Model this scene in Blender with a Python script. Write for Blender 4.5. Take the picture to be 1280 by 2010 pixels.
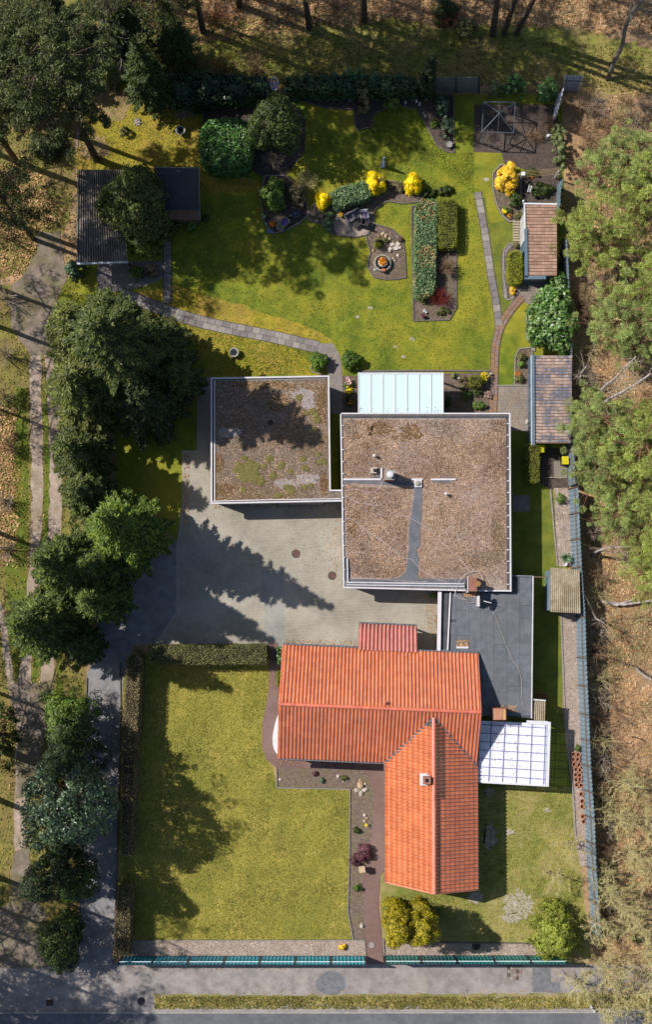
import bpy, math, random
import numpy as np
from mathutils import Vector, Matrix

R = math.radians
scn = bpy.context.scene
COL = scn.collection
for o in list(bpy.data.objects):
    bpy.data.objects.remove(o)

# ------------------------------------------------------------------ camera, sky, sun, exposure
FPX, CX, CY, H = 2912.0, 640.0, 1005.0, 104.0       # focal length and centre in photo pixels, flying height in metres
TILT = math.atan(215.0 / FPX)
cam_d = bpy.data.cameras.new('camera')
cam = bpy.data.objects.new('camera', cam_d)
COL.objects.link(cam)
cam.location = (0, 0, H)
cam.rotation_euler = (TILT, 0, 0)
cam_d.sensor_fit = 'VERTICAL'
cam_d.sensor_height = 36.0
cam_d.lens = 36.0 * FPX / 2010.0
cam_d.clip_start = 1.0
cam_d.clip_end = 1500.0
scn.camera = cam

SUN_EL, SUN_DIR = 49.5, 20.5          # elevation; the shadows run 20.5 degrees below the picture's x axis
w = bpy.data.worlds.new('World')
scn.world = w
w.use_nodes = True
nt = w.node_tree
bg = nt.nodes['Background']
sky = nt.nodes.new('ShaderNodeTexSky')
sky.sky_type = 'NISHITA'
sky.sun_disc = False
sky.sun_elevation = R(SUN_EL)
sky.sun_rotation = math.atan2(-math.cos(R(SUN_DIR)), math.sin(R(SUN_DIR)))
nt.links.new(sky.outputs[0], bg.inputs[0])
bg.inputs[1].default_value = 0.09
sd = bpy.data.lights.new('sun', 'SUN')
sd.energy = 4.6
sd.angle = R(0.5)
sd.color = (1.0, 0.955, 0.88)
sun = bpy.data.objects.new('sun', sd)
COL.objects.link(sun)
sun.location = (-60, 25, 80)
sun.rotation_euler = Vector((math.cos(R(SUN_DIR)) * math.cos(R(SUN_EL)), -math.sin(R(SUN_DIR)) * math.cos(R(SUN_EL)),
                             -math.sin(R(SUN_EL)))).to_track_quat('-Z', 'Y').to_euler()
scn.view_settings.view_transform = 'Standard'
scn.view_settings.look = 'None'
scn.view_settings.exposure = 0.5
scn.view_settings.gamma = 1
scn.view_settings.use_curve_mapping = False

# ------------------------------------------------------------------ where a photo pixel lies on the plane z = h
def P(px, py, h=0.0):
    dx = (px - CX) / FPX
    dv = (CY - py) / FPX
    ct, st = math.cos(TILT), math.sin(TILT)
    d = Vector((dx, st + dv * ct, -ct + dv * st))
    t = (h - H) / d.z
    return Vector((d.x * t, d.y * t, h))

PX = 28.0        # photo pixels per metre

# ------------------------------------------------------------------ materials
def lin(c, k=1.0):
    out = []
    for v in c:
        v /= 255.0
        v = v / 12.92 if v <= 0.04045 else ((v + 0.055) / 1.055) ** 2.4
        out.append(min(v * k, 0.9))
    return tuple(out) + (1.0,)

GAIN = 0.58
LEAF = 0.80
MATS = {}

def new_mat(name):
    m = bpy.data.materials.new(name)
    m.use_nodes = True
    return m, m.node_tree, m.node_tree.nodes['Principled BSDF']

def ramp(nt, fac, cols, inter='LINEAR'):
    r = nt.nodes.new('ShaderNodeValToRGB')
    r.color_ramp.interpolation = inter
    el = r.color_ramp.elements
    el[0].position, el[0].color = cols[0]
    el[1].position, el[1].color = cols[-1]
    for p, c in cols[1:-1]:
        e = el.new(p)
        e.color = c
    nt.links.new(fac, r.inputs[0])
    return r.outputs[0]

def noise(nt, scale, detail=4, rough=0.6, vec=None, dist=0.0):
    n = nt.nodes.new('ShaderNodeTexNoise')
    n.inputs['Scale'].default_value = scale
    n.inputs['Detail'].default_value = detail
    n.inputs['Roughness'].default_value = rough
    n.inputs['Distortion'].default_value = dist
    if vec is None:
        g = nt.nodes.new('ShaderNodeNewGeometry')
        vec = g.outputs['Position']
    nt.links.new(vec, n.inputs['Vector'])
    return n.outputs['Fac']

def mixc(nt, fac, a, b, mode='MIX'):
    m = nt.nodes.new('ShaderNodeMix')
    m.data_type = 'RGBA'
    m.blend_type = mode
    for sock, v in ((m.inputs[0], fac), (m.inputs[6], a), (m.inputs[7], b)):
        if hasattr(v, 'is_output'):
            nt.links.new(v, sock)
        else:
            sock.default_value = v
    return m.outputs[2]

def bump(nt, b, height, strength, dist=0.05):
    n = nt.nodes.new('ShaderNodeBump')
    n.inputs['Strength'].default_value = strength
    n.inputs['Distance'].default_value = dist
    nt.links.new(height, n.inputs['Height'])
    nt.links.new(n.outputs[0], b.inputs['Normal'])

def surf(name, c1, c2, scale=3.0, c3=None, scale2=0.25, amt2=0.5, rough=0.85, bmp=0.3, bscale=None, spec=0.3,
         metal=0.0, gain=None, lo=0.35, hi=0.65, fine=None, finescale=14.0, fineamt=0.5, mottle=0.0, mamt=0.22):
    """two colours mixed by fine noise, a third one laid over in large patches, optional very fine grain"""
    if name in MATS:
        return MATS[name]
    g = GAIN if gain is None else gain
    m, nt, b = new_mat(name)
    n1 = noise(nt, scale, 5, 0.65)
    col = ramp(nt, n1, [(lo, lin(c1, g)), (hi, lin(c2, g))])
    if c3 is not None:
        n2 = noise(nt, scale2, 4, 0.6)
        f = ramp(nt, n2, [(0.45, (0, 0, 0, 1)), (0.62, (amt2, amt2, amt2, 1))])
        col = mixc(nt, f, col, lin(c3, g))
    if fine is not None:
        n3 = noise(nt, finescale, 2, 0.7)
        f = ramp(nt, n3, [(0.5, (0, 0, 0, 1)), (0.66, (fineamt, fineamt, fineamt, 1))])
        col = mixc(nt, f, col, lin(fine, g))
    if mottle:
        f = ramp(nt, noise(nt, mottle, 6, 0.7, None, 0.4), [(0.32, (1 - mamt, 1 - mamt * 0.8, 1 - mamt, 1)), (0.68, (1 + mamt * 0.9, 1 + mamt * 0.8, 1 + mamt, 1))])
        col = mixc(nt, 1.0, col, f, 'MULTIPLY')
    nt.links.new(col, b.inputs['Base Color'])
    b.inputs['Roughness'].default_value = rough
    b.inputs['Specular IOR Level'].default_value = spec
    b.inputs['Metallic'].default_value = metal
    if bmp:
        bump(nt, b, noise(nt, bscale or scale * 2, 3, 0.6), bmp)
    MATS[name] = m
    return m

def leafmat(name, dark, mid, light, trans=0.25, gain=None, clump=1.2, rough=0.55, spec=0.3):
    """leaf faces: each leaf its own shade, clumps of lighter and darker growth"""
    if name in MATS:
        return MATS[name]
    g = LEAF if gain is None else gain
    m, nt, b = new_mat(name)
    geo = nt.nodes.new('ShaderNodeNewGeometry')
    col = ramp(nt, geo.outputs['Random Per Island'], [(0.0, lin(dark, g)), (0.5, lin(mid, g)), (1.0, lin(light, g))])
    n = noise(nt, clump, 3, 0.6, geo.outputs['Position'])
    f = ramp(nt, n, [(0.35, (0.62, 0.62, 0.62, 1)), (0.65, (1.25, 1.25, 1.2, 1))])
    col = mixc(nt, 1.0, col, f, 'MULTIPLY')
    nt.links.new(col, b.inputs['Base Color'])
    b.inputs['Roughness'].default_value = rough
    b.inputs['Specular IOR Level'].default_value = spec
    if trans:
        t = nt.nodes.new('ShaderNodeBsdfTranslucent')
        nt.links.new(col, t.inputs['Color'])
        mx = nt.nodes.new('ShaderNodeMixShader')
        mx.inputs[0].default_value = trans
        nt.links.new(b.outputs[0], mx.inputs[1])
        nt.links.new(t.outputs[0], mx.inputs[2])
        nt.links.new(mx.outputs[0], nt.nodes['Material Output'].inputs['Surface'])
    MATS[name] = m
    return m

def plain(name, c, rough=0.6, metal=0.0, spec=0.4, var=0.12, scale=4.0, gain=None, bmp=0.0):
    c1 = tuple(v * (1 - var) for v in c)
    c2 = tuple(min(255, v * (1 + var * 0.6)) for v in c)
    return surf(name, c1, c2, scale, rough=rough, metal=metal, spec=spec, gain=gain, bmp=bmp)

def brickmat(name, c1, c2, mortar, bw, bh, ang=0.0, rough=0.85, patch=None, gain=None, dirt=None):
    if name in MATS:
        return MATS[name]
    g = GAIN if gain is None else gain
    m, nt, b = new_mat(name)
    geo = nt.nodes.new('ShaderNodeNewGeometry')
    mp = nt.nodes.new('ShaderNodeMapping')
    mp.inputs['Rotation'].default_value[2] = ang
    nt.links.new(geo.outputs['Position'], mp.inputs['Vector'])
    br = nt.nodes.new('ShaderNodeTexBrick')
    br.inputs['Scale'].default_value = 1.0
    br.inputs['Brick Width'].default_value = bw
    br.inputs['Row Height'].default_value = bh
    br.inputs['Mortar Size'].default_value = 0.012
    br.inputs['Mortar Smooth'].default_value = 0.3
    br.inputs['Color1'].default_value = lin(c1, g)
    br.inputs['Color2'].default_value = lin(c2, g)
    br.inputs['Mortar'].default_value = lin(mortar, g)
    nt.links.new(mp.outputs[0], br.inputs['Vector'])
    col = br.outputs['Color']
    if patch is not None:
        f = ramp(nt, noise(nt, 0.3, 4, 0.6), [(0.42, (0, 0, 0, 1)), (0.6, (0.75, 0.75, 0.75, 1))])
        col = mixc(nt, f, col, lin(patch, g))
    if dirt is not None:
        f = ramp(nt, noise(nt, 5.0, 4, 0.7), [(0.5, (0, 0, 0, 1)), (0.68, (0.7, 0.7, 0.7, 1))])
        col = mixc(nt, f, col, lin(dirt, g))
    f = ramp(nt, noise(nt, 0.55, 6, 0.65, None, 0.6), [(0.3, (0.80, 0.80, 0.82, 1)), (0.5, (1, 1, 1, 1)), (0.72, (1.12, 1.11, 1.08, 1))])
    col = mixc(nt, 1.0, col, f, 'MULTIPLY')
    nt.links.new(col, b.inputs['Base Color'])
    b.inputs['Roughness'].default_value = rough
    b.inputs['Specular IOR Level'].default_value = 0.25
    bump(nt, b, br.outputs['Fac'], -0.3, 0.02)
    MATS[name] = m
    return m

# ------------------------------------------------------------------ objects
def wloc(o):
    v = Vector((0, 0, 0))
    while o is not None:
        v += o.location
        o = o.parent
    return v

def finish(o, parent):
    COL.objects.link(o)
    if parent is not None:
        o.parent = parent
    return o

def mk(name, verts, faces, mat, parent=None, smooth=False, kind=None, label=None):
    """one mesh object; the vertices are given in world coordinates (or in the thing's own frame while it stands at 0)"""
    me = bpy.data.meshes.new(name)
    off = wloc(parent) if parent is not None else Vector((0, 0, 0))
    a = np.asarray(verts, dtype=np.float64) - np.array(off)
    me.from_pydata(a.tolist(), [], faces)
    me.materials.append(mat)
    if smooth:
        me.shade_smooth()
    me.update()
    o = bpy.data.objects.new(name, me)
    if kind:
        o['kind'] = kind
    if label:
        o['label'] = label
    return finish(o, parent)

def npmesh(name, V, F, mat, parent=None, kind=None, smooth=False):
    """V (n,3), F (m,4) or (m,3) index arrays"""
    me = bpy.data.meshes.new(name)
    V = np.asarray(V, dtype=np.float64)
    if parent is not None:
        V = V - np.array(wloc(parent))
    F = np.asarray(F, dtype=np.int32)
    k = F.shape[1]
    me.vertices.add(len(V))
    me.vertices.foreach_set('co', V.astype(np.float32).ravel())
    me.loops.add(F.size)
    me.loops.foreach_set('vertex_index', F.ravel())
    me.polygons.add(len(F))
    me.polygons.foreach_set('loop_start', np.arange(0, F.size, k, dtype=np.int32))
    me.polygons.foreach_set('loop_total', np.full(len(F), k, dtype=np.int32))
    if smooth:
        me.polygons.foreach_set('use_smooth', np.ones(len(F), dtype=bool))
    me.materials.append(mat)
    me.update(calc_edges=True)
    o = bpy.data.objects.new(name, me)
    if kind:
        o['kind'] = kind
    return finish(o, parent)

def thing(name, label, cat, loc=(0, 0, 0), rz=0.0, group=None):
    o = bpy.data.objects.new(name, None)
    o.empty_display_size = 0.3
    COL.objects.link(o)
    o.location = loc
    o.rotation_euler = (0, 0, rz)
    o['label'] = label
    o['category'] = cat
    if group:
        o['group'] = group
    return o

def tag(o, label, cat, group=None):
    o['label'] = label
    o['category'] = cat
    if group:
        o['group'] = group
    return o

def copy_tree(root, loc, rz=0.0, label=None, group=None, scale=None):
    r = root.copy()
    COL.objects.link(r)
    r.location = loc
    r.rotation_euler = (0, 0, rz)
    if scale:
        r.scale = scale
    if label:
        r['label'] = label
    if group:
        r['group'] = group
    for ch in list(root.children):
        c = ch.copy()
        COL.objects.link(c)
        c.parent = r
        for g in list(ch.children):
            d = g.copy()
            COL.objects.link(d)
            d.parent = c
    return r

class MB:
    def __init__(s):
        s.v, s.f = [], []
    def add(s, vs, fs):
        n = len(s.v)
        s.v.extend([tuple(v) for v in vs])
        s.f.extend([tuple(i + n for i in f) for f in fs])
        return s
    def box(s, cx, cy, z0, lx, ly, z1, ang=0.0):
        c, n = math.cos(ang), math.sin(ang)
        vs = []
        for z in (z0, z1):
            for a, b in ((-1, -1), (1, -1), (1, 1), (-1, 1)):
                x, y = a * lx / 2, b * ly / 2
                vs.append((cx + x * c - y * n, cy + x * n + y * c, z))
        return s.add(vs, [(3, 2, 1, 0), (4, 5, 6, 7), (0, 1, 5, 4), (1, 2, 6, 5), (2, 3, 7, 6), (3, 0, 4, 7)])
    def bar(s, a, b, wd, ht=None, up=(0, 0, 1)):
        """square bar from a to b"""
        a, b = Vector(a), Vector(b)
        ht = wd if ht is None else ht
        d = (b - a).normalized()
        u = Vector(up)
        if abs(d.dot(u)) > 0.95:
            u = Vector((1, 0, 0))
        sd_ = d.cross(u).normalized()
        u = sd_.cross(d).normalized()
        vs = []
        for p in (a, b):
            for i, j in ((-1, -1), (1, -1), (1, 1), (-1, 1)):
                vs.append(p + sd_ * (i * wd / 2) + u * (j * ht / 2))
        return s.add(vs, [(0, 1, 2, 3), (7, 6, 5, 4), (4, 5, 1, 0), (5, 6, 2, 1), (6, 7, 3, 2), (7, 4, 0, 3)])
    def tube(s, pts, rad, n=6, close=True):
        pts = [Vector(p) for p in pts]
        rad = rad if isinstance(rad, (list, tuple)) else [rad] * len(pts)
        base = len(s.v)
        for i, p in enumerate(pts):
            d = (pts[min(i + 1, len(pts) - 1)] - pts[max(i - 1, 0)]).normalized()
            u = Vector((0, 0, 1)) if abs(d.z) < 0.9 else Vector((1, 0, 0))
            a = d.cross(u).normalized()
            b = a.cross(d).normalized()
            for k in range(n):
                t = 2 * math.pi * k / n
                s.v.append(tuple(p + (a * math.cos(t) + b * math.sin(t)) * rad[i]))
        for i in range(len(pts) - 1):
            for k in range(n):
                q = (k + 1) % n
                s.f.append((base + i * n + k, base + i * n + q, base + (i + 1) * n + q, base + (i + 1) * n + k))
        if close:
            s.f.append(tuple(base + k for k in range(n))[::-1])
            s.f.append(tuple(base + (len(pts) - 1) * n + k for k in range(n)))
        return s
    def lathe(s, cx, cy, prof, n=14):
        base = len(s.v)
        for r_, z in prof:
            for k in range(n):
                t = 2 * math.pi * k / n
                s.v.append((cx + r_ * math.cos(t), cy + r_ * math.sin(t), z))
        m = len(prof)
        for i in range(m - 1):
            for k in range(n):
                q = (k + 1) % n
                s.f.append((base + i * n + k, base + i * n + q, base + (i + 1) * n + q, base + (i + 1) * n + k))
        s.f.append(tuple(base + (m - 1) * n + k for k in range(n)))
        s.f.append(tuple(base + k for k in range(n))[::-1])
        return s
    def prism(s, pts, z0, z1):
        n = len(pts)
        ar = sum(pts[i][0] * pts[(i + 1) % n][1] - pts[(i + 1) % n][0] * pts[i][1] for i in range(n))
        if ar < 0:
            pts = pts[::-1]
        vs = [(p[0], p[1], z0) for p in pts] + [(p[0], p[1], z1) for p in pts]
        fs = [tuple(range(n))[::-1], tuple(range(n, 2 * n))]
        for i in range(n):
            j = (i + 1) % n
            fs.append((i, j, n + j, n + i))
        return s.add(vs, fs)
    def out(s, name, mat, parent=None, smooth=False, kind=None, label=None):
        return mk(name, s.v, s.f, mat, parent, smooth, kind, label)

def rock_mb(c, rx, ry, rz, seed, n=8):
    r = random.Random(seed)
    mb = MB()
    vs, fs = [], []
    rings = 4
    for i in range(rings + 1):
        ph = math.pi / 2 * i / rings
        for k in range(n):
            t = 2 * math.pi * k / n + 0.3 * i
            q = 1 + r.uniform(-0.2, 0.2)
            vs.append((c[0] + rx * math.cos(ph) * math.cos(t) * q, c[1] + ry * math.cos(ph) * math.sin(t) * q,
                       c[2] + rz * math.sin(ph) * (1 + r.uniform(-0.12, 0.12))))
    for i in range(rings):
        for k in range(n):
            q = (k + 1) % n
            fs.append((i * n + k, i * n + q, (i + 1) * n + q, (i + 1) * n + k))
    fs.append(tuple(rings * n + k for k in range(n)))
    return mb.add(vs, fs)

# ------------------------------------------------------------------ ground sheets
def rough_outline(pts, step, amp, seed):
    r = random.Random(seed)
    out = []
    n = len(pts)
    for i in range(n):
        a, b = pts[i], pts[(i + 1) % n]
        L = math.hypot(b[0] - a[0], b[1] - a[1])
        k = max(1, int(L / step))
        for j in range(k):
            t = j / k
            x, y = a[0] + (b[0] - a[0]) * t, a[1] + (b[1] - a[1]) * t
            out.append((x + r.uniform(-amp, amp), y + r.uniform(-amp, amp)))
    return out

_layer = [0]
AVOID = []
AVOID_SHARP = ('flower_bed', 'patio_gravel', 'gravel_strip', 'red_path', 'courtyard', 'drive', 'pavement', 'terrace', 'path_fork', 'dirt_track', 'wheel_rut',
               'fountain_ring', 'shed_forecourt', 'road', 'garden_path')
def sheet(name, pts, z, mat, kind='structure', amp=0.0, step=14, parent=None, h=0.0):
    _layer[0] += 1
    z += (_layer[0] % 60) * 0.00012 if z else 0.0
    if amp:
        pts = rough_outline(pts, step, amp, len(name) * 7 + int(pts[0][0]))
    if name in AVOID_SHARP and kind:
        AVOID.append(list(pts))
    w_ = [P(x, y, z + h) for x, y in pts]
    ar = sum(w_[i].x * w_[(i + 1) % len(w_)].y - w_[(i + 1) % len(w_)].x * w_[i].y for i in range(len(w_)))
    if ar < 0:
        w_ = w_[::-1]
    return mk(name, w_, [tuple(range(len(w_)))], mat, parent, kind=kind)

def blob(px, py, rx, ry, seed, n=22, amp=0.18):
    r = random.Random(seed)
    return [(px + rx * math.cos(2 * math.pi * k / n) * (1 + r.uniform(-amp, amp)),
             py + ry * math.sin(2 * math.pi * k / n) * (1 + r.uniform(-amp, amp))) for k in range(n)]

def smooth_line(pts, k=6):
    out = []
    n = len(pts)
    for i in range(n - 1):
        p0, p1, p2, p3 = pts[max(i - 1, 0)], pts[i], pts[i + 1], pts[min(i + 2, n - 1)]
        for j in range(k):
            t = j / k
            out.append(tuple(0.5 * (2 * p1[c] + (p2[c] - p0[c]) * t + (2 * p0[c] - 5 * p1[c] + 4 * p2[c] - p3[c]) * t * t
                             + (-p0[c] + 3 * p1[c] - 3 * p2[c] + p3[c]) * t ** 3) for c in range(len(p1))))
    out.append(tuple(pts[-1]))
    return out

def ribbon(name, line, width, z, mat, kind='structure', amp=0.0, k=6, parent=None):
    ln = smooth_line(line, k)
    r = random.Random(int(line[0][0]))
    L, Rr = [], []
    for i, p in enumerate(ln):
        a, b = ln[max(i - 1, 0)], ln[min(i + 1, len(ln) - 1)]
        dx, dy = b[0] - a[0], b[1] - a[1]
        m = math.hypot(dx, dy) or 1
        wd = (width(i / (len(ln) - 1)) if callable(width) else width) / 2
        L.append((p[0] - dy / m * (wd + r.uniform(-amp, amp)), p[1] + dx / m * (wd + r.uniform(-amp, amp))))
        Rr.append((p[0] + dy / m * (wd + r.uniform(-amp, amp)), p[1] - dx / m * (wd + r.uniform(-amp, amp))))
    _layer[0] += 1
    z += (_layer[0] % 60) * 0.00012
    if name in AVOID_SHARP:
        AVOID.append(L + Rr[::-1])
    vs = [P(x, y, z) for x, y in L] + [P(x, y, z) for x, y in Rr]
    n = len(L)
    fs = [(i, i + 1, n + i + 1, n + i) for i in range(n - 1)]
    return mk(name, vs, fs, mat, parent, kind=kind)

def sheet_part_box(parent, name, a, b, c, d, z0, z1, mat, me_cache=None):
    """slab with corners given as pixels"""
    mb = MB()
    mb.prism([tuple(P(x, y, z1))[:2] for x, y in (a, b, c, d)], z0, z1)
    return mb.out(name, mat, parent)

def slab_path(name, line, rows, width, length, z, mats, seed, gap=0.6, kind='structure'):
    """path of single slabs laid along a line; each slab is an object of its own"""
    r = random.Random(seed)
    root = ribbon(name, line, width + 2, z, MATS['joint_sand'], k=4)
    ln = smooth_line(line, 12)
    cum = [0]
    for i in range(1, len(ln)):
        cum.append(cum[-1] + math.hypot(ln[i][0] - ln[i - 1][0], ln[i][1] - ln[i - 1][1]))
    def at(s):
        s = max(0, min(s, cum[-1] - 1e-6))
        i = max(j for j in range(len(cum)) if cum[j] <= s)
        i = min(i, len(ln) - 2)
        t = (s - cum[i]) / (cum[i + 1] - cum[i] or 1)
        a, b = ln[i], ln[i + 1]
        m = math.hypot(b[0] - a[0], b[1] - a[1])
        return a[0] + (b[0] - a[0]) * t, a[1] + (b[1] - a[1]) * t, (b[0] - a[0]) / m, (b[1] - a[1]) / m
    wd = width / rows
    for q in range(rows):
        s = -(length * 0.5) * (q % 2)
        while s < cum[-1] - 2:
            s1 = min(s + length, cum[-1])
            s0 = max(s, 0)
            if s1 - s0 > 2:
                x0, y0, dx0, dy0 = at(s0 + gap / 2)
                x1, y1, dx1, dy1 = at(s1 - gap / 2)
                o0, o1 = -width / 2 + q * wd + gap / 2, -width / 2 + (q + 1) * wd - gap / 2
                zt = z + 0.03 + r.uniform(-0.006, 0.006)
                sheet_part_box(root, 'paving_slab', (x0 - dy0 * o0, y0 + dx0 * o0), (x1 - dy1 * o0, y1 + dx1 * o0),
                               (x1 - dy1 * o1, y1 + dx1 * o1), (x0 - dy0 * o1, y0 + dx0 * o1), z - 0.02, zt, r.choice(mats))
            s += length
    return root

_box_me = {}
def unit_box(mat):
    if mat.name not in _box_me:
        me = bpy.data.meshes.new('stone_block')
        b = MB().box(0, 0, 0, 1, 1, 1)
        me.from_pydata(b.v, [], b.f)
        me.materials.append(mat)
        _box_me[mat.name] = me
    return _box_me[mat.name]

def edging(name, line, mat, stone=0.9, wd=0.07, ht=0.09, k=3, curve=True, closed=False):
    """row of single edging stones on a foundation strip"""
    ln = smooth_line(line, k) if curve else line
    root = ribbon(name, ln, 3.0, 0.035, MATS['joint_sand'], k=1)
    r = random.Random(int(line[0][0] + line[0][1]))
    pts = [P(x, y, 0) for x, y in ln]
    acc = []
    for i in range(len(pts) - 1):
        a, b = pts[i], pts[i + 1]
        L = (b - a).length
        n = max(1, int(round(L / stone)))
        for j in range(n):
            acc.append((a + (b - a) * (j / n), a + (b - a) * ((j + 1) / n)))
    for a, b in acc:
        o = bpy.data.objects.new('edging_stone', unit_box(mat))
        c = (a + b) / 2
        d = b - a
        o.location = (c.x, c.y, 0.02)
        o.rotation_euler = (0, 0, math.atan2(d.y, d.x) + r.uniform(-0.01, 0.01))
        o.scale = (max(d.length - 0.015, 0.05), wd, ht + r.uniform(-0.008, 0.008))
        COL.objects.link(o)
        o.parent = root
    return root

# ------------------------------------------------------------------ vegetation
def unit(v):
    return v / (np.linalg.norm(v, axis=-1, keepdims=True) + 1e-9)

def leaf_arrays(C, N, L, W, rng, T=None):
    n = len(C)
    N = unit(N)
    if T is None:
        T = np.cross(N, unit(rng.normal(size=(n, 3))))
    else:
        T = T - N * np.sum(T * N, axis=1, keepdims=True)
    T = unit(T)
    B = np.cross(N, T)
    L = np.broadcast_to(np.asarray(L, float), (n,))[:, None] * rng.uniform(0.7, 1.25, (n, 1))
    W = np.broadcast_to(np.asarray(W, float), (n,))[:, None] * rng.uniform(0.8, 1.2, (n, 1))
    V = np.empty((n, 4, 3))
    V[:, 0] = C - T * L
    V[:, 1] = C + B * W - T * L * 0.1
    V[:, 2] = C + T * L + N * L * 0.12
    V[:, 3] = C - B * W - T * L * 0.1
    F = np.arange(4 * n).reshape(n, 4)
    return V.reshape(-1, 3), F

def leaves(name, C, N, L, W, mat, parent, rng, kind=None, T=None):
    if name == 'buds':
        kind = 'stuff'
    V, F = leaf_arrays(C, N, L, W, rng, T)
    return npmesh(name, V, F, mat, parent, kind)

def seg_arrays(S, n=3):
    """S (m,8): p0, p1, r0, r1 -> prisms"""
    S = np.asarray(S, float)
    p0, p1, r0, r1 = S[:, 0:3], S[:, 3:6], S[:, 6:7], S[:, 7:8]
    d = unit(p1 - p0)
    u = np.where(np.abs(d[:, 2:3]) < 0.9, np.array([[0, 0, 1.0]]), np.array([[1.0, 0, 0]]))
    a = unit(np.cross(d, u))
    b = np.cross(a, d)
    m = len(S)
    V = np.empty((m, 2 * n, 3))
    for k in range(n):
        t = 2 * math.pi * k / n
        o = a * math.cos(t) + b * math.sin(t)
        V[:, k] = p0 + o * r0
        V[:, n + k] = p1 + o * r1
    base = (np.arange(m) * 2 * n)[:, None]
    F = np.concatenate([base + np.array([[k, (k + 1) % n, n + (k + 1) % n, n + k]]) for k in range(n)], axis=0)
    return V.reshape(-1, 3), F

def sticks(name, S, mat, parent, n=3, kind=None):
    V, F = seg_arrays(S, n)
    return npmesh(name, V, F, mat, parent, 'stuff' if name == 'branches' else kind)

def bare_segs(base, h, spread, rng, limbs=14, twigs=7, fine=5, r0=0.12, lean=(0, 0), z_first=0.25, up=0.5):
    """trunk, limbs, branches and twigs of a leafless tree"""
    S = []
    b = np.array([base[0], base[1], 0.0])
    tip = b + np.array([lean[0], lean[1], h])
    K = 6
    tr = [b]
    for i in range(1, K + 1):
        t = i / K
        tr.append(b + (tip - b) * t + np.append(rng.normal(size=2) * 0.05 * h * 0.25, 0))
    for i in range(K):
        S.append([*tr[i], *tr[i + 1], r0 * (1 - i / K * 0.9), r0 * (1 - (i + 1) / K * 0.9)])
    def point(t):
        i = min(int(t * K), K - 1)
        return tr[i] + (tr[i + 1] - tr[i]) * (t * K - i)
    T = []
    for i in range(limbs):
        t = z_first + (1 - z_first) * (i + rng.random()) / limbs
        p = point(min(t, 0.99))
        az = i * 2.4 + rng.normal() * 0.4
        L = spread * (1.05 - 0.55 * t) * rng.uniform(0.7, 1.2)
        d = np.array([math.cos(az), math.sin(az), up + rng.uniform(0, 0.5)])
        d /= np.linalg.norm(d)
        q = p.copy()
        r_ = r0 * 0.45 * (1.1 - t)
        n = 4
        for j in range(n):
            d2 = d + rng.normal(size=3) * 0.18
            d2 /= np.linalg.norm(d2)
            q2 = q + d2 * L / n
            S.append([*q, *q2, r_ * (1 - j / n * 0.8) + 0.006, r_ * (1 - (j + 1) / n * 0.8) + 0.005])
            for _ in range(max(1, int(twigs / n + rng.random()))):
                e = d2 + rng.normal(size=3) * 0.75
                e /= np.linalg.norm(e)
                l2 = L * 0.42 * rng.uniform(0.5, 1.1)
                s0 = q + (q2 - q) * rng.random()
                m0 = s0 + e * l2 * 0.5
                e2 = e + rng.normal(size=3) * 0.3
                m1 = m0 + e2 / np.linalg.norm(e2) * l2 * 0.5
                S.append([*s0, *m0, 0.014, 0.010])
                S.append([*m0, *m1, 0.010, 0.006])
                for _ in range(fine):
                    g = e + rng.normal(size=3) * 0.8
                    g /= np.linalg.norm(g)
                    a0 = s0 + (m1 - s0) * rng.uniform(0.2, 1)
                    l3 = l2 * rng.uniform(0.2, 0.5)
                    S.append([*a0, *(a0 + g * l3), 0.010, 0.005])
                    T.append(a0 + g * l3)
            q, d = q2, d2
        T.append(q)
    return S, np.array(T)

def trunk_segs(base, h, r0, lean=(0, 0)):
    b = Vector((base[0], base[1], 0))
    t = b + Vector((lean[0], lean[1], h))
    n = 6
    return [[*(b + (t - b) * (i / n)), *(b + (t - b) * ((i + 1) / n)), r0 * (1 - 0.85 * i / n), r0 * (1 - 0.85 * (i + 1) / n)]
            for i in range(n)]

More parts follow.
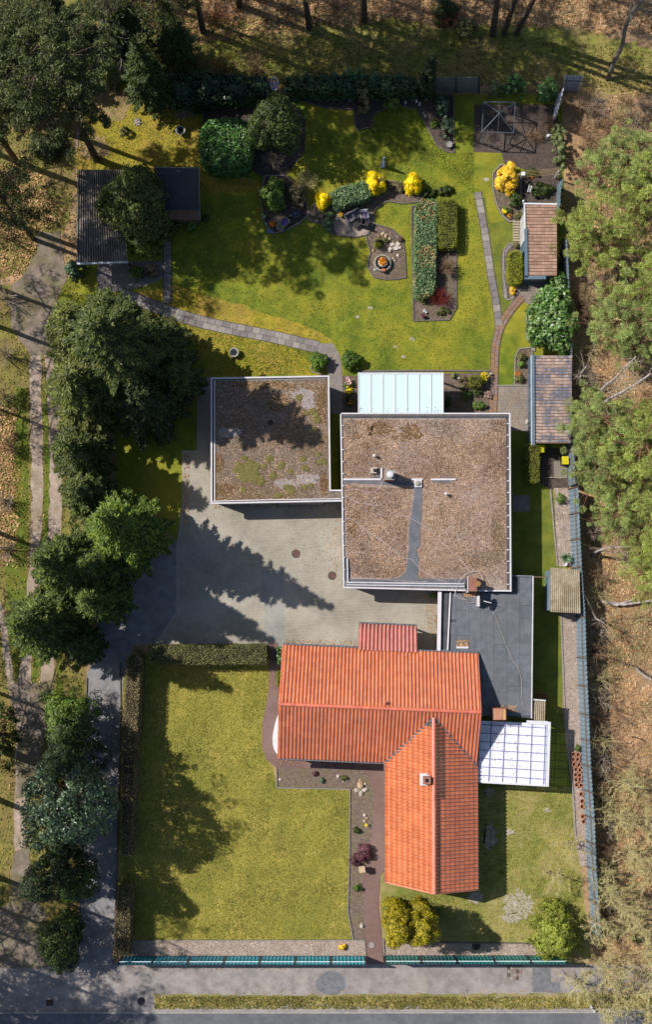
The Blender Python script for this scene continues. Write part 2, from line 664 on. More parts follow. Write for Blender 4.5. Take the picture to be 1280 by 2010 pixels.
def spruce(px, py, h, r, mat, label, seed, name='spruce_tree', group=None, dens=1.0, zb=0.06, droop=0.35, lean=(0, 0), leaf=0.13,
           shape=0.85, tipped=False, copies=None, cat='tree'):
    """whorls of drooping branches set with flat sprays; base at pixel (px, py)"""
    rng = np.random.default_rng(seed)
    b = P(px, py, 0)
    root = thing(name, label, cat, b, group=group)
    C, N, TT = [], [], []
    S = trunk_segs(b, h, 0.02 * h * 0.55 + 0.05, lean)
    nz = int((h * (1 - zb)) / 0.30 * dens)
    for i in range(nz):
        t = zb + (1 - zb) * (i + rng.random()) / nz
        z = t * h
        Rr = r * (1 - t) ** shape * min(1.0, 0.55 + 2.2 * t)
        ax, ay = b.x + lean[0] * t, b.y + lean[1] * t
        nb = int(rng.integers(5, 8))
        a0 = rng.random() * 6.28
        for k in range(nb):
            az = a0 + 6.283 * k / nb + rng.normal() * 0.22
            L = max(0.18, Rr * rng.uniform(0.62, 1.15))
            ns = max(2, int(L / 0.13))
            s = np.linspace(0.18, 1.0, ns)
            dx, dy = math.cos(az), math.sin(az)
            zz = z + 0.1 * L * s - droop * L * s ** 1.7
            m = np.stack([ax + dx * L * s, ay + dy * L * s, zz], 1)
            wdt = 0.34 * L * (1.02 - s) + 0.05
            for side in np.linspace(-1, 1, 5 + int(L * 1.6)):
                off = wdt * side * rng.uniform(0.7, 1.2, ns)
                q = m.copy()
                q[:, 0] += -dy * off
                q[:, 1] += dx * off
                q[:, 2] -= np.abs(off) * 0.25
                q += rng.normal(size=q.shape) * 0.03
                C.append(q)
                nn = np.stack([np.full(ns, 0.25 * dx), np.full(ns, 0.25 * dy), np.ones(ns)], 1) + rng.normal(size=(ns, 3)) * 0.42
                N.append(nn)
                sg = math.copysign(1.0, side)
                tt = np.tile([[dx - dy * sg * 0.7, dy + dx * sg * 0.7, -0.25]], (ns, 1)) + rng.normal(size=(ns, 3)) * 0.22
                TT.append(tt)
            if L > 0.7 and k % 2 == 0:
                S.append([ax, ay, z, ax + dx * L * 0.8, ay + dy * L * 0.8, float(zz[-2]), 0.03, 0.01])
    C = np.concatenate(C)
    N = np.concatenate(N)
    sticks('trunk', S, MATS['bark'], root, 5)
    leaves('crown', C, N, leaf * 1.15, leaf * 0.34, mat, root, rng, T=np.concatenate(TT))
    return root

def clump_points(centres, radii, per, rng, flat=0.75):
    n = len(centres)
    d = unit(rng.normal(size=(n, per, 3)))
    rr = rng.uniform(0.35, 1.0, (n, per, 1)) ** 0.5
    d2 = d * rr
    d2[:, :, 2] *= flat
    C = centres[:, None, :] + d2 * radii[:, None, None]
    return C.reshape(-1, 3), d.reshape(-1, 3)

def clump_tree(px, py, h, r, mat, label, seed, name='tree', group=None, n=260, per=55, zb=0.15, leaf=0.09, shape='cone',
               csize=0.42, lean=(0, 0), trunk='bark', ry=None, cat='tree', power=0.75, wide=0.42, fillin=0.25, parts=('crown', 'trunk')):
    """crown of many leaf clumps: cone, egg or dome; gaps between the clumps"""
    rng = np.random.default_rng(seed)
    b = P(px, py, 0)
    root = thing(name, label, cat, b, group=group)
    ry = ry or r
    t = rng.random(n * 3)
    if shape == 'cone':
        rad = (1 - t) ** power
    elif shape == 'column':
        rad = np.minimum(1, (1 - t) * 3.2) ** 0.6 * (0.75 + 0.25 * t)
    elif shape == 'dome':
        rad = np.sqrt(np.clip(1 - t ** 2.2, 0, 1))
    else:
        rad = np.sqrt(np.clip(1 - ((t - wide) / np.where(t > wide, 1 - wide, wide * 1.05)) ** 2, 0, 1))
    keep = rng.random(n * 3) < (rad * 0.85 + 0.15)
    t, rad = t[keep][:n], rad[keep][:n]
    m = len(t)
    az = rng.random(m) * 6.283
    lob = 1 + 0.16 * np.sin(3 * az + seed) + 0.1 * np.sin(5 * az + t * 7 + seed)
    rho = rad * lob * np.where(rng.random(m) < fillin, rng.uniform(0.2, 0.8, m), rng.uniform(0.8, 1.02, m))
    z = h * (zb + (1 - zb) * t)
    Cc = np.stack([b.x + lean[0] * z / h + r * rho * np.cos(az), b.y + lean[1] * z / h + ry * rho * np.sin(az), z], 1)
    cr = csize * rng.uniform(0.6, 1.3, m)
    C, D = clump_points(Cc, cr, per, rng)
    out = Cc - np.array([b.x, b.y, h * 0.35])
    N = D * 0.8 + np.repeat(unit(out), per, 0) * 0.6 + np.array([0, 0, 0.45]) + rng.normal(size=C.shape) * 0.3
    C[:, 2] = np.maximum(C[:, 2], 0.05)
    S = trunk_segs(b, h * 0.85, 0.012 * h + 0.05, (lean[0] * .85, lean[1] * .85))
    for i in range(0, m, 4):
        zz = Cc[i, 2] * 0.6
        S.append([b.x + lean[0] * zz / h, b.y + lean[1] * zz / h, zz, *Cc[i], 0.035, 0.012])
    sticks(parts[1], S, MATS[trunk], root, 4)
    leaves(parts[0], C, N, leaf, leaf * 0.5, mat, root, rng)
    return root

def pine(px, py, h, r, mat, label, seed, name='pine_tree', group=None, zb=0.55, n=90, per=90, leaf=0.13, trunk='pine_bark', lean=(0, 0),
         csize=0.5, lw=0.16):
    """Scots pine: bare reddish trunk, limbs, tufts of needles at their ends"""
    rng = np.random.default_rng(seed)
    b = P(px, py, 0)
    root = thing(name, label, 'tree', b, group=group)
    S = trunk_segs(b, h, 0.011 * h + 0.04, lean)
    Cc = []
    nl = int(n / 5)
    for i in range(nl):
        t = zb + (0.98 - zb) * (i + rng.random()) / nl
        z = h * t
        az = i * 2.4 + rng.normal() * 0.3
        k = (t - zb) / (1 - zb)
        L = r * (0.55 + 0.9 * math.sin(math.pi * (0.25 + 0.62 * k))) * 0.72 * rng.uniform(0.7, 1.15)
        p = np.array([b.x + lean[0] * t, b.y + lean[1] * t, z])
        e = p + np.array([math.cos(az) * L, math.sin(az) * L, L * rng.uniform(0.1, 0.5)])
        mid = (p + e) / 2 + np.array([0, 0, -0.06 * L]) + rng.normal(size=3) * 0.1
        S.append([*p, *mid, 0.05, 0.035])
        S.append([*mid, *e, 0.035, 0.015])
        for j in range(5):
            q = p + (e - p) * (0.45 + 0.14 * j) + rng.normal(size=3) * np.array([0.42, 0.42, 0.25]) * L * 0.45
            S.append([*(p + (e - p) * (0.4 + 0.1 * j)), *q, 0.02, 0.01])
            Cc.append(q)
    Cc = np.array(Cc)
    C, D = clump_points(Cc, csize * rng.uniform(0.55, 1.25, len(Cc)), per, rng, 0.6)
    N = rng.normal(size=C.shape) + np.array([0, 0, 0.9])
    sticks('trunk', S, MATS[trunk], root, 5)
    leaves('crown', C, N, leaf, leaf * lw, mat, root, rng)
    return root

def shrub(px, py, rpx, h, mat, label, seed, name='shrub', ry=None, leaf=0.06, n=None, per=40, cat='shrub', group=None, shape='dome',
          stems='twig_bark', csize=None, fillin=0.2, lwd=0.5, hole=0.0):
    rng = np.random.default_rng(seed)
    b = P(px, py, 0)
    root = thing(name, label, cat, b, group=group)
    rx, ryy = rpx / PX, (ry or rpx) / PX
    n = n or int(14 + 60 * rx * ryy)
    d = unit(rng.normal(size=(n, 3)))
    d[:, 2] = np.abs(d[:, 2])
    th = np.arctan2(d[:, 1], d[:, 0])
    lob = 1 + 0.14 * np.sin(3 * th + seed) + 0.10 * np.sin(5 * th + 2.1 * seed) - 0.05
    cs = csize or max(0.1, min(rx, ryy) * 0.24)
    rho = np.where(rng.random(n) < fillin, rng.uniform(0.3, 0.8, n), rng.uniform(0.85, 1.0, n)) * lob
    Cc = np.stack([b.x + d[:, 0] * rho * (rx - cs * .6), b.y + d[:, 1] * rho * (ryy - cs * .6), 0.12 + d[:, 2] * rho * (h - cs * .6)], 1)
    C, D = clump_points(Cc, cs * rng.uniform(0.7, 1.25, n), per, rng)
    C[:, 2] = np.maximum(C[:, 2], 0.04)
    N = D * 0.7 + np.repeat(d, per, 0) * 0.7 + np.array([0, 0, 0.4]) + rng.normal(size=C.shape) * 0.3
    S = []
    for i in range(0, n, 3):
        S.append([b.x, b.y, 0, *Cc[i], 0.02 + 0.01 * h, 0.008])
    sticks('stem', S, MATS[stems], root, 3)
    leaves('foliage', C, N, leaf, leaf * lwd, mat, root, rng)
    return root

def twig_shrub(px, py, rpx, h, mat, label, seed, name='bare_shrub', stems=60, r0=0.014, bud=None, ry=None, cat='shrub', group=None, curl=0.35,
               fine=4):
    """leafless bush: stems fanning out of the root, side twigs"""
    rng = np.random.default_rng(seed)
    b = P(px, py, 0)
    root = thing(name, label, cat, b, group=group)
    S, T = [], []
    rx, ryy = rpx / PX, (ry or rpx) / PX
    for i in range(stems):
        az = rng.random() * 6.283
        sp = rng.random() ** 0.6
        e = np.array([math.cos(az) * rx * sp, math.sin(az) * ryy * sp, h * rng.uniform(0.6, 1.0) * math.sqrt(max(0.15, 1 - sp * sp * 0.75))])
        o = np.array([b.x + math.cos(az) * rx * 0.12, b.y + math.sin(az) * ryy * 0.12, 0.0])
        bb = np.array([b.x, b.y, 0.0])
        mid = o + (bb + e - o) * 0.5 + np.array([0, 0, h * 0.12]) + rng.normal(size=3) * 0.08 * rx
        end = bb + e
        S.append([*o, *mid, r0 * 1.3, r0])
        S.append([*mid, *end, r0, r0 * 0.5])
        for _ in range(fine):
            a0 = mid + (end - mid) * rng.random()
            g = unit(end - mid) + rng.normal(size=3) * (0.5 + curl)
            g /= np.linalg.norm(g)
            q = a0 + g * rx * rng.uniform(0.15, 0.4)
            q[2] = max(q[2], 0.05)
            S.append([*a0, *q, r0 * 0.6, r0 * 0.3])
            T.append(q)
        T.append(end)
    sticks('stem', S, mat, root, 3)
    if bud is not None:
        T = np.array(T)
        m, per, sz, sc = bud
        C = np.repeat(T, per, 0) + rng.normal(size=(len(T) * per, 3)) * sc
        C[:, 2] = np.maximum(C[:, 2], 0.05)
        leaves('foliage', C, rng.normal(size=C.shape) + np.array([0, 0, 0.7]), sz, sz * 0.5, m, root, rng)
    return root

def bare_tree(px, py, h, spread, mat, label, seed, name='bare_tree', lean=(0, 0), bud=None, group=None, **kw):
    rng = np.random.default_rng(seed)
    b = P(px, py, 0)
    root = thing(name, label, 'tree', b, group=group)
    S, T = bare_segs(b, h, spread, rng, lean=lean, **kw)
    S = np.array(S)
    sticks('trunk', S[:6], mat, root, 6)
    sticks('branches', S[6:], MATS['twig_olive'] if bud is not None else mat, root, 3)
    if bud is not None:
        m, per, sz, sc = bud
        C = np.repeat(T, per, 0) + rng.normal(size=(len(T) * per, 3)) * sc
        leaves('buds', C, rng.normal(size=C.shape) + np.array([0, 0, 0.7]), sz, sz * 0.5, m, root, rng)
    return root

def in_poly(X, Y, poly):
    inside = np.zeros(len(X), bool)
    n = len(poly)
    for i in range(n):
        x1, y1 = poly[i][0], poly[i][1]
        x2, y2 = poly[(i + 1) % n][0], poly[(i + 1) % n][1]
        c = ((y1 > Y) != (y2 > Y))
        with np.errstate(divide='ignore', invalid='ignore'):
            xi = (x2 - x1) * (Y - y1) / (y2 - y1 + 1e-12) + x1
        inside ^= c & (X < xi)
    return inside

def hedge(pts, h, mat, label, seed, name='hedge', leaf=0.05, dens=330, core='hedge_core', jitter=0.05, cat='hedge', kround=0.12, extra=None,
          group=None):
    """clipped hedge over an outline given in pixels at its top"""
    rng = np.random.default_rng(seed)
    W = [P(x, y, h) for x, y in pts]
    c = sum(W, Vector()) / len(W)
    ar = sum(W[i].x * W[(i + 1) % len(W)].y - W[(i + 1) % len(W)].x * W[i].y for i in range(len(W)))
    if ar < 0:
        W = W[::-1]
    root = thing(name, label, cat, (c.x, c.y, 0), group=group)
    inner = []
    n = len(W)
    for i in range(n):
        a, b, d = W[i - 1], W[i], W[(i + 1) % n]
        e1 = (b - a).normalized()
        e2 = (d - b).normalized()
        nn = Vector((-(e1.y + e2.y), e1.x + e2.x, 0))
        nn = nn.normalized() if nn.length > 1e-6 else Vector((0, 0, 0))
        inner.append((b.x + nn.x * 0.11, b.y + nn.y * 0.11))
    MB().prism(inner, 0.0, h - 0.12).out('stem', MATS[core], root)  # added solid dark core makes the hedge opaque, no real stem
    xs = [p.x for p in W]
    ys = [p.y for p in W]
    area = abs(ar) / 2
    k = int(area * dens * ((max(xs) - min(xs)) * (max(ys) - min(ys)) / area))
    X = rng.uniform(min(xs), max(xs), k)
    Y = rng.uniform(min(ys), max(ys), k)
    ins = in_poly(X, Y, [(p.x, p.y) for p in W])
    X, Y = X[ins], Y[ins]
    Z = h - 0.03 + 0.04 * np.sin(X * 5 + seed) * np.sin(Y * 4.3) + rng.normal(size=len(X)) * jitter
    C = [np.stack([X, Y, Z], 1)]
    N = [np.tile([[0, 0, 1.0]], (len(X), 1)) + rng.normal(size=(len(X), 3)) * 0.55]
    for i in range(n):
        a, b = W[i], W[(i + 1) % n]
        L = (b - a).length
        m = int(L * h * dens * 0.7)
        if m < 1:
            continue
        t = rng.random(m)
        z = rng.random(m) * h
        ox, oy = (b.y - a.y) / L, -(b.x - a.x) / L
        inn = np.clip((z - h * (1 - kround)) / (h * kround), 0, 1) ** 2 * 0.12 + rng.normal(size=m) * jitter
        C.append(np.stack([a.x + (b.x - a.x) * t - ox * inn, a.y + (b.y - a.y) * t - oy * inn, z], 1))
        N.append(np.tile([[ox, oy, 0.3]], (m, 1)) + rng.normal(size=(m, 3)) * 0.5)
    C = np.concatenate(C)
    N = np.concatenate(N)
    C[:, 2] = np.maximum(C[:, 2], 0.03)
    if extra is not None:
        m2, frac = extra
        sel = rng.random(len(C)) < frac
        cl = np.sin(C[:, 0] * 2.3 + 1) * np.sin(C[:, 1] * 1.9) > 0.1
        sel &= cl
        leaves('young_leaves', C[sel] + np.array([0, 0, 0.04]), N[sel], leaf * 1.1, leaf * 0.6, m2, root, rng)
        C, N = C[~sel], N[~sel]
    leaves('foliage', C, N, leaf, leaf * 0.55, mat, root, rng)
    return root

def litter(name, polys, n, mat, seed, size=0.06, z=0.02, parent=None, label=None, tilt=0.5, h=0.0, avoid=False):
    """loose leaves or blades strewn over pixel polygons: one mass nobody could count"""
    rng = np.random.default_rng(seed)
    out = []
    for poly in polys:
        W = [P(x, y, h) for x, y in poly]
        xs, ys = [p.x for p in W], [p.y for p in W]
        k = int(n / len(polys) * 1.6)
        X = rng.uniform(min(xs), max(xs), k)
        Y = rng.uniform(min(ys), max(ys), k)
        ins = in_poly(X, Y, [(p.x, p.y) for p in W])
        if avoid:
            for av in AVOID:
                Wa = [P(x, y, 0) for x, y in av]
                ins &= ~in_poly(X, Y, [(p.x, p.y) for p in Wa])
        out.append(np.stack([X[ins], Y[ins], np.full(ins.sum(), h + z)], 1))
    C = np.concatenate(out)
    C[:, 2] += rng.random(len(C)) * size * 0.5
    N = np.tile([[0, 0, 1.0]], (len(C), 1)) + rng.normal(size=C.shape) * tilt
    V, F = leaf_arrays(C, N, size, size * 0.6, rng)
    return npmesh(name, V, F, mat, parent, 'stuff')
# ------------------------------------------------------------------ the material shelf
surf('joint_sand', (70, 62, 55), (110, 100, 88), 8.0)
surf('forest_floor', (144, 114, 82), (206, 166, 124), 1.2, c3=(124, 120, 72), scale2=0.16, amt2=0.75, bmp=0.6, fine=(212, 178, 140), finescale=9.0, fineamt=0.4, mottle=0.45, mamt=0.13)
surf('clearing_grass', (96, 106, 36), (156, 154, 62), 1.6, c3=(168, 140, 92), scale2=0.32, amt2=0.7, bmp=0.6, fine=(182, 172, 98), finescale=8.0, fineamt=0.5)
surf('lawn_back', (98, 118, 24), (148, 150, 38), 0.8, c3=(178, 162, 48), scale2=0.21, amt2=0.65, bmp=0.4, bscale=16, fine=(84, 106, 22), finescale=11.0, fineamt=0.35, mottle=0.75, mamt=0.24)
surf('lawn_mossy', (158, 144, 36), (186, 166, 50), 0.9, c3=(182, 146, 70), scale2=0.3, amt2=0.8, bmp=0.4, bscale=16, fine=(128, 122, 30), finescale=12.0, fineamt=0.35, mottle=0.75, mamt=0.24)
surf('lawn_front', (138, 134, 50), (178, 162, 74), 0.9, c3=(122, 128, 44), scale2=0.28, amt2=0.75, bmp=0.4, bscale=16, fine=(198, 176, 98), finescale=13.0, fineamt=0.4, mottle=0.75, mamt=0.24)
surf('lawn_side', (122, 130, 54), (166, 158, 84), 1.1, c3=(184, 164, 112), scale2=0.4, amt2=0.75, bmp=0.4, bscale=16, fine=(100, 116, 42), finescale=12.0, fineamt=0.4, mottle=0.75, mamt=0.24)
surf('lawn_rich', (98, 112, 36), (134, 134, 46), 1.1, c3=(140, 138, 44), scale2=0.5, amt2=0.6, bmp=0.5, bscale=16, fine=(66, 98, 22), finescale=12.0, fineamt=0.5, mottle=0.75, mamt=0.24)
surf('soil', (84, 70, 62), (138, 118, 104), 4.5, c3=(98, 92, 56), scale2=1.1, amt2=0.5, bmp=0.7, fine=(170, 150, 134), finescale=14.0, fineamt=0.5)
surf('bed_mulch', (110, 92, 82), (150, 130, 118), 5.0, c3=(130, 122, 84), scale2=0.9, amt2=0.5, bmp=0.6, fine=(84, 70, 60), finescale=13.0, fineamt=0.5)
surf('dark_soil', (66, 58, 54), (100, 86, 78), 4.0, bmp=0.7, fine=(140, 120, 106), finescale=12, fineamt=0.4)
surf('gravel', (164, 146, 136), (216, 196, 184), 10.0, bmp=1.0, bscale=22, fine=(120, 104, 96), finescale=12.0, fineamt=0.6, c3=(178, 148, 114), scale2=0.8, amt2=0.4)
surf('dry_sand', (176, 164, 148), (200, 190, 174), 3.0, bmp=0.4, fine=(150, 142, 112), finescale=8, fineamt=0.5, mottle=1.2, mamt=0.12)
surf('rut_sand', (170, 148, 134), (206, 184, 168), 1.6, c3=(140, 124, 92), scale2=0.6, amt2=0.6, bmp=0.5, fine=(132, 120, 98), finescale=9, fineamt=0.4, mottle=0.5, mamt=0.12)
surf('track_dirt', (126, 110, 98), (164, 148, 134), 1.6, c3=(118, 112, 70), scale2=0.5, amt2=0.8, bmp=0.5, fine=(110, 96, 80), finescale=9, fineamt=0.4, mottle=0.5, mamt=0.15)
surf('track_verge', (96, 98, 34), (150, 140, 64), 1.7, c3=(140, 112, 74), scale2=0.35, amt2=0.8, bmp=0.6, fine=(176, 160, 100), finescale=9, fineamt=0.5)
surf('track_grass', (88, 110, 22), (118, 130, 34), 2.0, c3=(134, 120, 44), scale2=0.8, amt2=0.6, bmp=0.6, fine=(68, 84, 16), finescale=9, fineamt=0.5)
surf('asphalt', (112, 112, 118), (126, 126, 132), 3.0, c3=(104, 104, 112), scale2=0.6, amt2=0.6, bmp=0.3, bscale=40, rough=0.9, mottle=0.45, mamt=0.13)
surf('asphalt_patch', (112, 112, 118), (142, 142, 146), 3.0, bmp=0.3, bscale=40)
surf('pavement_tar', (148, 138, 136), (176, 166, 162), 1.6, c3=(186, 176, 168), scale2=0.4, amt2=0.7, bmp=0.3, bscale=30, fine=(138, 128, 124), finescale=12, fineamt=0.4, mottle=0.45, mamt=0.13)
surf('verge_grass', (122, 120, 60), (158, 148, 84), 1.4, c3=(180, 166, 136), scale2=0.6, amt2=0.7, bmp=0.5, fine=(104, 110, 50), finescale=12, fineamt=0.3)
surf('drive_tar', (132, 130, 134), (164, 162, 164), 1.4, c3=(148, 138, 132), scale2=0.4, amt2=0.6, bmp=0.3, bscale=30, mottle=0.45, mamt=0.13)
brickmat('court_pavers', (186, 178, 164), (174, 167, 152), (146, 139, 126), 0.21, 0.105, 0.03, patch=(192, 184, 172), dirt=(166, 157, 136))
brickmat('court_pavers_grey', (172, 170, 164), (160, 158, 152), (130, 126, 118), 0.16, 0.16, 0.0, patch=(178, 174, 166))
brickmat('terrace_pavers', (156, 144, 134), (142, 130, 122), (112, 100, 92), 0.2, 0.2, 0.0, patch=(166, 154, 140))
brickmat('red_pavers', (150, 118, 110), (138, 108, 102), (120, 94, 86), 0.16, 0.08, 0.02, patch=(146, 122, 116))
brickmat('red_brick', (176, 108, 92), (156, 92, 78), (170, 140, 124), 0.22, 0.07, 0.02)
surf('slab_grey', (142, 132, 130), (164, 154, 150), 3.0, c3=(130, 124, 112), scale2=0.9, amt2=0.4, bmp=0.25)
surf('slab_dark', (126, 118, 118), (148, 140, 138), 3.0, bmp=0.25)
surf('slab_light', (158, 150, 144), (178, 170, 162), 3.0, bmp=0.25)
surf('slab_brown', (146, 116, 100), (160, 128, 106), 3.5, bmp=0.25)
surf('slab_ochre', (154, 122, 90), (168, 134, 98), 3.5, bmp=0.25)
surf('slab_rose', (148, 122, 114), (160, 134, 126), 3.5, bmp=0.25)
surf('edge_stone', (150, 142, 134), (178, 170, 160), 5.0, bmp=0.3)
surf('edge_dark', (112, 102, 98), (136, 126, 120), 5.0, bmp=0.3)
surf('kerb_stone', (160, 156, 150), (184, 180, 172), 5.0, bmp=0.3)
# buildings
surf('roof_gravel', (136, 110, 94), (186, 156, 136), 3.5, c3=(176, 162, 156), scale2=0.22, amt2=0.7, bmp=0.7, bscale=12, fine=(206, 180, 164), finescale=11.0, fineamt=0.4, mottle=0.45, mamt=0.13)
surf('roof_moss_gravel', (104, 90, 76), (150, 132, 118), 5.0, c3=(122, 96, 56), scale2=0.3, amt2=0.85, bmp=0.9, bscale=12, fine=(186, 170, 160), finescale=11.0, fineamt=0.5, mottle=0.45, mamt=0.13)
surf('moss_brown', (92, 70, 48), (128, 98, 60), 4.0, bmp=0.9, fine=(150, 120, 78), finescale=9, fineamt=0.5)
surf('moss_green', (112, 106, 56), (138, 128, 70), 4.0, bmp=0.9, fine=(92, 82, 42), finescale=9, fineamt=0.5)
surf('lichen_pale', (160, 152, 152), (186, 178, 176), 4.0, bmp=0.6, fine=(130, 118, 112), finescale=10, fineamt=0.6)
surf('bitumen', (100, 102, 110), (122, 124, 132), 2.0, c3=(122, 122, 126), scale2=0.7, amt2=0.5, bmp=0.25, rough=0.75, mottle=0.45, mamt=0.13)
surf('bitumen_b', (106, 108, 116), (126, 128, 136), 2.0, c3=(104, 100, 96), scale2=0.9, amt2=0.5, bmp=0.25, rough=0.75, mottle=0.45, mamt=0.13)
surf('bitumen_dark', (72, 74, 80), (92, 94, 100), 2.0, bmp=0.25, rough=0.8)
surf('trim_white', (224, 220, 226), (240, 236, 240), 2.0, bmp=0.0, rough=0.5)
surf('trim_grey', (138, 146, 152), (158, 164, 170), 2.0, bmp=0.0, rough=0.5, metal=0.2)
surf('plaster', (214, 206, 192), (228, 220, 206), 3.0, bmp=0.2)
surf('gutter_zinc', (120, 122, 132), (148, 150, 158), 4.0, bmp=0.0, rough=0.45, metal=0.5)
def tilemat(name, c1, c2, lichen, rough, spec, lscale=7.0, lo=0.60, lamt=0.5):
    m, nt, b = new_mat(name)
    inf = nt.nodes.new('ShaderNodeNewGeometry')
    oi = nt.nodes.new('ShaderNodeObjectInfo')
    ad = nt.nodes.new('ShaderNodeMath'); ad.operation = 'ADD'
    nt.links.new(inf.outputs['Random Per Island'], ad.inputs[0])
    nt.links.new(oi.outputs['Random'], ad.inputs[1])
    fr = nt.nodes.new('ShaderNodeMath'); fr.operation = 'FRACT'
    nt.links.new(ad.outputs[0], fr.inputs[0])
    col = ramp(nt, fr.outputs[0], [(0, lin(c1, GAIN * 1.35)), (1, lin(c2, GAIN * 1.35))])
    f = ramp(nt, noise(nt, lscale, 4, 0.75), [(lo, (0, 0, 0, 1)), (lo + 0.1, (lamt, lamt, lamt, 1))])
    col = mixc(nt, f, col, lin(lichen, GAIN))
    f = ramp(nt, noise(nt, 0.7, 4, 0.7), [(0.35, (0.86, 0.86, 0.86, 1)), (0.65, (1.08, 1.08, 1.08, 1))])
    col = mixc(nt, 1.0, col, f, 'MULTIPLY')
    nt.links.new(col, b.inputs['Base Color'])
    b.inputs['Roughness'].default_value = rough
    b.inputs['Specular IOR Level'].default_value = spec
    b.inputs['Coat Weight'].default_value = 1.0
    b.inputs['Coat Roughness'].default_value = 0.38
    b.inputs['Coat IOR'].default_value = 1.9
    bump(nt, b, noise(nt, 30, 2, 0.6), 0.05)
    MATS[name] = m
    if name.startswith('tile_brown'):
        b.inputs['Coat Weight'].default_value = 0.0
tilemat('roof_tile_red', (196, 100, 50), (216, 120, 68), (222, 182, 166), 0.4, 0.6, 6.0, 0.56, 0.45)
tilemat('ridge_tile_red', (206, 98, 58), (224, 116, 76), (232, 200, 190), 0.45, 0.5)
tilemat('tile_brown', (138, 108, 94), (168, 136, 118), (206, 176, 152), 0.75, 0.3)
tilemat('tile_brown_grey', (142, 122, 114), (174, 152, 142), (92, 108, 132), 0.75, 0.3, 0.8, 0.46, 0.85)
surf('corr_grey', (140, 130, 124), (166, 156, 148), 2.5, c3=(110, 100, 88), scale2=0.8, amt2=0.5, bmp=0.3, rough=0.7)
surf('corr_beige', (170, 154, 130), (200, 186, 160), 3.5, c3=(130, 118, 90), scale2=1.2, amt2=0.6, bmp=0.3, rough=0.75)
surf('felt_navy', (58, 62, 74), (78, 80, 90), 1.5, c3=(96, 92, 90), scale2=0.6, amt2=0.5, bmp=0.2, rough=0.8)
surf('wood_brown', (118, 92, 78), (140, 112, 94), 4.0, bmp=0.3)
surf('wood_pale', (170, 156, 130), (196, 182, 156), 4.0, bmp=0.3)
surf('paint_blue_grey', (94, 118, 138), (112, 134, 152), 2.0, bmp=0.1, rough=0.5)
surf('paint_white', (226, 226, 232), (242, 240, 244), 2.0, bmp=0.0, rough=0.5)
surf('fence_blue', (128, 152, 168), (150, 172, 184), 1.6, c3=(140, 160, 172), scale2=0.6, amt2=0.4, bmp=0.1, rough=0.5)
surf('fence_grey', (112, 118, 130), (136, 140, 152), 2.0, c3=(126, 124, 122), scale2=0.7, amt2=0.5, bmp=0.3, rough=0.8)
surf('iron_sheet', (150, 158, 176), (196, 202, 216), 2.5, bmp=0.1, rough=0.4, metal=0.1, gain=0.9)
surf('strip_teal', (34, 122, 138), (46, 142, 156), 3.0, bmp=0.0, rough=0.5, gain=1.5)
surf('strip_teal_b', (40, 138, 152), (60, 160, 170), 3.0, bmp=0.0, rough=0.5, gain=1.5)
surf('strip_teal_c', (24, 96, 114), (34, 112, 128), 3.0, bmp=0.0, rough=0.5, gain=1.5)
surf('strip_green', (24, 104, 98), (36, 126, 116), 3.0, bmp=0.0, rough=0.5, gain=1.6)
surf('strip_green_b', (26, 88, 88), (36, 108, 104), 3.0, bmp=0.0, rough=0.5, gain=1.6)
surf('post_steel', (40, 60, 80), (56, 76, 96), 3.0, bmp=0.0, rough=0.45, metal=0.3)
surf('rail_white', (206, 226, 236), (224, 240, 246), 3.0, bmp=0.0, rough=0.4, gain=1.0)
surf('clay', (192, 132, 104), (214, 158, 128), 4.0, bmp=0.2, rough=0.8)
surf('terracotta', (176, 104, 76), (196, 124, 92), 4.0, bmp=0.2, rough=0.8)
surf('stone_pale', (196, 182, 166), (232, 220, 208), 4.0, bmp=0.5)
surf('stone_tan', (206, 176, 140), (226, 200, 166), 4.0, bmp=0.5)
surf('stone_grey', (150, 146, 142), (182, 178, 172), 4.0, bmp=0.5)
surf('fossil_rust', (178, 130, 84), (150, 104, 60), 4.0, bmp=0.4)
plain('black_metal', (34, 36, 42), 0.4, 0.3)
plain('dish_black', (34, 44, 60), 0.3, 0.2)
plain('steel_frame', (96, 104, 116), 0.45, 0.4)
plain('bin_yellow', (226, 214, 20), 0.45)
plain('cloth_pink', (232, 196, 222), 0.9)
plain('cloth_purple', (128, 92, 176), 0.9)
plain('rattan_grey', (132, 126, 132), 0.8, bmp=0.4, scale=14)
plain('rattan_dark', (52, 50, 56), 0.8, bmp=0.4, scale=14)
plain('glaze_blue', (70, 104, 150), 0.25, spec=0.6)
plain('cable_white', (226, 206, 206), 0.6)
plain('cable_beige', (196, 186, 176), 0.6)
plain('iron_rust', (112, 84, 76), 0.7, 0.3)
plain('iron_dark', (62, 56, 60), 0.6, 0.4)
plain('teal_paint', (140, 186, 186), 0.5)
plain('orange_plastic', (236, 120, 30), 0.5)
plain('obelisk_blue', (150, 170, 196), 0.5)
plain('straw', (206, 180, 120), 0.9)
plain('water_dark', (44, 50, 50), 0.08, spec=0.7)
surf('dark_core', (22, 24, 12), (34, 34, 18), 3.0)
surf('hedge_core', (26, 28, 14), (40, 38, 22), 3.0)
surf('hedge_core_brown', (46, 38, 28), (64, 54, 38), 3.0)
surf('bark', (74, 62, 52), (108, 92, 78), 3.0, bmp=0.8)
surf('bark_grey', (118, 110, 104), (158, 150, 142), 3.0, bmp=0.6)
surf('pine_bark', (120, 84, 64), (150, 108, 84), 3.0, bmp=0.6)
surf('birch_bark', (204, 190, 188), (234, 222, 222), 2.5, c3=(110, 96, 92), scale2=2.2, amt2=0.6, bmp=0.3)
surf('twig_bark', (96, 78, 62), (124, 104, 84), 3.0)
